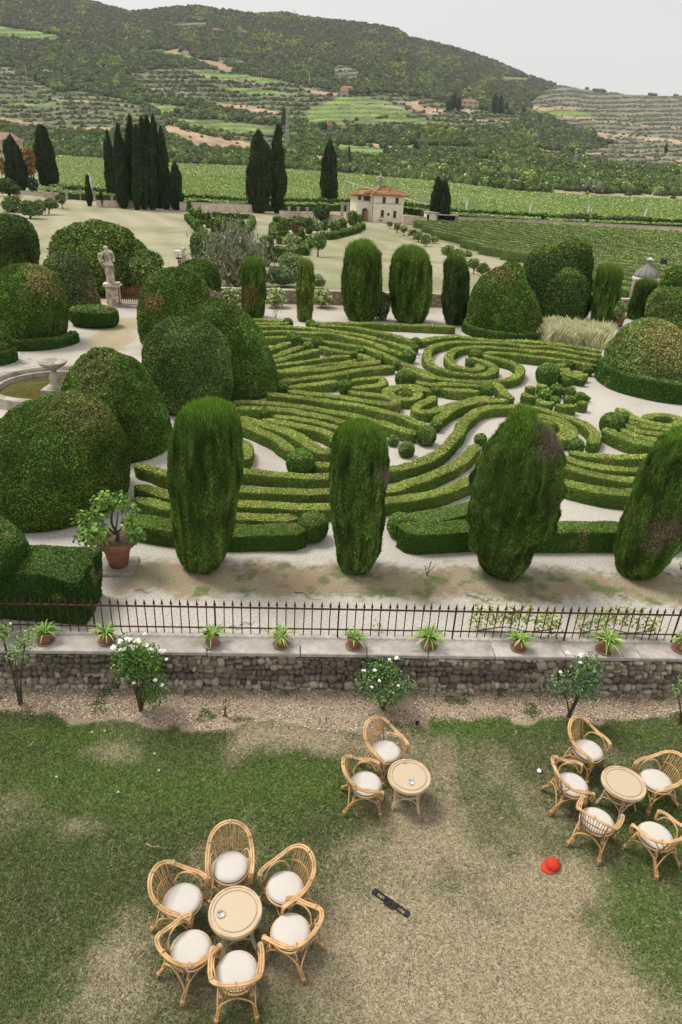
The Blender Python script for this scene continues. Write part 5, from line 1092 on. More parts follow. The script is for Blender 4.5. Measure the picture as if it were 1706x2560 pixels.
# ---------------------------------------------------------------- villa
M_plaster = mat('cream_plaster', (.88, .81, .68), .9, nscale=.9, col2=(.78, .68, .54), namt=.10, ramp=(.45, .7))
M_roof = mat('roof_tiles', None, .9, nscale=1.6, namt=.3); M_dark = mat('dark_opening', (.02, .018, .015), .8); M_green = mat('green_shutter', (.07, .085, .055), .7, nscale=12, namt=.2); M_brown = mat('brown_shutter', (.10, .045, .028), .7)
M_door = mat('ochre_wood_door', (.30, .17, .06), .7, nscale=5, namt=.2)
def villa():
    A0 = GT(*px('h', 403, 752)); B0 = GT(*px('h', 878, 768)); d = (B0-A0)[:2]; W = np.linalg.norm(d); rz = math.atan2(d[1], d[0]); hz = topz(A0, *px('h', 410, 362))-A0[2]
    root = thing('villa', 'cream two storey gatehouse villa with red tiled hip roof and arched porch', 'house', A0, rz); u = W/475.0; yb = 752
    X = lambda x: (x-403)*u
    Zp = lambda y: (752-y)*hz/(752-365)
    Dp = W*.95; WL = X(205); wd = 3.2
    obj('wall', [P_(box((W/2, Dp/2, hz/2-.5), (W, Dp, hz+1)))], [M_plaster], root)
    # left wing, its front turned back from the corner
    obj('wing_wall', [P_(box((WL/2-.002, Dp*.5+wd*.2, hz*.48-.5), (-WL, Dp*.8, hz*.96+1)))], [M_plaster], root)
    yw_ = Dp*.5+wd*.2-Dp*.4
    # quoins
    for xx_ in (0.0, W): 
        for k in range(11):
            w_ = .75 if k % 2 else .5; obj('corner_stone', [P_(box((min(max(xx_, w_/2), W-w_/2), -.03, .3+k*hz/11), (w_, .10, hz/11*.86)))], [M_plaster], root)
    def win(xa, xb, ya, yb_, m, y=0.):
        x0, x1, z0, z1 = X(xa), X(xb), Zp(yb_), Zp(ya); cx, cz = (x0+x1)/2, (z0+z1)/2; wd_, ht = abs(x1-x0), z1-z0
        wv = obj('window', [P_(box((cx, y-.02, cz), (wd_, .05, ht)))], [M_dark], root)
        for s_ in (-1, 1): obj('shutter', [P_(box((cx+s_*wd_*.26, y-.075, cz), (wd_*.47, .05, ht*.97)))], [m], wv)
        obj('sill', [P_(box((cx, y-.09, z0-.08), (wd_+.25, .16, .12)))], [M_stone], wv)
    win(560, 605, 372, 455, M_green); win(752, 797, 374, 460, M_green); win(547, 592, 567, 666, M_green); win(735, 778, 572, 670, M_green)
    win(225, 265, 352, 428, M_brown, yw_); win(303, 395, 352, 440, M_brown, yw_)
    V, F = lathe([(.001, 0), (1, 0), (1, .06), (.001, .06)], 20); V = V@np.array([[1, 0, 0], [0, 0, 1], [0, 1, 0]]); V = V*np.array([X(680)-X(662), -1, Zp(606)-Zp(628)])+np.array([X(662), 0, Zp(628)]); ov = obj('oval_window', [P_((V, F))], [M_dark], root)
    # arched porch: dark recess, ochre door, stone arch
    x0, x1, zt = X(290), X(375), Zp(553); r_ = (x1-x0)/2; cx = (x0+x1)/2; a = np.linspace(0, math.pi, 13); prof = [(x0, -.2)]+[(cx-r_*math.cos(t), zt-r_+r_*math.sin(t)) for t in a]+[(x1, -.2)]
    V = np.array([[p_[0], yw_-.03, p_[1]] for p_ in prof]); ar = obj('porch_arch', [(V, [np.arange(len(V))[None]], None, 0, False)], [M_dark], root)
    obj('door', [P_(box((X(343), yw_-.07, (zt-r_*.9)/2), (r_*1.15, .06, zt-r_*.7)))], [M_door], ar); V2 = np.array([[p_[0], yw_-.09, p_[1]] for p_ in prof]); obj('arch_surround', [P_(tube(V2, .14, 6))], [M_stone], ar)
    for sx in (540, 572): obj('cellar_opening', [P_(box((X(sx), -.02, .35), (.3, .05, .3)))], [M_dark], root)
    obj('string_course', [P_(box((W/2, -.03, Zp(468)), (W+.05, .08, .14)))], [M_stone], root); obj('cornice', [P_(box((W/2, Dp/2, hz+.09), (W+.5, Dp+.5, .18)))], [M_plaster], root)
    obj('drain_pipe', [P_(tube([(X(425)-.1, -.12, hz), (X(425)-.1, -.12, 0)], .06, 6))], [M_brown], root)
    # roofs: ridge tiles as courses that step down
    def hip(name, x0, x1, y0, y1, z, rise, rl):
        cx, cy = (x0+x1)/2, (y0+y1)/2; nc = 15; pr = obj(name, [P_(box((cx, cy, z+.06), (x1-x0, y1-y0, .12)), (.30, .12, .06))], [M_roof], root)
        V = []; Fq = []; Cc = []
        for k in range(nc):
            t0, t1 = k/nc, (k+1)/nc; 
            for (t, dz) in ((t0, .10), (t1, .035)):
                hx = (x1-x0)/2*(1-t)+rl/2*t; hy = (y1-y0)/2*(1-t)+.02*t; zz = z+.1+rise*t+dz; V += [(cx-hx, cy-hy, zz), (cx+hx, cy-hy, zz), (cx+hx, cy+hy, zz), (cx-hx, cy+hy, zz)]; Cc += [np.array([.47, .185, .09])*rng.uniform(.75, 1.2)]*4
            b_ = k*8
            for q in range(4): Fq.append([b_+q, b_+(q+1) % 4, b_+4+(q+1) % 4, b_+4+q])
        o_ = obj('tile_courses', [(V, [np.array(Fq)], np.array(Cc), 0, False)], [M_roof], pr); stuff(o_)
        for s0, s1 in (((x0, y0), (cx-rl/2, cy)), ((x1, y0), (cx+rl/2, cy)), ((cx-rl/2, cy), (cx+rl/2, cy))):
            z0_ = z+.2 if s0 != (cx-rl/2, cy) else z+rise+.2; obj('ridge_tiles', [P_(tube([(*s0, z0_), (*s1, z+rise+.22)], .13, 6), (.34, .16, .09))], [M_roof], pr)
        return pr
    ov_ = .75; rise = hz*.30
    hip('roof', -ov_*.2, W+ov_, -ov_, Dp+ov_, hz+.19, rise, W*.25); hip('wing_roof', WL-ov_, W*.3, yw_-ov_*1.2, Dp*.9+ov_, hz*.97+.02, rise*.72, W*.35)
    cxm = X(578); ztop = hz+rise; ch = obj('chimney', [P_(box((cxm, Dp*.5, ztop+.35), (.7, .7, 1.9)))], [M_stone], root); obj('chimney_cap', [P_(box((cxm, Dp*.5, ztop+1.4), (1.25, 1.25, .25))), P_(box((cxm, Dp*.5, ztop+1.85), (.7, .7, .65))), P_((xf(lathe([(.55, 0), (.4, .15), (.12, .35), (.15, .5), (.001, .7)], 8)[0], (cxm, Dp*.5, ztop+2.18)), lathe([(.55, 0), (.4, .15), (.12, .35), (.15, .5), (.001, .7)], 8)[1]))], [M_stone], ch)
    obj('small_chimney', [P_(box((X(722), Dp*.45, ztop-.1), (.5, .5, 1.2)))], [M_stone], root); obj('antenna', [P_(tube([(X(708), Dp*.5, ztop-.6), (X(704), Dp*.5, ztop+3)], .04, 4)), P_(tube([(X(680), Dp*.5, ztop+2.8), (X(730), Dp*.5, ztop+2.85)], .035, 4))], [M_col], root)
villa()
# small outbuilding by the cypresses
A0 = pw('h', 1232, 805); r_ = thing('outbuilding', 'low plastered outbuilding with a narrow dark slit beside the two cypresses', 'shed', A0, .05); W_ = px2m(30, A0)
obj('wall', [P_(box((W_/2, 2, 1.1), (W_, 4, 2.8)))], [M_plaster], r_); obj('opening', [P_(box((W_*.14, -.02, 1.2), (.5, .06, 2.0)))], [M_dark], r_); obj('roof', [P_(box((W_/2, 2, 2.6), (W_+.3, 4.3, .2)))], [M_stone], r_)
A0 = pw('h', 1395, 815); r_ = thing('firewood_shed', 'dark open shed with terracotta pots stacked under the cypresses', 'shed', A0, .03); obj('roof', [P_(box((2.2, 1.5, 2.3), (5, 3.4, .15)))], [M_stone], r_); obj('post', [P_(box((0.1, 0, 1.1), (.2, .2, 2.2)))], [M_wood], r_); obj('post', [P_(box((4.4, 0, 1.1), (.2, .2, 2.2)))], [M_wood], r_); obj('back_panel', [P_(box((2.2, 3, 1.1), (4.6, .1, 2.2)))], [M_dark], r_)
ptp = lathe([(.35, 0), (.5, .7), (.58, .72), (.58, .85), (.46, .85)], 10)
for k in range(5):
    o_ = obj('terracotta_jar', [P_(ptp)], [M_terra], loc=A0+np.array([.2+k*.95, -.6-.2*(k % 2), 0])); tag(o_, ['leftmost', 'second', 'middle', 'fourth', 'rightmost'][k]+' terracotta jar in the row before the shed under the cypresses', 'pot', 'terracotta jars before the shed')

# ---------------------------------------------------------------- lamp posts, poles, pylons
def lamp(label, f, b, t, group='lamp posts along the valley road', arm=-1.4):
    p = GT(*px(f, *b)); hgt = topz(p, *px(f, *t))-p[2]; r = thing('street_lamp', label, 'street lamp', p, 0, group)
    obj('pole', [P_(tube([(0, 0, 0), (0, 0, hgt*.5), (0, 0, hgt)], [.26, .22, .16], 7), (.72, .72, .70), sm=True)], [M_col], r); obj('lamp_head', [P_(box((-.3, 0, hgt+.02), (1.2, .3, .16)), (.5, .5, .5))], [M_col], r)
for lab, f, b, t in [('lamp post right of the two outbuilding cypresses', 'm', (577, 165), (594, 66)), ('second lamp post from the villa, behind the long wall', 'm', (866, 172), (886, 82)), ('third lamp post from the villa, above the short creeper', 'm', (1128, 176), (1146, 95)), ('fourth lamp post from the villa, near the right edge', 'm', (1388, 190), (1409, 106)), ('lamp post beside the thin young cypress at left', 'u', (424, 912), (409, 796))]: lamp(lab, f, b, t)
def lattice(label, f, b, t, w0, w1, col=(.42, .42, .40), th=.35, name='pylon', hillp=True):
    p = hill_at(*px(f, *b)); hgt = topz(p, *px(f, *t))-p[2]; a0, a1 = px2m(w0, p)/2, px2m(w1, p)/2; r = thing(name, label, 'pylon', p, .5, 'pylons and poles on the slopes'); n = 7; parts = []
    if w0 > 4:
        for sx, sy in ((1, 1), (1, -1), (-1, 1), (-1, -1)): obj('leg', [P_(tube([(sx*a0, sy*a0, -1), (sx*a1, sy*a1, hgt)], th*.6, 4), col)], [M_col], r)
        for k in range(n):
            z0, z1 = hgt*k/n, hgt*(k+1)/n; w0_, w1_ = a0+(a1-a0)*k/n, a0+(a1-a0)*(k+1)/n
            for s1, s2 in (((1, 1), (1, -1)), ((1, -1), (-1, -1)), ((-1, -1), (-1, 1)), ((-1, 1), (1, 1))): parts += [P_(tube([(s1[0]*w0_, s1[1]*w0_, z0), (s2[0]*w1_, s2[1]*w1_, z1)], th*.45, 3), col), P_(tube([(s2[0]*w0_, s2[1]*w0_, z0), (s1[0]*w1_, s1[1]*w1_, z1)], th*.45, 3), col)]
        obj('lattice_bracing', parts, [M_col], r)
    else: obj('pole', [P_(tube([(0, 0, -1), (0, 0, hgt)], [a0, a1], 5), col)], [M_col], r)
lattice('pale lattice pylon standing between the cypress pair and the lone cypress', 'u', (1308, 668), (1312, 520), 9, 4)
lattice('pale tapering pylon on the lower slope at the right', 'v', (1072, 768), (1082, 690), 8, 2.5, th=.5)
for k, (f, b, t, w) in enumerate([('u', (125, 375), (128, 290), 2.2), ('u', (148, 535), (143, 488), 2.6), ('u', (515, 585), (512, 538), 2.2), ('u', (782, 520), (781, 470), 2.2), ('u', (842, 565), (841, 522), 2.2), ('u', (1410, 390), (1410, 333), 3), ('u', (1193, 385), (1192, 330), 2.2), ('u', (110, 435), (108, 400), 2), ('v', (317, 525), (316, 495), 2), ('v', (230, 585), (229, 555), 2), ('u', (1342, 70), (1341, 44), 2.0), ('v', (937, 765), (937, 742), 2.4), ('v', (478, 435), (477, 410), 2)]):
    lattice(['pole on the upper left slope beside the grey sheds', 'leaning pole above the left bare strip', 'pole behind the cypress clump', 'pole on the small bright terrace', 'pole above the orange cutting', 'tall pole on the upper terraces right of centre', 'pole at the end of the vine terrace', 'short pole on the left olive slope', 'pole on the vine terrace below the farm', 'pole among the middle trees', 'faint mast on the skyline', 'post in the lower right woods', 'pole on the ridge above the farmhouse'][k], f, b, t, w, w*.7, name='utility_pole')

# ---------------------------------------------------------------- distant houses
def farhouse(label, f, x, y, wpx, hpx, rz=0., wall=(.58, .50, .40), roof=(.30, .14, .085), depthf=.8, floors=2, nwin=3, near=None):
    b = px(f, x, y); p = near(*b) if near else hill_at(*b); W = px2m(wpx/FR[f][2], p); hh_ = px2m(hpx/FR[f][2], p)*1.0; Dp = W*depthf; r = thing('far_house', label, 'house', p, rz, 'houses on the slopes')
    hw = hh_*.66; obj('wall', [P_(box((0, Dp/2, hw/2-1), (W, Dp, hw+2)), wall)], [M_col], r)
    V = np.array([(-W*.55, -W*.05, hw), (W*.55, -W*.05, hw), (W*.55, Dp+W*.05, hw), (-W*.55, Dp+W*.05, hw), (-W*.3, Dp/2, hh_), (W*.3, Dp/2, hh_)]); obj('roof', [(V, [np.array([[0, 1, 5, 4], [2, 3, 4, 5]]), np.array([[1, 2, 5], [3, 0, 4]]), np.array([[0, 3, 2, 1]])], roof, 0, False)], [M_roof], r)
    for fl in range(floors):
        for k in range(nwin): obj('window', [P_(box((-W*.5+W*(k+.5)/nwin, -.06, hw*(fl+.5)/floors), (W*.09, .1, hw*.3/floors*1.2)), (.06, .05, .045))], [M_col], r)
for a in [('pale farmhouse on the middle ridge with long red roof', 'v', 600, 492, 78, 36, .1), ('pink house on the terrace at the middle of the slope', 'v', 38, 425, 58, 30, -.1, (.50, .33, .26)), ('small red roofed shed beside the thin cypress', 'v', 26, 606, 26, 30, .1, (.42, .26, .2)), ('tiny pale house on the right ridge', 'v', 747, 312, 24, 14, 0, (.5, .38, .26)), ('white house on the skyline at the left', 'u', 588, 66, 36, 17, .1, (.62, .58, .50)),
          ('pale chapel like house under the left skyline', 'u', 797, 78, 16, 12, 0, (.6, .56, .48)), ('white farm on the high slope under the dark ridge', 'u', 985, 150, 44, 20, .2, (.66, .62, .56)), ('small white house on the upper left slope', 'u', 367, 203, 34, 17, -.1, (.66, .60, .52)), ('left one of two white houses above the clearing', 'u', 846, 248, 28, 17, 0, (.7, .68, .62)), ('right one of two white houses above the clearing', 'u', 879, 248, 20, 14, 0, (.7, .68, .62)),
          ('grey roofed sheds among trees on the left slope', 'u', 220, 344, 46, 24, .2, (.36, .34, .31), (.24, .24, .24)), ('pink house at the end of the bare terrace', 'u', 1410, 292, 16, 14, 0, (.55, .40, .3)), ('pale house at the right of the upper terraces', 'u', 1568, 440, 40, 34, 0, (.52, .42, .34)), ('brown shed by the twin cypresses', 'u', 1502, 606, 28, 44, .2, (.36, .27, .22)), ('low red building behind the tall left cypress', 'u', 225, 618, 60, 24, .15, (.42, .28, .2)), ('small pale hut on the right slope', 'v', 1240, 628, 16, 12, 0, (.5, .45, .38)), ('tiny white hut on the far right slope', 'v', 1190, 460, 14, 10, 0, (.6, .57, .5))]:
    lab, f, x, y, wp, hp, rz = a[:7]; farhouse(lab, f, x, y, wp, hp, rz, *(a[7:]))
ghf = lambda x, y: GT(x, y)
farhouse('long house with brownish tiled roof at the left edge', 'q', 60, 690, 560, 400, .12, (.50, .40, .30), (.31, .20, .14), .7, 2, 6, near=ghf); farhouse('gabled house with a bright orange roof behind the pointed cypress', 'q', 410, 600, 350, 330, -.1, (.55, .48, .38), (.42, .15, .08), .7, 2, 4, near=ghf)

# ---------------------------------------------------------------- garden end wall, domed tower, gate and statue
def endwall(label, xa, xb):
    A0 = np.array([xa, float(yf(xa))+.25, 0]); B0 = np.array([xb, float(yf(xb))+.25, 0]); wallseg(label, A0, B0, .72, th=.4, cope=.09, name='garden_wall', group='rubble wall closing the garden', mt=M_rub)
M_rub = mat('rubble_masonry', (.40, .33, .25), .95, nscale=5, col2=(.20, .16, .12), namt=.3, ramp=(.42, .6), bump=.5, bscale=8)
endwall('low rubble garden wall with pale coping behind the left far columns', -9.3, 7.5); endwall('low rubble garden wall behind the corner dome and lobed topiary', 7.52, 30)
def tower():
    R = px2m(238/7.61, G(1600, 775)); p = G(*px('k', 880, 1150)); p[2] = 0; b0 = G(1613, 765); D = depth(b0); R = 232/7.61*D/FPX
    c = np.array([b0[0], b0[1]+R*.6, 0]); zt = topz(c, *px('k', 885, 690)); zd = topz(c, *px('k', 960, 385)); ex, _ = proj([*c[:2], zt]); c[0] += (px('k', 885, 690)[0]-ex)*D/FPX
    r = thing('domed_tower', 'round white garden tower with a bell shaped lead dome and spotlights', 'tower', c); q = lambda t: zt+(zd-zt)*t
    obj('wall', [P_(lathe([(R*.94, 0), (R*.94, zt-.35), (R*.97, zt-.3)], 32), (.60, .53, .46), sm=True)], [M_col], r); obj('cornice', [P_(lathe([(R*.95, zt-.32), (R*1.03, zt-.26), (R*1.03, zt-.04), (R*.9, zt)], 32), (.66, .60, .52), sm=True)], [M_col], r)
    dome = obj('dome_roof', [P_(lathe([(R*1.02, zt), (R*.99, q(.08)), (R*.90, q(.25)), (R*.72, q(.42)), (R*.5, q(.55)), (R*.3, q(.7)), (R*.17, q(.85)), (R*.13, q(1.)), (.01, q(1.02))], 28), (.23, .235, .215), sm=True)], [M_col], r)
    for k in range(12):
        a = k*math.pi/6; obj('seam', [P_(tube([(math.cos(a)*x_*R*1.01, math.sin(a)*x_*R*1.01, q(t)) for x_, t in ((1.01, 0), (.99, .08), (.90, .25), (.72, .42), (.5, .55), (.3, .7), (.17, .85))], .018, 4), (.15, .145, .13))], [M_col], dome)
    obj('finial_cap', [P_((xf(lathe([(.01, 0), (R*.3, .02), (R*.3, .07), (.05, .2)], 8)[0], (0, 0, q(1.0))), lathe([(.01, 0), (R*.3, .02), (R*.3, .07), (.05, .2)], 8)[1]), (.5, .5, .5))], [M_col], r)
    obj('spotlight', [P_(box((R*.95, -.3, q(1.0)), (.34, .3, .3), .5), (.03, .035, .05))], [M_col], r); obj('spotlight_pole', [P_(tube([(R*.35, -R*.97, zt-.5), (R*.6, -R*.7, q(.6)), (R*.9, -.3, q(.98))], .03, 5), (.2, .12, .09))], [M_col], r)
tower()
pot_pro = [(.16, 0), (.22, .30), (.27, .42), (.30, .42), (.30, .50), (.26, .50), (.25, .46), (.001, .44)]
def bigpot(label, c, s, plant_label, col=(.11, .17, .045), rx=.8, slab=False, seed=0, leafn=1.4):
    r = thing('terracotta_planter', label, 'planter', c); obj('pot', [P_((lathe(pot_pro, 28)[0]*s*np.array([1, 1, 1.]), lathe(pot_pro, 28)[1]), sm=True)], [M_terra], r); obj('rim_band', [P_((lathe([(.302, .40), (.315, .41), (.315, .505), (.30, .51)], 28)[0]*s, lathe([(.302, .40), (.315, .41), (.315, .505), (.30, .51)], 28)[1][:1]), sm=True)], [M_terra], r); obj('soil', [P_((lathe([(.25, .462), (.001, .466)], 20)[0]*s, lathe([(.25, .462), (.001, .466)], 20)[1][:1]))], [M_soil], r)
    return r
c_ = G(*px('k', 350, 1640)); bigpot('terracotta planter half hidden behind the yellowed dome', c_, 1.25, '')
tree('dense potted shrub in the planter by the garden wall', 'k', (360, 1560), (400, 1330), 110, 190, (.14, .17, .07), 200, name='potted_shrub', cat='shrub', gf=lambda x, y: G(x, y, .7), leafk=1.5)
# statue on its pedestal
M_statue = mat('weathered_stone', (.72, .64, .52), .95, nscale=3.5, col2=(.36, .31, .24), namt=.15, ramp=(.45, .62), bump=.5, bscale=14)
def statue():
    b = G(*px('s', 595, 1130)); D = depth(b); m = D/FPX/6.03; c = b+np.array([0, .55, 0]); r = thing('statue_pedestal', 'square stone pedestal of three blocks beside the rusty gate', 'pedestal', c); zt = topz(c, *px('s', 570, 790))
    w_ = 185*m*.93
    for k in range(3): obj('stone_block', [P_(box((0, 0, zt*(.04+.3*k+.14)), (w_*(1-.01*k), w_, zt*.285), bev=.02))], [M_statue], r)
    obj('base_slab', [P_(box((0, 0, zt*.018), (w_+.12, w_+.12, zt*.036+.02)))], [M_statue], r); obj('cap_slab', [P_(box((0, 0, zt*.96), (w_+.22, w_+.22, zt*.075), bev=.02))], [M_statue], r)
    hs = topz(c, *px('s', 515, 190))-zt; ex, _ = proj([c[0], c[1], zt+hs]); lx = (px('s', 515, 190)[0]-ex)*D/FPX
    # skin-modifier figure: contrapposto, arms gathering a bundle at the left shoulder
    J = [(0, 0, .50), (0, 0, .60), (.01, 0, .70), (0, 0, .80), (-.01, -.01, .865), (-.02, -.02, .93), (-.02, -.02, .975),
         (-.10, 0, .80), (-.16, -.04, .70), (-.12, -.12, .74), (-.13, -.14, .82), (.11, 0, .80), (.15, .02, .68), (.13, -.02, .56), (-.055, 0, .48), (-.07, -.03, .28), (-.08, 0, .06), (-.09, -.07, .02), (.055, 0, .48), (.06, 0, .27), (.055, 0, .06), (.07, -.07, .02), (-.13, -.08, .62), (-.06, .03, .40), (0, .05, .2), (0, .06, .04)]
    E_ = [(0, 1), (1, 2), (2, 3), (3, 4), (4, 5), (5, 6), (3, 7), (7, 8), (8, 9), (9, 10), (3, 11), (11, 12), (12, 13), (0, 14), (14, 15), (15, 16), (16, 17), (0, 18), (18, 19), (19, 20), (20, 21), (0, 23), (23, 24), (24, 25)]
    Rr = [.105, .085, .095, .085, .045, .07, .055, .055, .042, .038, .03, .055, .045, .035, .075, .058, .05, .03, .075, .058, .05, .03, .04, .09, .085, .08]
    J = J[:22]+J[23:] if False else J
    me = bpy.data.meshes.new('statue'); me.from_pydata([(x*hs, y*hs, z*hs) for x, y, z in J], E_, []); me.materials.append(M_statue)
    o_ = bpy.data.objects.new('stone_statue', me); C.objects.link(o_); o_.modifiers.new('flesh', 'SKIN')
    for i_, v in enumerate(me.skin_vertices[0].data): v.radius = (Rr[i_]*hs, Rr[i_]*hs*.9)
    me.skin_vertices[0].data[0].use_root = True
    sm = o_.modifiers.new('smooth', 'SUBSURF'); sm.levels = 2; sm.render_levels = 2
    o_.location = (c[0]+lx*.3, c[1], zt+.0); o_.rotation_euler = (0, math.atan2(lx*.7, hs), .2); tag(o_, 'weathered stone statue of a draped standing figure on the pedestal', 'statue')
    dr = catmull([(-.17, -.1, .80), (-.20, -.08, .68), (-.18, -.05, .55), (-.12, -.02, .42)], 4)*hs; d2 = obj('drapery', [P_(tube(dr, np.linspace(.05, .035, len(dr))*hs, 7), sm=True), P_(tube(catmull([(-.14, -.09, .55), (0, -.11, .50), (.12, -.06, .52)], 4)*hs, .035*hs, 7), sm=True)], [M_statue], o_)
    obj('plinth', [P_(box((0, 0, .02*hs), (.42*hs, .34*hs, .04*hs), bev=.01))], [M_statue], o_)
    # wall stub left of the pedestal
    # gate
    g0 = G(*px('s', 690, 1135))+np.array([0, .5, 0]); g1 = G(*px('s', 1130, 1170))+np.array([0, .5, 0]); L = np.linalg.norm((g1-g0)[:2])*1.25; g = thing('iron_gate', 'rusty iron double gate dipping in the middle between pedestal and dome', 'gate', g0, math.atan2(g1[1]-g0[1], g1[0]-g0[0])); n = 19
    M_rust = mat('orange_rust', (.20, .075, .035), .8, nscale=10, namt=.4)
    hz_ = lambda t: zt*(.80+ .30*max(0, (t-.35)/.65)**1.2)
    for k in range(n):
        t = k/(n-1); obj('bar', [P_(tube([(L*t, 0, .08), (L*t, 0, hz_(t)+.10)], .022, 4)), P_((xf(lathe([(.03, 0), (.001, .12)], 5)[0], (L*t, 0, hz_(t)+.10)), lathe([(.022, 0), (.001, .1)], 5)[1]))], [M_rust], g)
    obj('top_rail', [P_(tube([(L*t, -.02, hz_(t)-.12) for t in np.linspace(0, 1, 12)], .024, 5))], [M_rust], g); obj('bottom_rail', [P_(tube([(0, -.02, .12), (L, -.02, .14)], .02, 5))], [M_rust], g)
    so_ = obj('stone_threshold', [P_(box((L/2, -.25, .05), (L, .35, .10), bev=.01))], [M_stone], g)
    # second statue top with a white lantern box, seen over the domes
    b2 = G(*px('l', 850, 470)); D2 = depth(b2); zz = topz(b2, *px('l', 838, 330)); zc = topz(b2, *px('l', 835, 292))
    p2 = thing('statue_pillar', 'stone pillar topped by a small bust behind the rounded domes', 'pillar', b2); ex, _ = proj([*b2[:2], zz]); sx = (px('l', 840, 330)[0]-ex)*D2/FPX
    obj('shaft', [P_(box((sx, 0, zz/2), (.5, .5, zz), bev=.03))], [M_statue], p2); obj('bust', [P_((xf(lathe([(.18, 0), (.24, .12), (.10, .3), (.15, .42), (.13, .56), (.001, .62)], 10)[0], (sx, 0, zz), 0, (zc-zz)/.55), lathe([(.18, 0), (.24, .12), (.10, .3), (.15, .42), (.13, .56), (.001, .62)], 10)[1]), sm=True)], [M_statue], p2)
    p3 = G(*px('l', 815, 480)); zl = topz(p3, *px('l', 812, 312)); ex, _ = proj([*p3[:2], zl]); sx = (px('l', 812, 312)[0]-ex)*D2/FPX; l_ = thing('floodlight', 'white box floodlight on a dark bracket beside the bust', 'floodlight', p3)
    obj('mast', [P_(tube([(sx, 0, 0), (sx, 0, zl)], .03, 5), (.1, .1, .1))], [M_col], l_); obj('housing', [P_(box((sx, -.05, zl), (.42, .3, .28), bev=.02), (.78, .78, .76))], [M_col], l_); obj('bracket', [P_(box((sx+.02, -.02, zl-.35), (.36, .1, .10)), (.05, .05, .05)), P_(box((sx+.05, -.02, zl-.55), (.2, .1, .2)), (.2, .19, .17))], [M_col], l_)
statue()
# ---------------------------------------------------------------- rubble retaining wall with stone coping
wallroot = thing('retaining_wall', 'low dry rubble stone wall with flat grey coping across the lawn', 'wall', (0, 10.13, 0))
M_wst = mat('wall_stone', None, .95, nscale=7, namt=.28, bump=.5, bscale=22)
M_mort = mat('wall_earth', (.085, .07, .052), .95, nscale=8, namt=.4, bump=.5)
def wl_(x, off=0., z=0.): return (x, yw(x)+off-10.13, z)
V = []; F = []
xs_ = np.linspace(-14, 16, 40)
for x in xs_: V += [wl_(x, .06, LAWN-.3), wl_(x, .06, -.07), wl_(x, .5, -.07), wl_(x, .5, LAWN-.3)]
n_ = len(xs_); i = np.arange(n_-1)[:, None]*4; j = np.arange(3)[None]
obj('wall_core', [(np.array(V), [np.stack([i+j, i+4+j, i+4+j+1, i+j+1], -1).reshape(-1, 4)], None, 0, False)], [M_mort], wallroot)
SV = []
cols7 = [(.34, .29, .22), (.20, .175, .14), (.42, .37, .29), (.14, .12, .096), (.29, .235, .175), (.48, .43, .35), (.25, .22, .175)]
for k in range(14):
    Vb, Fb = box((0, 0, 0), (1, 1, 1), bev=.14+.06*(k % 3)); Vb = Vb+.13*np.stack([vn(Vb+5*k+i_*3, 2.2, k+i_) for i_ in range(3)], 1)*np.array([1, .8, 1])
    cc = np.array(cols7[k % 7]); SV.append(new_mesh('stone', [(Vb, Fb, cc, 0, True)], [M_wst]))
zc = LAWN-.03; rows = []; stones = []
while zc < -.10:
    h_ = float(rng.choice([.07, .095, .12, .15])); h_ = min(h_, -.075-zc) if zc+h_ > -.12 else h_
    x = -9.2+rng.uniform(0, .1)
    while x < 9.6:
        w_ = float(rng.uniform(.07, .21)); hh2 = h_*rng.uniform(.65, 1.35); stones.append((x+w_/2, zc+h_/2+.03*math.sin(x*2.3+zc*9)+float(rng.normal(0, .012)), w_, hh2)); x += w_*.97
    zc += h_
stones = [s for s in stones if -8.2 < s[0] < 8.6]
order = sorted(range(len(stones)), key=lambda k: -stones[k][2]*stones[k][3]/(1+.02*abs(stones[k][0])) if -6.6 < stones[k][0] < 7.2 else 1)
joined = []
for r_, k in enumerate(order):
    x, z, w_, h_ = stones[k]; pr = float(rng.uniform(-.01, .05)); kk = int(rng.integers(0, 14)) if z > LAWN+.13 or rng.random() < .4 else int(rng.choice([0, 2, 5, 7, 9, 12]))
    dark = fbm(np.array([[x, z*2, 0]]), .7, 130)[0]
    if dark > .25 and z > -.6: kk = int(rng.choice([1, 3, 8, 10]))
    if r_ < 300:
        o_ = bpy.data.objects.new('stone', SV[kk]); C.objects.link(o_); o_.parent = wallroot; o_.location = wl_(x, .085-pr, z); o_.scale = (w_*1.02, .20, h_*1.04); o_.rotation_euler = (0, float(rng.normal(0, .24)), .066)
    else:
        m_ = SV[kk]; co = np.empty(len(m_.vertices)*3, np.float32); m_.vertices.foreach_get('co', co); co = co.reshape(-1, 3)*np.array([w_*1.02, .2, h_*1.04])+np.array(wl_(x, .085-pr, z)); joined.append((co, k, kk))
Vb, Fb = box((0, 0, 0), (1, 1, 1), bev=.2)
stuff(obj('small_stones', [(co, Fb, cols7[kk % 7], 0, True) for co, k, kk in joined], [M_wst], wallroot))
# coping slabs
M_cope = mat('coping_stone', None, .92, nscale=2.6, col2=(.33, .30, .27), ramp=(.45, .70), namt=.15, bump=.35, bscale=30)
jx = [-9.2, -7.4, -5.7, -3.9, -2.35, -.63, .62, 1.78, 3.05, 4.42, 5.9, 7.6, 9.4]
for a, b in zip(jx[:-1], jx[1:]):
    m_ = (a+b)/2; V_, F_ = box((0, 0, 0), (b-a-.012, .62, .085), bev=.014); 
    o_ = obj('coping_slab', [(V_, F_, np.array([.50, .455, .415])*rng.uniform(.9, 1.08), 0, False)], [M_cope], wallroot); o_.location = wl_(m_, .27, -.02); o_.rotation_euler = (0, 0, math.atan(.066))
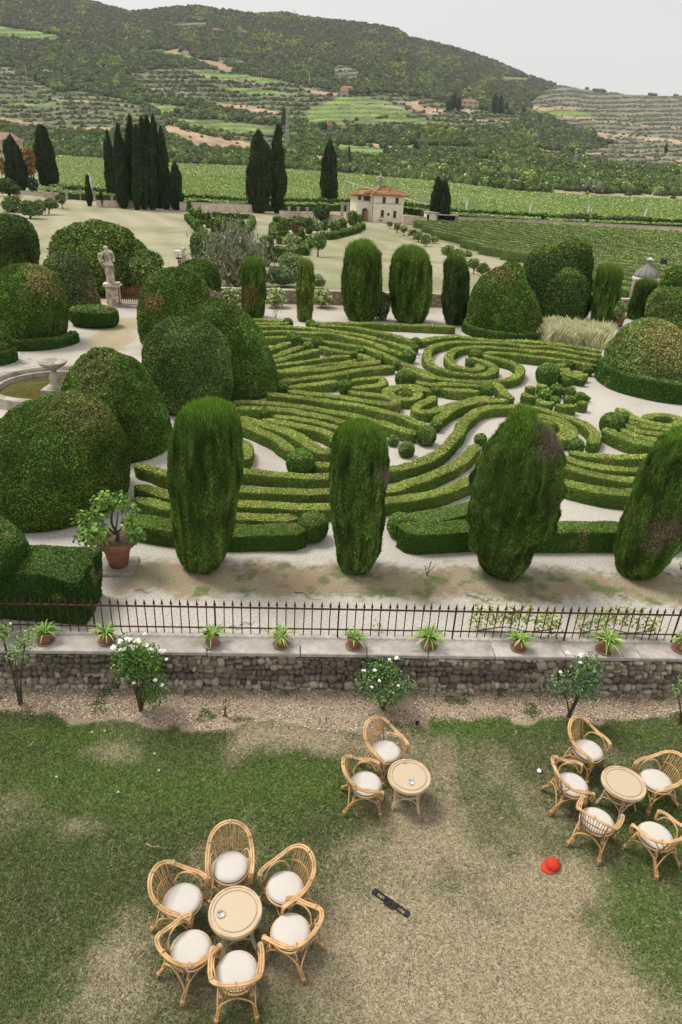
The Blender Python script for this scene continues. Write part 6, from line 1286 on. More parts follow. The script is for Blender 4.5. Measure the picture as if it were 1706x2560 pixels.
# ---------------------------------------------------------------- iron railing
FO = .47; ZC = .0225
fz = [G(243, 1612), G(541, 1607)]
fence = thing('iron_railing', 'rust brown iron railing with spear points along the wall coping', 'railing', (0, 10.13+FO, 0))
def fl(x, z=0.): return (x, .066*x, z)
posts = []
for (x, y) in ((-45, 1600), (243, 1603), (541, 1606), (843, 1608), (1128, 1612), (1406, 1615), (1673, 1618)):
    d = ray(x, y); 
    t = (10.13+FO)/(d[1]-.066*d[0]); posts.append(float(d[0]*t))
posts = [posts[0]-2.1]+posts+[posts[-1]+2.1]
bar = new_mesh('bar', [P_(tube([(0, 0, .045), (0, 0, .70)], .0105, 4)), P_(lathe([(.010, .685), (.026, .715), (.020, .735), (.001, .83)], 6))], [M_iron])
pst = new_mesh('post', [P_(tube([(0, 0, 0), (0, 0, .70)], .018, 6)), P_(lathe([(.018, .685), (.03, .715), (.022, .735), (.001, .84)], 6))], [M_iron])
for a, b in zip(posts[:-1], posts[1:]):
    o_ = bpy.data.objects.new('post', pst); C.objects.link(o_); o_.parent = fence; o_.location = fl(a, ZC)
    n_ = 14
    for k in range(1, n_):
        x = a+(b-a)*k/n_+float(rng.normal(0, .003)); o_ = bpy.data.objects.new('bar', bar); C.objects.link(o_); o_.parent = fence; o_.location = fl(x, ZC); o_.rotation_euler = (float(rng.normal(0, .006)), float(rng.normal(0, .008)), 0)
for z, r_ in ((.655, .019), (.185, .015)):
    obj('rail', [P_(tube([fl(posts[0]), *[fl(p, .004*math.sin(p*1.7)) for p in posts[1:-1]], fl(posts[-1])], r_, 6))], [M_iron], fence, loc=(0, -.0, z+ZC))

# ---------------------------------------------------------------- lily pots on the coping
M_pot2 = mat('pot_clay', (.34, .125, .06), .85, nscale=9, col2=(.28, .17, .12), namt=.15)
def strap(n, L, wd, rad, col, droop=1., z0=.0, bal=.5):
    parts = []
    for k in range(n):
        a = rng.uniform(0, 6.28); l = L*rng.uniform(.6, 1.15); el = rng.uniform(.5, 1.35); s = np.linspace(0, 1, 6); hx = np.cos(el)*l*s+.25*l*s**2; hz = np.sin(el)*l*s-droop*l*.62*s**2.3
        r0_ = rng.uniform(0, rad); ca, sa = math.cos(a), math.sin(a); w_ = wd*np.array([.6, 1, 1, .85, .55, .05])*rng.uniform(.8, 1.2)
        c = np.stack([ca*(r0_+hx), sa*(r0_+hx), z0+hz], 1); t = np.array([-sa, ca, 0]); V_ = np.empty((12, 3)); V_[0::2] = c-t*w_[:, None]/2; V_[1::2] = c+t*w_[:, None]/2
        F_ = np.array([[2*i_, 2*i_+1, 2*i_+3, 2*i_+2] for i_ in range(5)]); cc = np.array(col)*np.exp(rng.normal(0, .3)); 
        if rng.random() < .12: cc = np.array([.33, .30, .12])
        parts.append((V_, F_, cc, 0, True))
    return parts
PT = [('e', 197, 318, 1.0, 'leftmost lily pot on the coping in front of the dark block hedge', 60), ('e', 480, 318, 1.0, 'second lily pot from the left, beside the first railing post', 42), ('e', 960, 330, 1.05, 'sparse lily pot with bare soil showing, third from the left', 46), ('e', 1278, 333, .98, 'lily pot with drooping light leaves, fourth from the left', 48),
      ('f', 68, 340, .95, 'compact lily pot near the middle railing post, fifth from the left', 44), ('f', 415, 340, 1.0, 'tall leaved lily pot above the middle rose bush, sixth from the left', 56), ('f', 826, 348, 1.0, 'lily pot against the vines, seventh from the left', 60), ('f', 1222, 358, 1.1, 'fullest lily pot with leaves hiding the pot, second from the right', 95), ('f', 1568, 352, 1.05, 'lily pot cut by the right edge of the picture', 50)]
for k, (f, x, y, s_, lab, nl) in enumerate(PT):
    c = G(*px(f, x, y), .025); c[1] += .12; r = thing('potted_lily', lab, 'potted plant', (c[0], c[1], .0235), float(rng.uniform(0, 6)), 'lily pots on the coping')
    pr = [(.088, .01), (.112, .15), (.122, .19), (.135, .19), (.137, .235), (.122, .235), (.117, .205)]
    obj('pot', [P_((lathe(pr, 24)[0]*s_, lathe(pr, 24)[1][:2]), sm=False)], [M_pot2], r); sp = [(.02, .0), (.13, .0), (.165, .028), (.158, .032), (.125, .012), (.001, .012)]
    so_ = obj('saucer', [P_((lathe(sp, 24)[0]*s_, lathe(sp, 24)[1]), (.27, .17, .13) if k != 2 else (.3, .28, .24), sm=True)], [M_col], r); sl = lathe([(.118, .20), (.001, .206)], 16); obj('soil', [(sl[0]*s_, sl[1][:1], None, 0, False)], [M_soil], r)
    obj('leaves', strap(int(nl*1.2), .31*s_ if k not in (5, 7) else .42, .024, .06, (.13, .22, .05), .9, .20*s_), [M_leaf], r)

# ---------------------------------------------------------------- roses in front of the wall
def shrub_leaf(blobs, col, L, n, jit=1.1, alt=None):
    parts = []
    for (x, y, z, rx, ry, rz) in blobs:
        m = int(n*rx*rz/(.25*.25)); u_ = unit(rng.normal(size=(m, 3))); rr_ = rng.uniform(.35, 1.08, m)[:, None]; P = u_*rr_*np.array([rx, ry, rz])+np.array([x, y, z]); lv, lf = leaf_quads(P, unit(u_+np.array([0, 0, .6])), L, L*.62, jit)
        c = np.asarray(col)*np.exp(rng.normal(0, .3, m))[:, None]; c = np.where((rng.random(m) < .25)[:, None], np.asarray(alt if alt is not None else col), c); parts.append((lv, lf, np.repeat(np.clip(c, 0, .8), 4, 0), 0, False))
    return parts
def stems(base, tops, r=.012):
    return [P_(tube(catmull([base, (base[0]*.7+t[0]*.3+rng.normal(0, .03), base[1]*.7+t[1]*.3, base[2]*.5+t[2]*.5), t], 4), np.linspace(r, r*.5, 9)[:len(catmull([base, base, t], 4))], 5)) for t in tops]
def rose(label, base, cen, rx, rz, col, alt, nleaf=230, flowers=(), stemr=.016, L=.055, nb=6, cat='rose bush', name='rose_bush', wall=True):
    p = G(*base, LAWN); D = depth(p); Rx = rx*D/FPX*1.3; Rz = rz*D/FPX*1.4; d = ray(*cen); cz = H+d[2]*(p[1]/d[1])-LAWN; cx = d[0]*(p[1]/d[1])-p[0]
    r = thing(name, label, cat, p); bl = []
    for k in range(nb):
        a = rng.uniform(0, 6.28); e = rng.uniform(-.9, .9); bl.append((cx+math.cos(a)*math.cos(e)*Rx*.55, math.sin(a)*Rx*.4*math.cos(e), cz+math.sin(e)*Rz*.62, Rx*rng.uniform(.42, .6), Rx*.42, Rz*rng.uniform(.34, .5)))
    obj('foliage', shrub_leaf(bl, col, L, nleaf, alt=alt), [M_leaf], r)
    tops = [(b[0], b[1], b[2]) for b in bl]; sp_ = []
    for t in tops: q = catmull([(rng.normal(0, .02), rng.normal(0, .02), -.02), (t[0]*.35, t[1]*.35, t[2]*.45), t], 4); sp_.append(P_(tube(q, np.linspace(stemr, stemr*.4, len(q)), 5)))
    obj('stem', sp_, [M_wood], r)
    for (fx, fy, fr) in flowers:
        d = ray(fx, fy); t = (p[1]-Rx*.35)/d[1]; q = CAM+d*t-p; m = max(14, int(fr*4)); u_ = unit(rng.normal(size=(m, 3))); s_ = fr*D/FPX
        lv, lf = leaf_quads(u_*s_*rng.uniform(.3, 1, (m, 1))*np.array([1, .8, .6])+q, unit(u_+np.array([0, 0, .8])), .045, .04, .6); obj('blossom', [(lv, lf, np.repeat(np.array([[.74, .73, .64]])*rng.uniform(.8, 1.08, (m, 1)), 4, 0), 0, False)], [M_leaf], r)
    return r
DG = (.05, .11, .032); LG = (.16, .24, .05)
rose('tall rose bush crowned with white blossom clusters against the wall', (352, 1776), (352, 1678), 52, 90, DG, LG, 260, [(285, 1618, 8), (300, 1603, 8), (322, 1598, 9), (345, 1602, 8), (368, 1612, 6), (310, 1622, 10), (335, 1618, 9), (404, 1628, 8), (380, 1622, 6), (362, 1585, 4), (416, 1648, 4), (333, 1706, 4), (388, 1700, 5), (406, 1712, 4)], nb=9)
rose('small rose bush with scattered white blooms behind the two chair group', (958, 1776), (960, 1705), 58, 58, (.05, .10, .04), LG, 230, [(993, 1645, 6), (974, 1649, 4), (910, 1676, 5), (938, 1675, 5), (950, 1702, 3), (929, 1718, 3), (996, 1714, 3)], nb=7)
rose('blue green rose bush behind the right chair group', (1424, 1792), (1436, 1690), 56, 58, (.065, .12, .06), (.15, .22, .06), 220, [(1452, 1637, 7), (1421, 1632, 5), (1402, 1680, 4), (1487, 1677, 4), (1452, 1656, 3)], nb=7, stemr=.02)
rose('young rose standard with a thin bare stem at the left edge', (52, 1762), (30, 1600), 44, 40, (.12, .19, .07), (.20, .27, .09), 200, [(27, 1558, 3)], nb=6, stemr=.018)
rose('pale leafed rose at the right edge before the wall', (1702, 1810), (1706, 1690), 22, 50, (.13, .20, .07), LG, 150, [], nb=4, stemr=.02)
rose('stunted almost leafless rose stump between the bushes', (563, 1790), (568, 1745), 16, 16, (.14, .09, .05), (.20, .22, .06), 50, [], nb=4, stemr=.012)
# grape vines sprawling on the gravel behind the railing
def sprawl(label, x0, x1, yb, yt, f, n=650):
    a, b = G(*px(f, x0, yb), 0), G(*px(f, x1, yb), 0); L = b[0]-a[0]; c = (a+b)/2; hgt = .62; r = thing('ground_vine', label, 'vine plant', (c[0], c[1]+.12, 0.0), 0, 'vines sprawling behind the railing')
    bl = [(-L/2+L*(k+.5)/6, rng.uniform(-.05, .12), hgt*(.40+.35*math.sin(math.pi*(k+.5)/6)), L/9, .14, hgt*.45) for k in range(6)]
    obj('foliage', shrub_leaf(bl, (.20, .25, .08), .085, n/6, alt=(.26, .28, .09)), [M_leaf], r); obj('stem', [P_(tube(catmull([(-L*.4, 0, .05), (-L*.1, .05, .14), (L*.15, 0, .10), (L*.42, .03, .16)], 5), .012, 5))], [M_wood], r)
sprawl('sprawling pale vine behind the railing right of the sixth lily pot', 600, 1010, 285, 155, 'f'); sprawl('second sprawling vine behind the fullest lily pot', 1085, 1455, 292, 170, 'f', 560)
p_ = G(*px('f', 175, 262), 0); r = thing('ground_vine', 'thin sparse seedling behind the railing near the fifth lily pot', 'vine plant', p_); obj('foliage', shrub_leaf([(0, .1, .12, .14, .08, .12)], (.16, .22, .08), .06, 80, alt=(.2, .26, .1)), [M_leaf], r)
# small shrubs of the walks
for lab, X_, Y_, cx_, cy_, rx_, col_, n__ in [('low straggly twig plant between the middle and ragged columns', 1068, 1440, 1068, 1405, 22, (.17, .19, .09), 40), ('small white flowered shrub in front of the viburnum by the far walk', 690, 800, 688, 780, 20, (.16, .20, .09), 90), ('pale leafed shoot at the right edge behind the slanted column', 1702, 1425, 1704, 1385, 18, (.12, .19, .06), 70)]:
    p = G(X_, Y_, 0); D = depth(p); R_s = rx_*D/FPX; r = thing('small_shrub', lab, 'shrub', p); obj('foliage', shrub_leaf([(0, 0, R_s*1.1, R_s, R_s*.7, R_s*.9), (R_s*.4, 0, R_s*1.6, R_s*.5, R_s*.4, R_s*.6)], col_, .045 if Y_ > 1000 else .10, n__*.04/(R_s*R_s) if False else n__*(.25/R_s)**2*.3, alt=(.25, .28, .12)), [M_leaf], r)
    obj('stem', [P_(tube([(0, 0, 0), (.02, 0, R_s), (.05, 0, R_s*1.9)], .012, 5)), P_(tube([(0, 0, 0), (-.08, 0, R_s*1.4)], .009, 5)), P_(tube([(0, 0, .05), (.13, 0, R_s*1.3)], .008, 5))], [M_wood], r)

# ---------------------------------------------------------------- potted citrus on its slab
b_ = G(287, 1424, .12); S_ = .385/.31; c_ = np.array([b_[0], b_[1]+.28, .085])
r = thing('plinth_slab', 'mossy square stone slab under the potted citrus', 'slab', (c_[0]+.0, c_[1]-.02, 0)); obj('slab', [P_(box((0, 0, .042), (.78, .74, .085), .12, bev=.012))], [M_stone], r)
for m__ in (): pass
r = bigpot('big terracotta pot standing on the stone slab by the near left walk', c_, 1.26, '')
r['label'] = 'big terracotta pot with bright citrus on the slab at the near left walk'; cit = thing('citrus_tree', 'bright green citrus shrub growing from the big terracotta pot', 'citrus', (c_[0], c_[1], c_[2]+.56))
D = depth(c_); bl = []
for k in range(15):
    a = rng.uniform(0, 6.28); q_ = rng.uniform(.2, .78); z_ = rng.uniform(.12, 1.1); q_ *= (1-.45*abs(z_-.45)/.5); bl.append((-.06+math.cos(a)*q_, math.sin(a)*q_*.9, z_, .25, .25, .19))
bl += [(-.1, 0, 1.12, .13, .13, .16), (.15, -.1, 1.0, .14, .14, .12), (.62, -.15, .30, .18, .12, .08), (-.62, 0, .45, .18, .14, .1)]
obj('foliage', shrub_leaf(bl, (.095, .165, .04), .11, 110, alt=(.19, .28, .06)), [M_leaf], cit)
obj('trunk', [P_(tube(catmull([(0, 0, -.05), (.05, 0, .2), (-.05, 0, .45), (0, 0, .8)], 4), np.linspace(.045, .02, 13), 7)), *[P_(tube([(0, 0, .2), (math.cos(a)*.35, math.sin(a)*.35, .55)], [.025, .01], 5)) for a in (0, 1.6, 3.1, 4.6)]], [M_wood], cit)

# ---------------------------------------------------------------- pond with fountain bowl
pc = np.array([-10.95, 24.4, 0.]); pond = thing('pond_basin', 'round stone pond basin with moulded rim at the left edge', 'basin', pc)
obj('rim', [P_(lathe([(2.40, 0), (2.36, .10), (2.32, .26), (2.38, .30), (2.38, .37), (2.06, .37), (2.02, .30), (2.0, -.02)], 64, caps=False), sm=False)], [M_stone], pond); obj('inner_ledge', [P_(lathe([(2.0, .22), (1.86, .22), (1.84, -.1)], 64, caps=False), (.36, .33, .27))], [M_stone], pond)
M_water = mat('green_pond_water', (.085, .075, .022), .08, nscale=1.2, col2=(.14, .12, .035), namt=.12, spec=.5, bump=.03, bscale=6)
wtr = lathe([(1.88, .05), (.001, .05)], 48); o_ = structure(obj('water', [(wtr[0]+pc, wtr[1][:1], None, 0, True)], [M_water]))
for k in range(7):
    a = k*2*math.pi/7+.2; obj('rim_pilaster', [P_(box((math.cos(a)*2.37, math.sin(a)*2.37, .14), (.10, .34, .28), a))], [M_stone], pond)
ft = thing('fountain_bowl', 'pale stone fountain bowl on a baluster foot inside the pond', 'fountain', pc+np.array([.12, 0, .0])); 
obj('foot', [P_(lathe([(.34, .0), (.34, .16), (.24, .24), (.15, .33), (.21, .48), (.17, .66), (.09, .78), (.12, .86)], 24), sm=True), P_(box((0, 0, .07), (.85, .85, .16)))], [M_stone], ft); obj('bowl', [P_(lathe([(.10, .84), (.26, .90), (.44, 1.02), (.52, 1.14), (.50, 1.155), (.42, 1.09), (.22, 1.01), (.001, 1.0)], 36), sm=True)], [M_stone], ft)
obj('nozzle', [P_(lathe([(.10, 1.0), (.10, 1.05), (.05, 1.06), (.012, 1.07), (.012, 1.15)], 12))], [M_stone], ft)

# dead twigs lying on the gravel
for k, (f, x, y, l_) in enumerate([('g', 400, 210, .38), ('g', 300, 80, .35), ('g', 530, 130, .12), ('g', 415, 40, .12), ('B', 598, 145, .32), ('B', 960, 742, .12), ('e', 655, 72, .28), ('e', 445, 105, .12), ('f', 655, 112, .5), ('f', 705, 114, .2), ('e', 1400, 95, .45), ('e', 1130, 220, .22), ('e', 1075, 240, .2), ('G', 450, 750, .25), ('e', 1210, 250, .18)]):
    p = G(*px(f, x, y), .01); l_ = l_*.7; a = rng.uniform(-.5, .5); q = catmull([(-l_, 0, 0), (-l_*.3, .05, .02), (l_*.3, -.04, .01), (l_, .06, 0)], 4); pr = [P_(tube(q, np.linspace(.010, .003, len(q)), 4))]
    if k in (0, 4, 11): pr.append(P_(tube([(l_*.2, 0, .01), (l_*.5, .2*l_, .03)], [.01, .003], 4)))
    o_ = obj('dead_twig', pr, [M_wood], loc=(p[0], p[1], .018), rz=float(a)); tag(o_, ['long bent twig on the gravel behind the pond', 'twig nearest the left dome skirt', 'small chip of twig behind the fountain bowl', 'short twig farthest behind the pond', 'forked twig in the gap beside the far spiral', 'dark leaf scrap on the path of the near spiral', 'dry twig on the walk behind the railing, left', 'short twig on the walk above the second pot', 'long thin twig on the walk above the sixth pot', 'short twig touching the long one on the walk', 'long crack like twig before the middle column', 'branched black twig behind the railing', 'small twig beside the branched one', 'thin twig beside the ragged column foot', 'dark scrap behind the railing before the fourth pot'][k], 'twig', 'dead twigs on the gravel')

# ---------------------------------------------------------------- tall feathery grass
N_ = 700
def tallgrass():
    a = np.array([G(*px('m', *q), 0)[:2] for q in [(920, 725), (1195, 752), (1225, 700), (930, 668)]]); u_ = rng.random((N_, 2)); P = (a[0]*(1-u_[:, :1])+a[1]*u_[:, :1])*(1-u_[:, 1:])+(a[3]*(1-u_[:, :1])+a[2]*u_[:, :1])*u_[:, 1:]
    def tall(k):
        nb = 26; b = rng.normal(0, .12, (nb, 2)); d = rng.normal(.12, .16, (nb, 2)); hh_ = rng.uniform(.5, 1.0, nb); t = np.c_[np.cos(rng.uniform(0, 6, nb)), np.sin(rng.uniform(0, 6, nb))]*.012
        V_ = np.stack([np.c_[b-t, np.zeros(nb)], np.c_[b+t, np.zeros(nb)], np.c_[b+d*.6+t*1.2, hh_*.8], np.c_[b+d, hh_]], 1).reshape(-1, 3); return proto('tall_tuft', [(V_, np.arange(4*nb).reshape(-1, 4), np.repeat(np.exp(rng.normal(0, .25, (nb, 1)))*np.ones((1, 3)), 4, 0), 0, False)])
    gn_scatter('feathery_grass', np.c_[P, np.zeros(N_)], rng.uniform(.6, 1.1, N_), rng.uniform(0, 6.28, N_), mixc((.78, .74, .50), (.55, .57, .30), rng.random(N_)), [tall(k) for k in range(3)], M_inst)
tallgrass()
# chips and pebbles of the planting bed
def chips():
    me_ = []
    for k, cc in enumerate([(.42, .32, .22), (.30, .20, .13), (.50, .45, .37), (.16, .11, .08)]):
        V_, F_ = box((0, 0, 0), (1, .6, .3), bev=.12); me_.append(proto('wood_chip', [(V_*.03, F_, (1, 1, 1), 0, False)]))
    n = 20000; x = rng.uniform(-7.5, 8.6, n); yb = ybed(x); y = yb+(yw(x)-yb)*rng.random(n)**.9+.02; c = np.array([(.50, .40, .29), (.36, .25, .17), (.62, .57, .49), (.16, .12, .09)])[rng.choice(4, n, p=[.35, .3, .15, .2])]*np.exp(rng.normal(0, .2, n))[:, None]
    gn_scatter('bark_chips', np.c_[x, y, np.full(n, LAWN+.006)], rng.uniform(.4, 1.3, n), rng.uniform(0, 6.28, n), c, me_, M_inst, tilt=.3)
chips()

# ---------------------------------------------------------------- rattan chairs and tables
M_rat = mat('rattan_cane', None, .45, nscale=7, namt=.32, spec=.5, bump=.1)
M_bind = mat('cane_binding', (.55, .38, .22), .5, nscale=30, namt=.2)
M_cush = mat('cream_cushion', (.60, .565, .52), .9, nscale=3, namt=.05, bump=.5, bscale=9)
RC = (.60, .375, .175); RD = (.44, .23, .085)
def mir(P): return [(-x, y, z) for x, y, z in P[::-1]]
def make_chair(label):
    r = thing('rattan_chair', label, 'chair', (0, 0, 0), 0, 'round back rattan chairs with cream cushions')
    half = [(.265, .235, .41), (.275, .245, .50), (.285, .225, .58), (.30, .13, .62), (.30, -.02, .635), (.285, -.15, .69), (.24, -.26, .775), (.135, -.335, .845), (0, -.36, .87)]
    H_ = catmull(half+mir(half)[1:], 5); c0 = np.array([0, -.02, .6]); out = H_-c0; out[:, 2] *= .6; out = unit(out)
    obj('hoop_frame', [P_(tube(H_+out*.018, .0155, 7), RC, sm=True), P_(tube(H_-out*.013, .0150, 7), np.array(RC)*1.05, sm=True)], [M_rat], r)
    a = np.linspace(0, 2*math.pi, 25)[:-1]; sr = np.c_[np.cos(a)*.245, np.sin(a)*.245+.02, np.full(24, .415)]; obj('seat_ring', [P_(tube(sr, .0155, 7, closed=True), RC, sm=True), P_(tube(sr*np.array([.93, .93, 1])+np.array([0, .001, -.022]), .012, 6, closed=True), RD, sm=True)], [M_rat], r)
    for k in range(5): y_ = -.15+k*.085; w_ = math.sqrt(max(.01, .225**2-(y_)**2)); obj('seat_slat', [P_(tube([(-w_, y_+.02, .405), (w_, y_+.02, .405)], .009, 5), RC)], [M_rat], r)
    def hoop_at(x):
        m = len(H_)//2; seg = H_[m-14:m+15]; i_ = np.argmin(np.abs(seg[:, 0]-x)); return seg[i_]
    for x in (-.165, .165): t = hoop_at(x*1.25); obj('back_post', [P_(tube([(x, -.175, .40), (x*1.12, -.24, .6), tuple(t-np.array([0, -.0, .0]))], .014, 6), RD, sm=True)], [M_rat], r)
    for k in range(9): x = -.13+k*.0325; t = hoop_at(x*1.3); obj('spindle', [P_(tube([(x, -.205-.02*(1-abs(x)/.15), .41), (x*1.15, -.275, .62), (t[0], t[1]+.01, t[2]-.012)], .0068, 5), np.array(RC)*(1.1 if k % 2 else .92))], [M_rat], r)
    mid = catmull([(-.20, -.21, .60), (-.11, -.268, .63), (0, -.285, .64), (.11, -.268, .63), (.20, -.21, .60)], 4); obj('back_band', [P_(tube(mid, .0105, 6), RD)], [M_rat], r)
    for s in (-1, 1):
        ar = catmull([(s*.185, -.175, .50), (s*.235, -.12, .60), (s*.265, -.0, .63), (s*.262, .12, .585), (s*.250, .20, .44)], 4); obj('arm_loop', [P_(tube(ar, .0105, 6), RC)], [M_rat], r)
    L_ = [(.185, .175, .28, .265), (-.185, .175, -.28, .265), (.165, -.155, .25, -.33), (-.165, -.155, -.25, -.33)]
    for (x, y, X_, Y_) in L_:
        o1 = np.array([-y, x, 0])/math.hypot(x, y)*.014; q = np.array([(x, y, .41), (x*1.12, y*1.12, .26), (X_*.92, Y_*.92, .10), (X_, Y_, -.005)]); q = catmull(q, 3)
        lg = obj('leg', [P_(tube(q+o1, .0145, 6), RD, sm=True), P_(tube(q-o1, .0145, 6), RD, sm=True)], [M_rat], r); obj('binding', [P_(tube([q[-4]*1.0, q[-4]+(q[-3]-q[-4])*.45], .032, 8))], [M_bind], lg); obj('binding', [P_(tube([q[2]+np.array([0, 0, .0]), q[2]+(q[3]-q[2])*.5], .030, 8))], [M_bind], lg)
    for (i_, j_) in ((0, 1), (1, 3), (3, 2), (2, 0)):
        a_, b_ = L_[i_], L_[j_]; p1 = np.array([a_[0]*1.15+(a_[2]-a_[0]*1.15)*.5, a_[1]*1.15+(a_[3]-a_[1]*1.15)*.5, .19]); p2 = np.array([b_[0]*1.15+(b_[2]-b_[0]*1.15)*.5, b_[1]*1.15+(b_[3]-b_[1]*1.15)*.5, .19]); m_ = (p1+p2)/2; m_[2] = .365; m_ *= np.array([.93, .93, 1])
        obj('arched_brace', [P_(tube(catmull([p1, p1*.72+m_*.28+np.array([0, 0, .06]), m_, p2*.72+m_*.28+np.array([0, 0, .06]), p2], 4), .0105, 6), RC)], [M_rat], r)
    for t_ in (.12, .34, .5, .66, .88):
        i_ = int(t_*(len(H_)-1)); d_ = H_[min(i_+1, len(H_)-1)]-H_[i_]; obj('binding', [P_(tube([H_[i_]-d_*.35, H_[i_]+d_*.35], .037, 8))], [M_bind], r)
    pr = [(.001, .425), (.18, .425), (.222, .435), (.232, .452), (.222, .470), (.18, .482), (.08, .487), (.001, .488)]; V_, F_ = lathe(pr, 36); V_ = np.array(V_); V_[:, 1] += .02; V_[:, 2] += .004*vn(V_, 9, 3); cu = obj('cushion', [(V_, F_, None, 0, True)], [M_cush], r)
    obj('piping', [P_(tube(np.c_[np.cos(a)*.233, np.sin(a)*.233+.02, np.full(24, .452)], .005, 5, closed=True), sm=True)], [M_cush], cu)
    for s in (-1, 1):
        x_, y_ = s*.15, -.15; lp = [(x_, y_, .45), (x_+s*.03, y_-.03, .50), (x_+s*.055, y_-.02, .48), (x_+s*.03, y_, .45), (x_+s*.05, y_-.04, .38), (x_+s*.055, y_-.045, .33)]; obj('tie', [P_(tube(catmull(lp, 3), .004, 4))], [M_cush], cu)
    return r
def make_table(label):
    r = thing('rattan_table', label, 'table', (0, 0, 0), 0, 'round rattan tables'); TC = (.56, .43, .26)
    zt = .575; R0 = .315
    obj('tabletop', [P_(lathe([(R0, zt-.02), (R0, zt), (.001, zt+.001)], 40), (.60, .47, .30))], [M_weave], r); a = np.linspace(0, 2*math.pi, 41)[:-1]
    ring = lambda R, z, t: tube(np.c_[np.cos(a)*R, np.sin(a)*R, np.full(40, z)], t, 7, closed=True)
    obj('rim_ring', [P_(ring(R0+.008, zt-.002, .017), TC, sm=True), P_(ring(R0+.012, zt-.032, .015), TC, sm=True)], [M_rat], r); obj('inner_ring', [P_(ring(R0*.86, zt+.004, .005), (.42, .27, .13), sm=True)], [M_rat], r)
    for k in range(4):
        q = .18-.042*k; obj('shelf_ring', [P_(ring(q, .30, .0105), TC, sm=True)], [M_rat], r)
    obj('shelf_ring', [P_(ring(.215, .315, .017), TC, sm=True)], [M_rat], r)
    for t in (0, math.pi/2): obj('shelf_bar', [P_(tube([(-.21*math.cos(t), -.21*math.sin(t), .29), (.21*math.cos(t), .21*math.sin(t), .29)], .010, 5), TC)], [M_rat], r)
    ft = []
    for k in range(4):
        t = math.pi/4+k*math.pi/2; c, s = math.cos(t), math.sin(t); q = catmull([(c*.23, s*.23, .56), (c*.225, s*.225, .33), (c*.27, s*.27, .12), (c*.315, s*.315, 0)], 3); o1 = np.array([-s, c, 0])*.015; lg = obj('leg', [P_(tube(q+o1, .0145, 6), TC, sm=True), P_(tube(q-o1, .0145, 6), TC, sm=True)], [M_rat], r); ft.append(q[-4]); obj('binding', [P_(tube([q[3], q[3]+(q[4]-q[3])*.5], .03, 8))], [M_bind], lg)
    for k in range(4):
        p1, p2 = ft[k].copy(), ft[(k+1) % 4].copy(); m_ = (p1+p2)/2; m_[2] = .27; obj('arched_brace', [P_(tube(catmull([p1, p1*.7+m_*.3+np.array([0, 0, .06]), m_, p2*.7+m_*.3+np.array([0, 0, .06]), p2], 4), .0115, 6), TC)], [M_rat], r)
    return r
M_weave = bpy.data.materials.new('woven_cane'); M_weave.use_nodes = True; t_ = M_weave.node_tree; b__ = t_.nodes['Principled BSDF']; b__.inputs['Roughness'].default_value = .5
tcn = t_.nodes.new('ShaderNodeTexCoord'); wv = t_.nodes.new('ShaderNodeTexWave'); wv.inputs['Scale'].default_value = 18; wv.inputs['Distortion'].default_value = 1.2; wv.inputs['Detail'].default_value = 2; wv.bands_direction = 'DIAGONAL'; t_.links.new(tcn.outputs['Object'], wv.inputs[0]); rp = t_.nodes.new('ShaderNodeValToRGB'); rp.color_ramp.elements[0].color = (.47, .37, .25, 1); rp.color_ramp.elements[1].color = (.58, .48, .34, 1); t_.links.new(wv.outputs[0], rp.inputs[0]); t_.links.new(rp.outputs[0], b__.inputs['Base Color'])
def face(p, q): return math.atan2(q[1]-p[1], q[0]-p[0])-math.pi/2
TB = {}
tb0 = None
for key, f, x, y, lab in (('t1', 'a', 750, 835, 'round rattan table in the middle of the six foreground chairs'), ('t2', 'b', 1065, 1045, 'round rattan table beside the two chairs, with an ashtray and specks'), ('t3', 'c', 995, 850, 'round rattan table with a stained top in the right group')):
    p = G(*px(f, x, y), LAWN+.575); 
    if tb0 is None: tb0 = make_table(lab); o_ = tb0
    else: o_ = dup(tb0, label=lab)
    o_.location = (p[0], p[1], LAWN); o_.rotation_euler = (0, 0, {'t1': .35, 't2': -.12, 't3': .62}[key]); TB[key] = p
CH = [('a', 712, 490, 't1', -.10, 'chair at the top of the foreground group, back towards the wall'), ('a', 350, 740, 't1', .05, 'upper left chair of the foreground group'), ('a', 1125, 645, 't1', .05, 'upper right chair of the foreground group'), ('a', 1168, 978, 't1', -.25, 'right chair of the foreground group, overlapping the upper right one'), ('a', 415, 1110, 't1', .15, 'lower left chair of the foreground group'), ('a', 760, 1275, 't1', -.05, 'chair with its back to the camera at the bottom of the foreground group'),
      ('b', 760, 700, 't2', .25, 'upper chair of the pair beside the middle rose bush'), ('b', 500, 1120, 't2', -.05, 'lower chair of the pair, its tie loops showing'),
      ('c', 650, 515, 't3', .35, 'chair of the right group nearest the wall'), ('c', 495, 850, 't3', .05, 'left chair of the right group'), ('c', 740, 1205, 't3', .10, 'lower left chair of the right group, seen from behind near the red cap'), ('c', 1320, 810, 't3', -.05, 'right chair of the right group cut by the picture edge'), ('c', 1315, 1350, 't3', .25, 'lowest chair of the right group, back to the camera')]
ch0 = None
for f, x, y, tk, da, lab in CH:
    p = G(*px(f, x, y), LAWN+.485); lab = 'rattan '+lab
    if ch0 is None: ch0 = make_chair(lab); o_ = ch0
    else: o_ = dup(ch0, label=lab)
    a_ = face(p, TB[tk])+da; o_.location = (p[0]+math.sin(a_)*.02, p[1]-math.cos(a_)*.02, LAWN); o_.rotation_euler = (0, 0, a_)
M_glass = mat('clear_glass', (.85, .88, .87), .05, trans=.85, spec=.5)
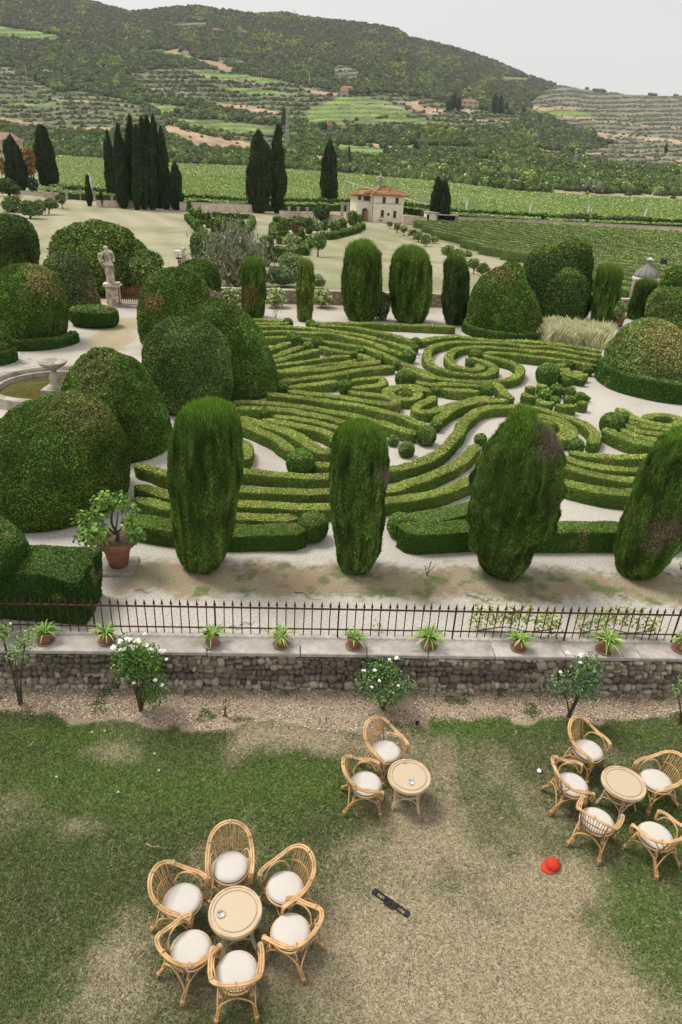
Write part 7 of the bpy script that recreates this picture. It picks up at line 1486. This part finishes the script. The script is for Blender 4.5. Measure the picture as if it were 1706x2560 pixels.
for k, (f, x, y, lab) in enumerate([('a', 640, 860, 'clear glass ashtray on the foreground table'), ('b', 1085, 1128, 'clear glass ashtray on the table beside the pair of chairs')]):
    p = G(*px(f, x, y), LAWN+.58); pr = [(.001, .004), (.04, .004), (.045, .022), (.056, .022), (.054, 0), (.001, 0)]; o_ = obj('glass_ashtray', [P_(lathe(pr, 24), sm=True)], [M_glass], loc=(p[0], p[1], LAWN+.578)); tag(o_, lab, 'ashtray')
p = G(*px('b', 1020, 872), LAWN+.58); o_ = obj('glass_stub', [P_(lathe([(.012, 0), (.02, .012), (.014, .02), (.001, .02)], 10)), P_((lathe([(.012, 0), (.018, .012), (.001, .02)], 10)[0]+np.array([-.035, -.004, 0]), lathe([(.012, 0), (.018, .012), (.001, .02)], 10)[1]))], [M_glass], loc=(p[0], p[1], LAWN+.578)); tag(o_, 'two tiny glass beads near the upper edge of the middle table', 'glass bead')
# red cap
def cap():
    p = G(*px('c', 300, 1650), LAWN+.05); D = depth(p); r = thing('red_cap', 'bright red cap with a stiff brim lying on the dry grass', 'cap', (p[0], p[1], LAWN+.015), R_(205)); M_red = mat('red_cloth', (.60, .045, .02), .8, nscale=14, namt=.12)
    V_, F_ = lathe([(.098, 0), (.102, .035), (.092, .07), (.068, .10), (.035, .116), (.001, .12)], 24); V_ = np.array(V_)*np.array([1.12, 1, 1]); cw = obj('crown', [(V_, F_, None, 0, True)], [M_red], r)
    for k in range(6):
        a = k*math.pi/3; obj('seam', [P_(tube([(math.cos(a)*x_*1.12, math.sin(a)*x_, z_+.002) for x_, z_ in ((.102, .03), (.092, .07), (.068, .10), (.03, .117))], .0022, 4))], [M_red], cw)
    obj('button', [P_((lathe([(.009, .118), (.007, .125), (.001, .127)], 8)))], [M_red], cw)
    n_ = 15; a = np.linspace(-1.25, 1.25, n_); inn = np.c_[np.cos(a)*.10*1.12, np.sin(a)*.10, np.full(n_, .012)]; out = np.c_[np.cos(a)*.11+.085*np.cos(a*1.1)**.8, np.sin(a)*.115, np.full(n_, .004)+.01*np.cos(a*1.2)]; V_ = np.r_[inn, out, inn-np.array([0, 0, .006]), out-np.array([0, 0, .006])]; i_ = np.arange(n_-1); F_ = np.r_[np.stack([i_, i_+1, n_+i_+1, n_+i_], -1), np.stack([2*n_+i_, 3*n_+i_, 3*n_+i_+1, 2*n_+i_+1], -1), np.stack([n_+i_, n_+i_+1, 3*n_+i_+1, 3*n_+i_], -1)]
    obj('brim', [(V_, F_, None, 0, True)], [M_red], r); obj('strap', [P_(tube(catmull([(.112, -.05, .03), (.125, 0, .045), (.112, .05, .03)], 4), .005, 5), (.35, .16, .06))], [M_col], r)
cap()
# black plastic bar with openings
def bracket():
    p0 = G(900+340/9.8, 2200+270/9.8, LAWN+.02); p1 = G(900+1180/9.8, 2200+850/9.8, LAWN+.02); L = np.linalg.norm((p1-p0)[:2]); r = thing('black_plastic_bracket', 'long black plastic bracket with two open slots lying on the dry grass', 'bracket', ((p0+p1)/2)*np.array([1, 1, 0])+np.array([0, 0, LAWN+.02]), math.atan2(p1[1]-p0[1], p1[0]-p0[0])); M_bk = mat('black_plastic', (.012, .013, .018), .35, spec=.5)
    w_ = L*.125
    obj('side_bar', [P_(box((0, w_*.5, 0), (L*.94, w_*.22, .026), bev=.004))], [M_bk], r); obj('side_bar', [P_(box((0, -w_*.5, 0), (L*.94, w_*.22, .026), bev=.004))], [M_bk], r)
    for s in (-1, 1): obj('end_clip', [P_(box((s*L*.46, 0, .004), (L*.10, w_*1.25, .04), bev=.006)), P_(box((s*L*.505, s*w_*.2, 0), (L*.03, w_*.7, .03)))], [M_bk], r)
    obj('centre_plate', [P_(box((0, -.0, .003), (L*.34, w_*.34, .03), bev=.004)), P_(box((-L*.16, 0, .003), (L*.04, w_*.8, .03))), P_(box((L*.17, 0, .003), (L*.04, w_*.8, .03)))], [M_bk], r); obj('handle', [P_(box((-.01, -w_*.95, 0), (L*.24, w_*.16, .024), bev=.003)), P_(box((-L*.13, -w_*.75, 0), (.014, w_*.4, .02))), P_(box((L*.11, -w_*.75, 0), (.014, w_*.4, .02)))], [M_bk], r)
    for k in range(5): obj('clip_tooth', [P_(box((-L*.3+k*L*.15, w_*.64, 0), (L*.05, w_*.12, .022)))], [M_bk], r)
bracket()
p = G(*px('b', 1163, 375), LAWN); r = thing('garden_spotlight', 'small black spike spotlight at the edge of the planting bed', 'spotlight', p); obj('body', [P_(lathe([(.03, 0), (.032, .09), (.036, .10), (.036, .12)], 14), (.02, .022, .03))], [M_col], r); obj('lens', [P_(lathe([(.030, .121), (.001, .123)], 14), (.5, .52, .55))], [M_glass], r)
p = G(*px('c', 165, 740), LAWN+.02); o_ = obj('paper_scrap', [P_((np.array([(-.03, -.03, 0), (.02, -.035, .012), (.035, .01, .02), (0, .04, .03), (-.035, .02, .01)]), [np.array([[0, 1, 4]]), np.array([[1, 2, 3]]), np.array([[1, 3, 4]])]), (.72, .72, .70))], [M_col], loc=(p[0], p[1], LAWN+.03)); tag(o_, 'crumpled white paper scrap on the grass left of the right group', 'paper scrap')
p = G(*px('a', 305, 955), LAWN+.02); lv, lf = leaf_quads(np.array([[0, 0, .02], [.03, .01, .03], [-.02, .02, .02]]), np.array([[0, 0, 1.]]*3), .07, .05, .2); o_ = obj('fallen_leaf', [(lv, lf, (.20, .42, .06), 0, False)], [M_leaf], loc=(p[0], p[1], LAWN+.03)); tag(o_, 'bright green fallen leaf between the left chairs of the foreground group', 'leaf')
p = G(*px('a', 125, 350), LAWN+.02); o_ = obj('straw', [P_(tube([(-.11, .03, 0), (0, -.02, .01), (.10, 0, 0)], .004, 4), (.55, .47, .33)), P_(tube([(-.10, .05, 0), (-.02, 0, .01)], .003, 4), (.55, .47, .33))], [M_col], loc=(p[0], p[1], LAWN+.03)); tag(o_, 'dry pale straw lying on the grass above the foreground group', 'straw')
for k, (x, y) in enumerate([(142, 1942), (231, 1830), (263, 1827), (387, 1884), (296, 1980), (398, 1926)]):
    p = G(x, y, LAWN+.02); V_, F_ = box((0, 0, 0), (.05, .04, .025), bev=.01); o_ = obj('pebble', [(V_, F_, (.5, .46, .38), 0, True)], [M_col], loc=(p[0], p[1], LAWN+.02), rz=k); tag(o_, ['pale pebble farthest left in the lawn', 'left one of two pale pebbles below the tall rose', 'right one of two pale pebbles below the tall rose', 'pale pebble in the dry patch below the tall rose', 'pale pebble above the foreground chairs, lowest of all', 'pale pebble between the dry patch and the foreground chairs'][k], 'pebble', 'pebbles in the left lawn')
# ---------------------------------------------------------------- air between here and the hills
V_, F_ = box((0, 2400, 380), (9600, 5400, 790)); hz = bpy.data.objects.new('haze', new_mesh('haze', [(V_, F_, None, 0, False)], [])) 
mh = bpy.data.materials.new('air'); mh.use_nodes = True; t = mh.node_tree; t.nodes.clear(); oo = t.nodes.new('ShaderNodeOutputMaterial'); pv = t.nodes.new('ShaderNodeVolumePrincipled')
pv.inputs['Color'].default_value = (.86, .9, .96, 1); pv.inputs['Density'].default_value = .00006; pv.inputs['Anisotropy'].default_value = 0.2; t.links.new(pv.outputs[0], oo.inputs['Volume'])
hz.data.materials.append(mh); C.objects.link(hz); stuff(hz); hz.location = (0, 0, 0)
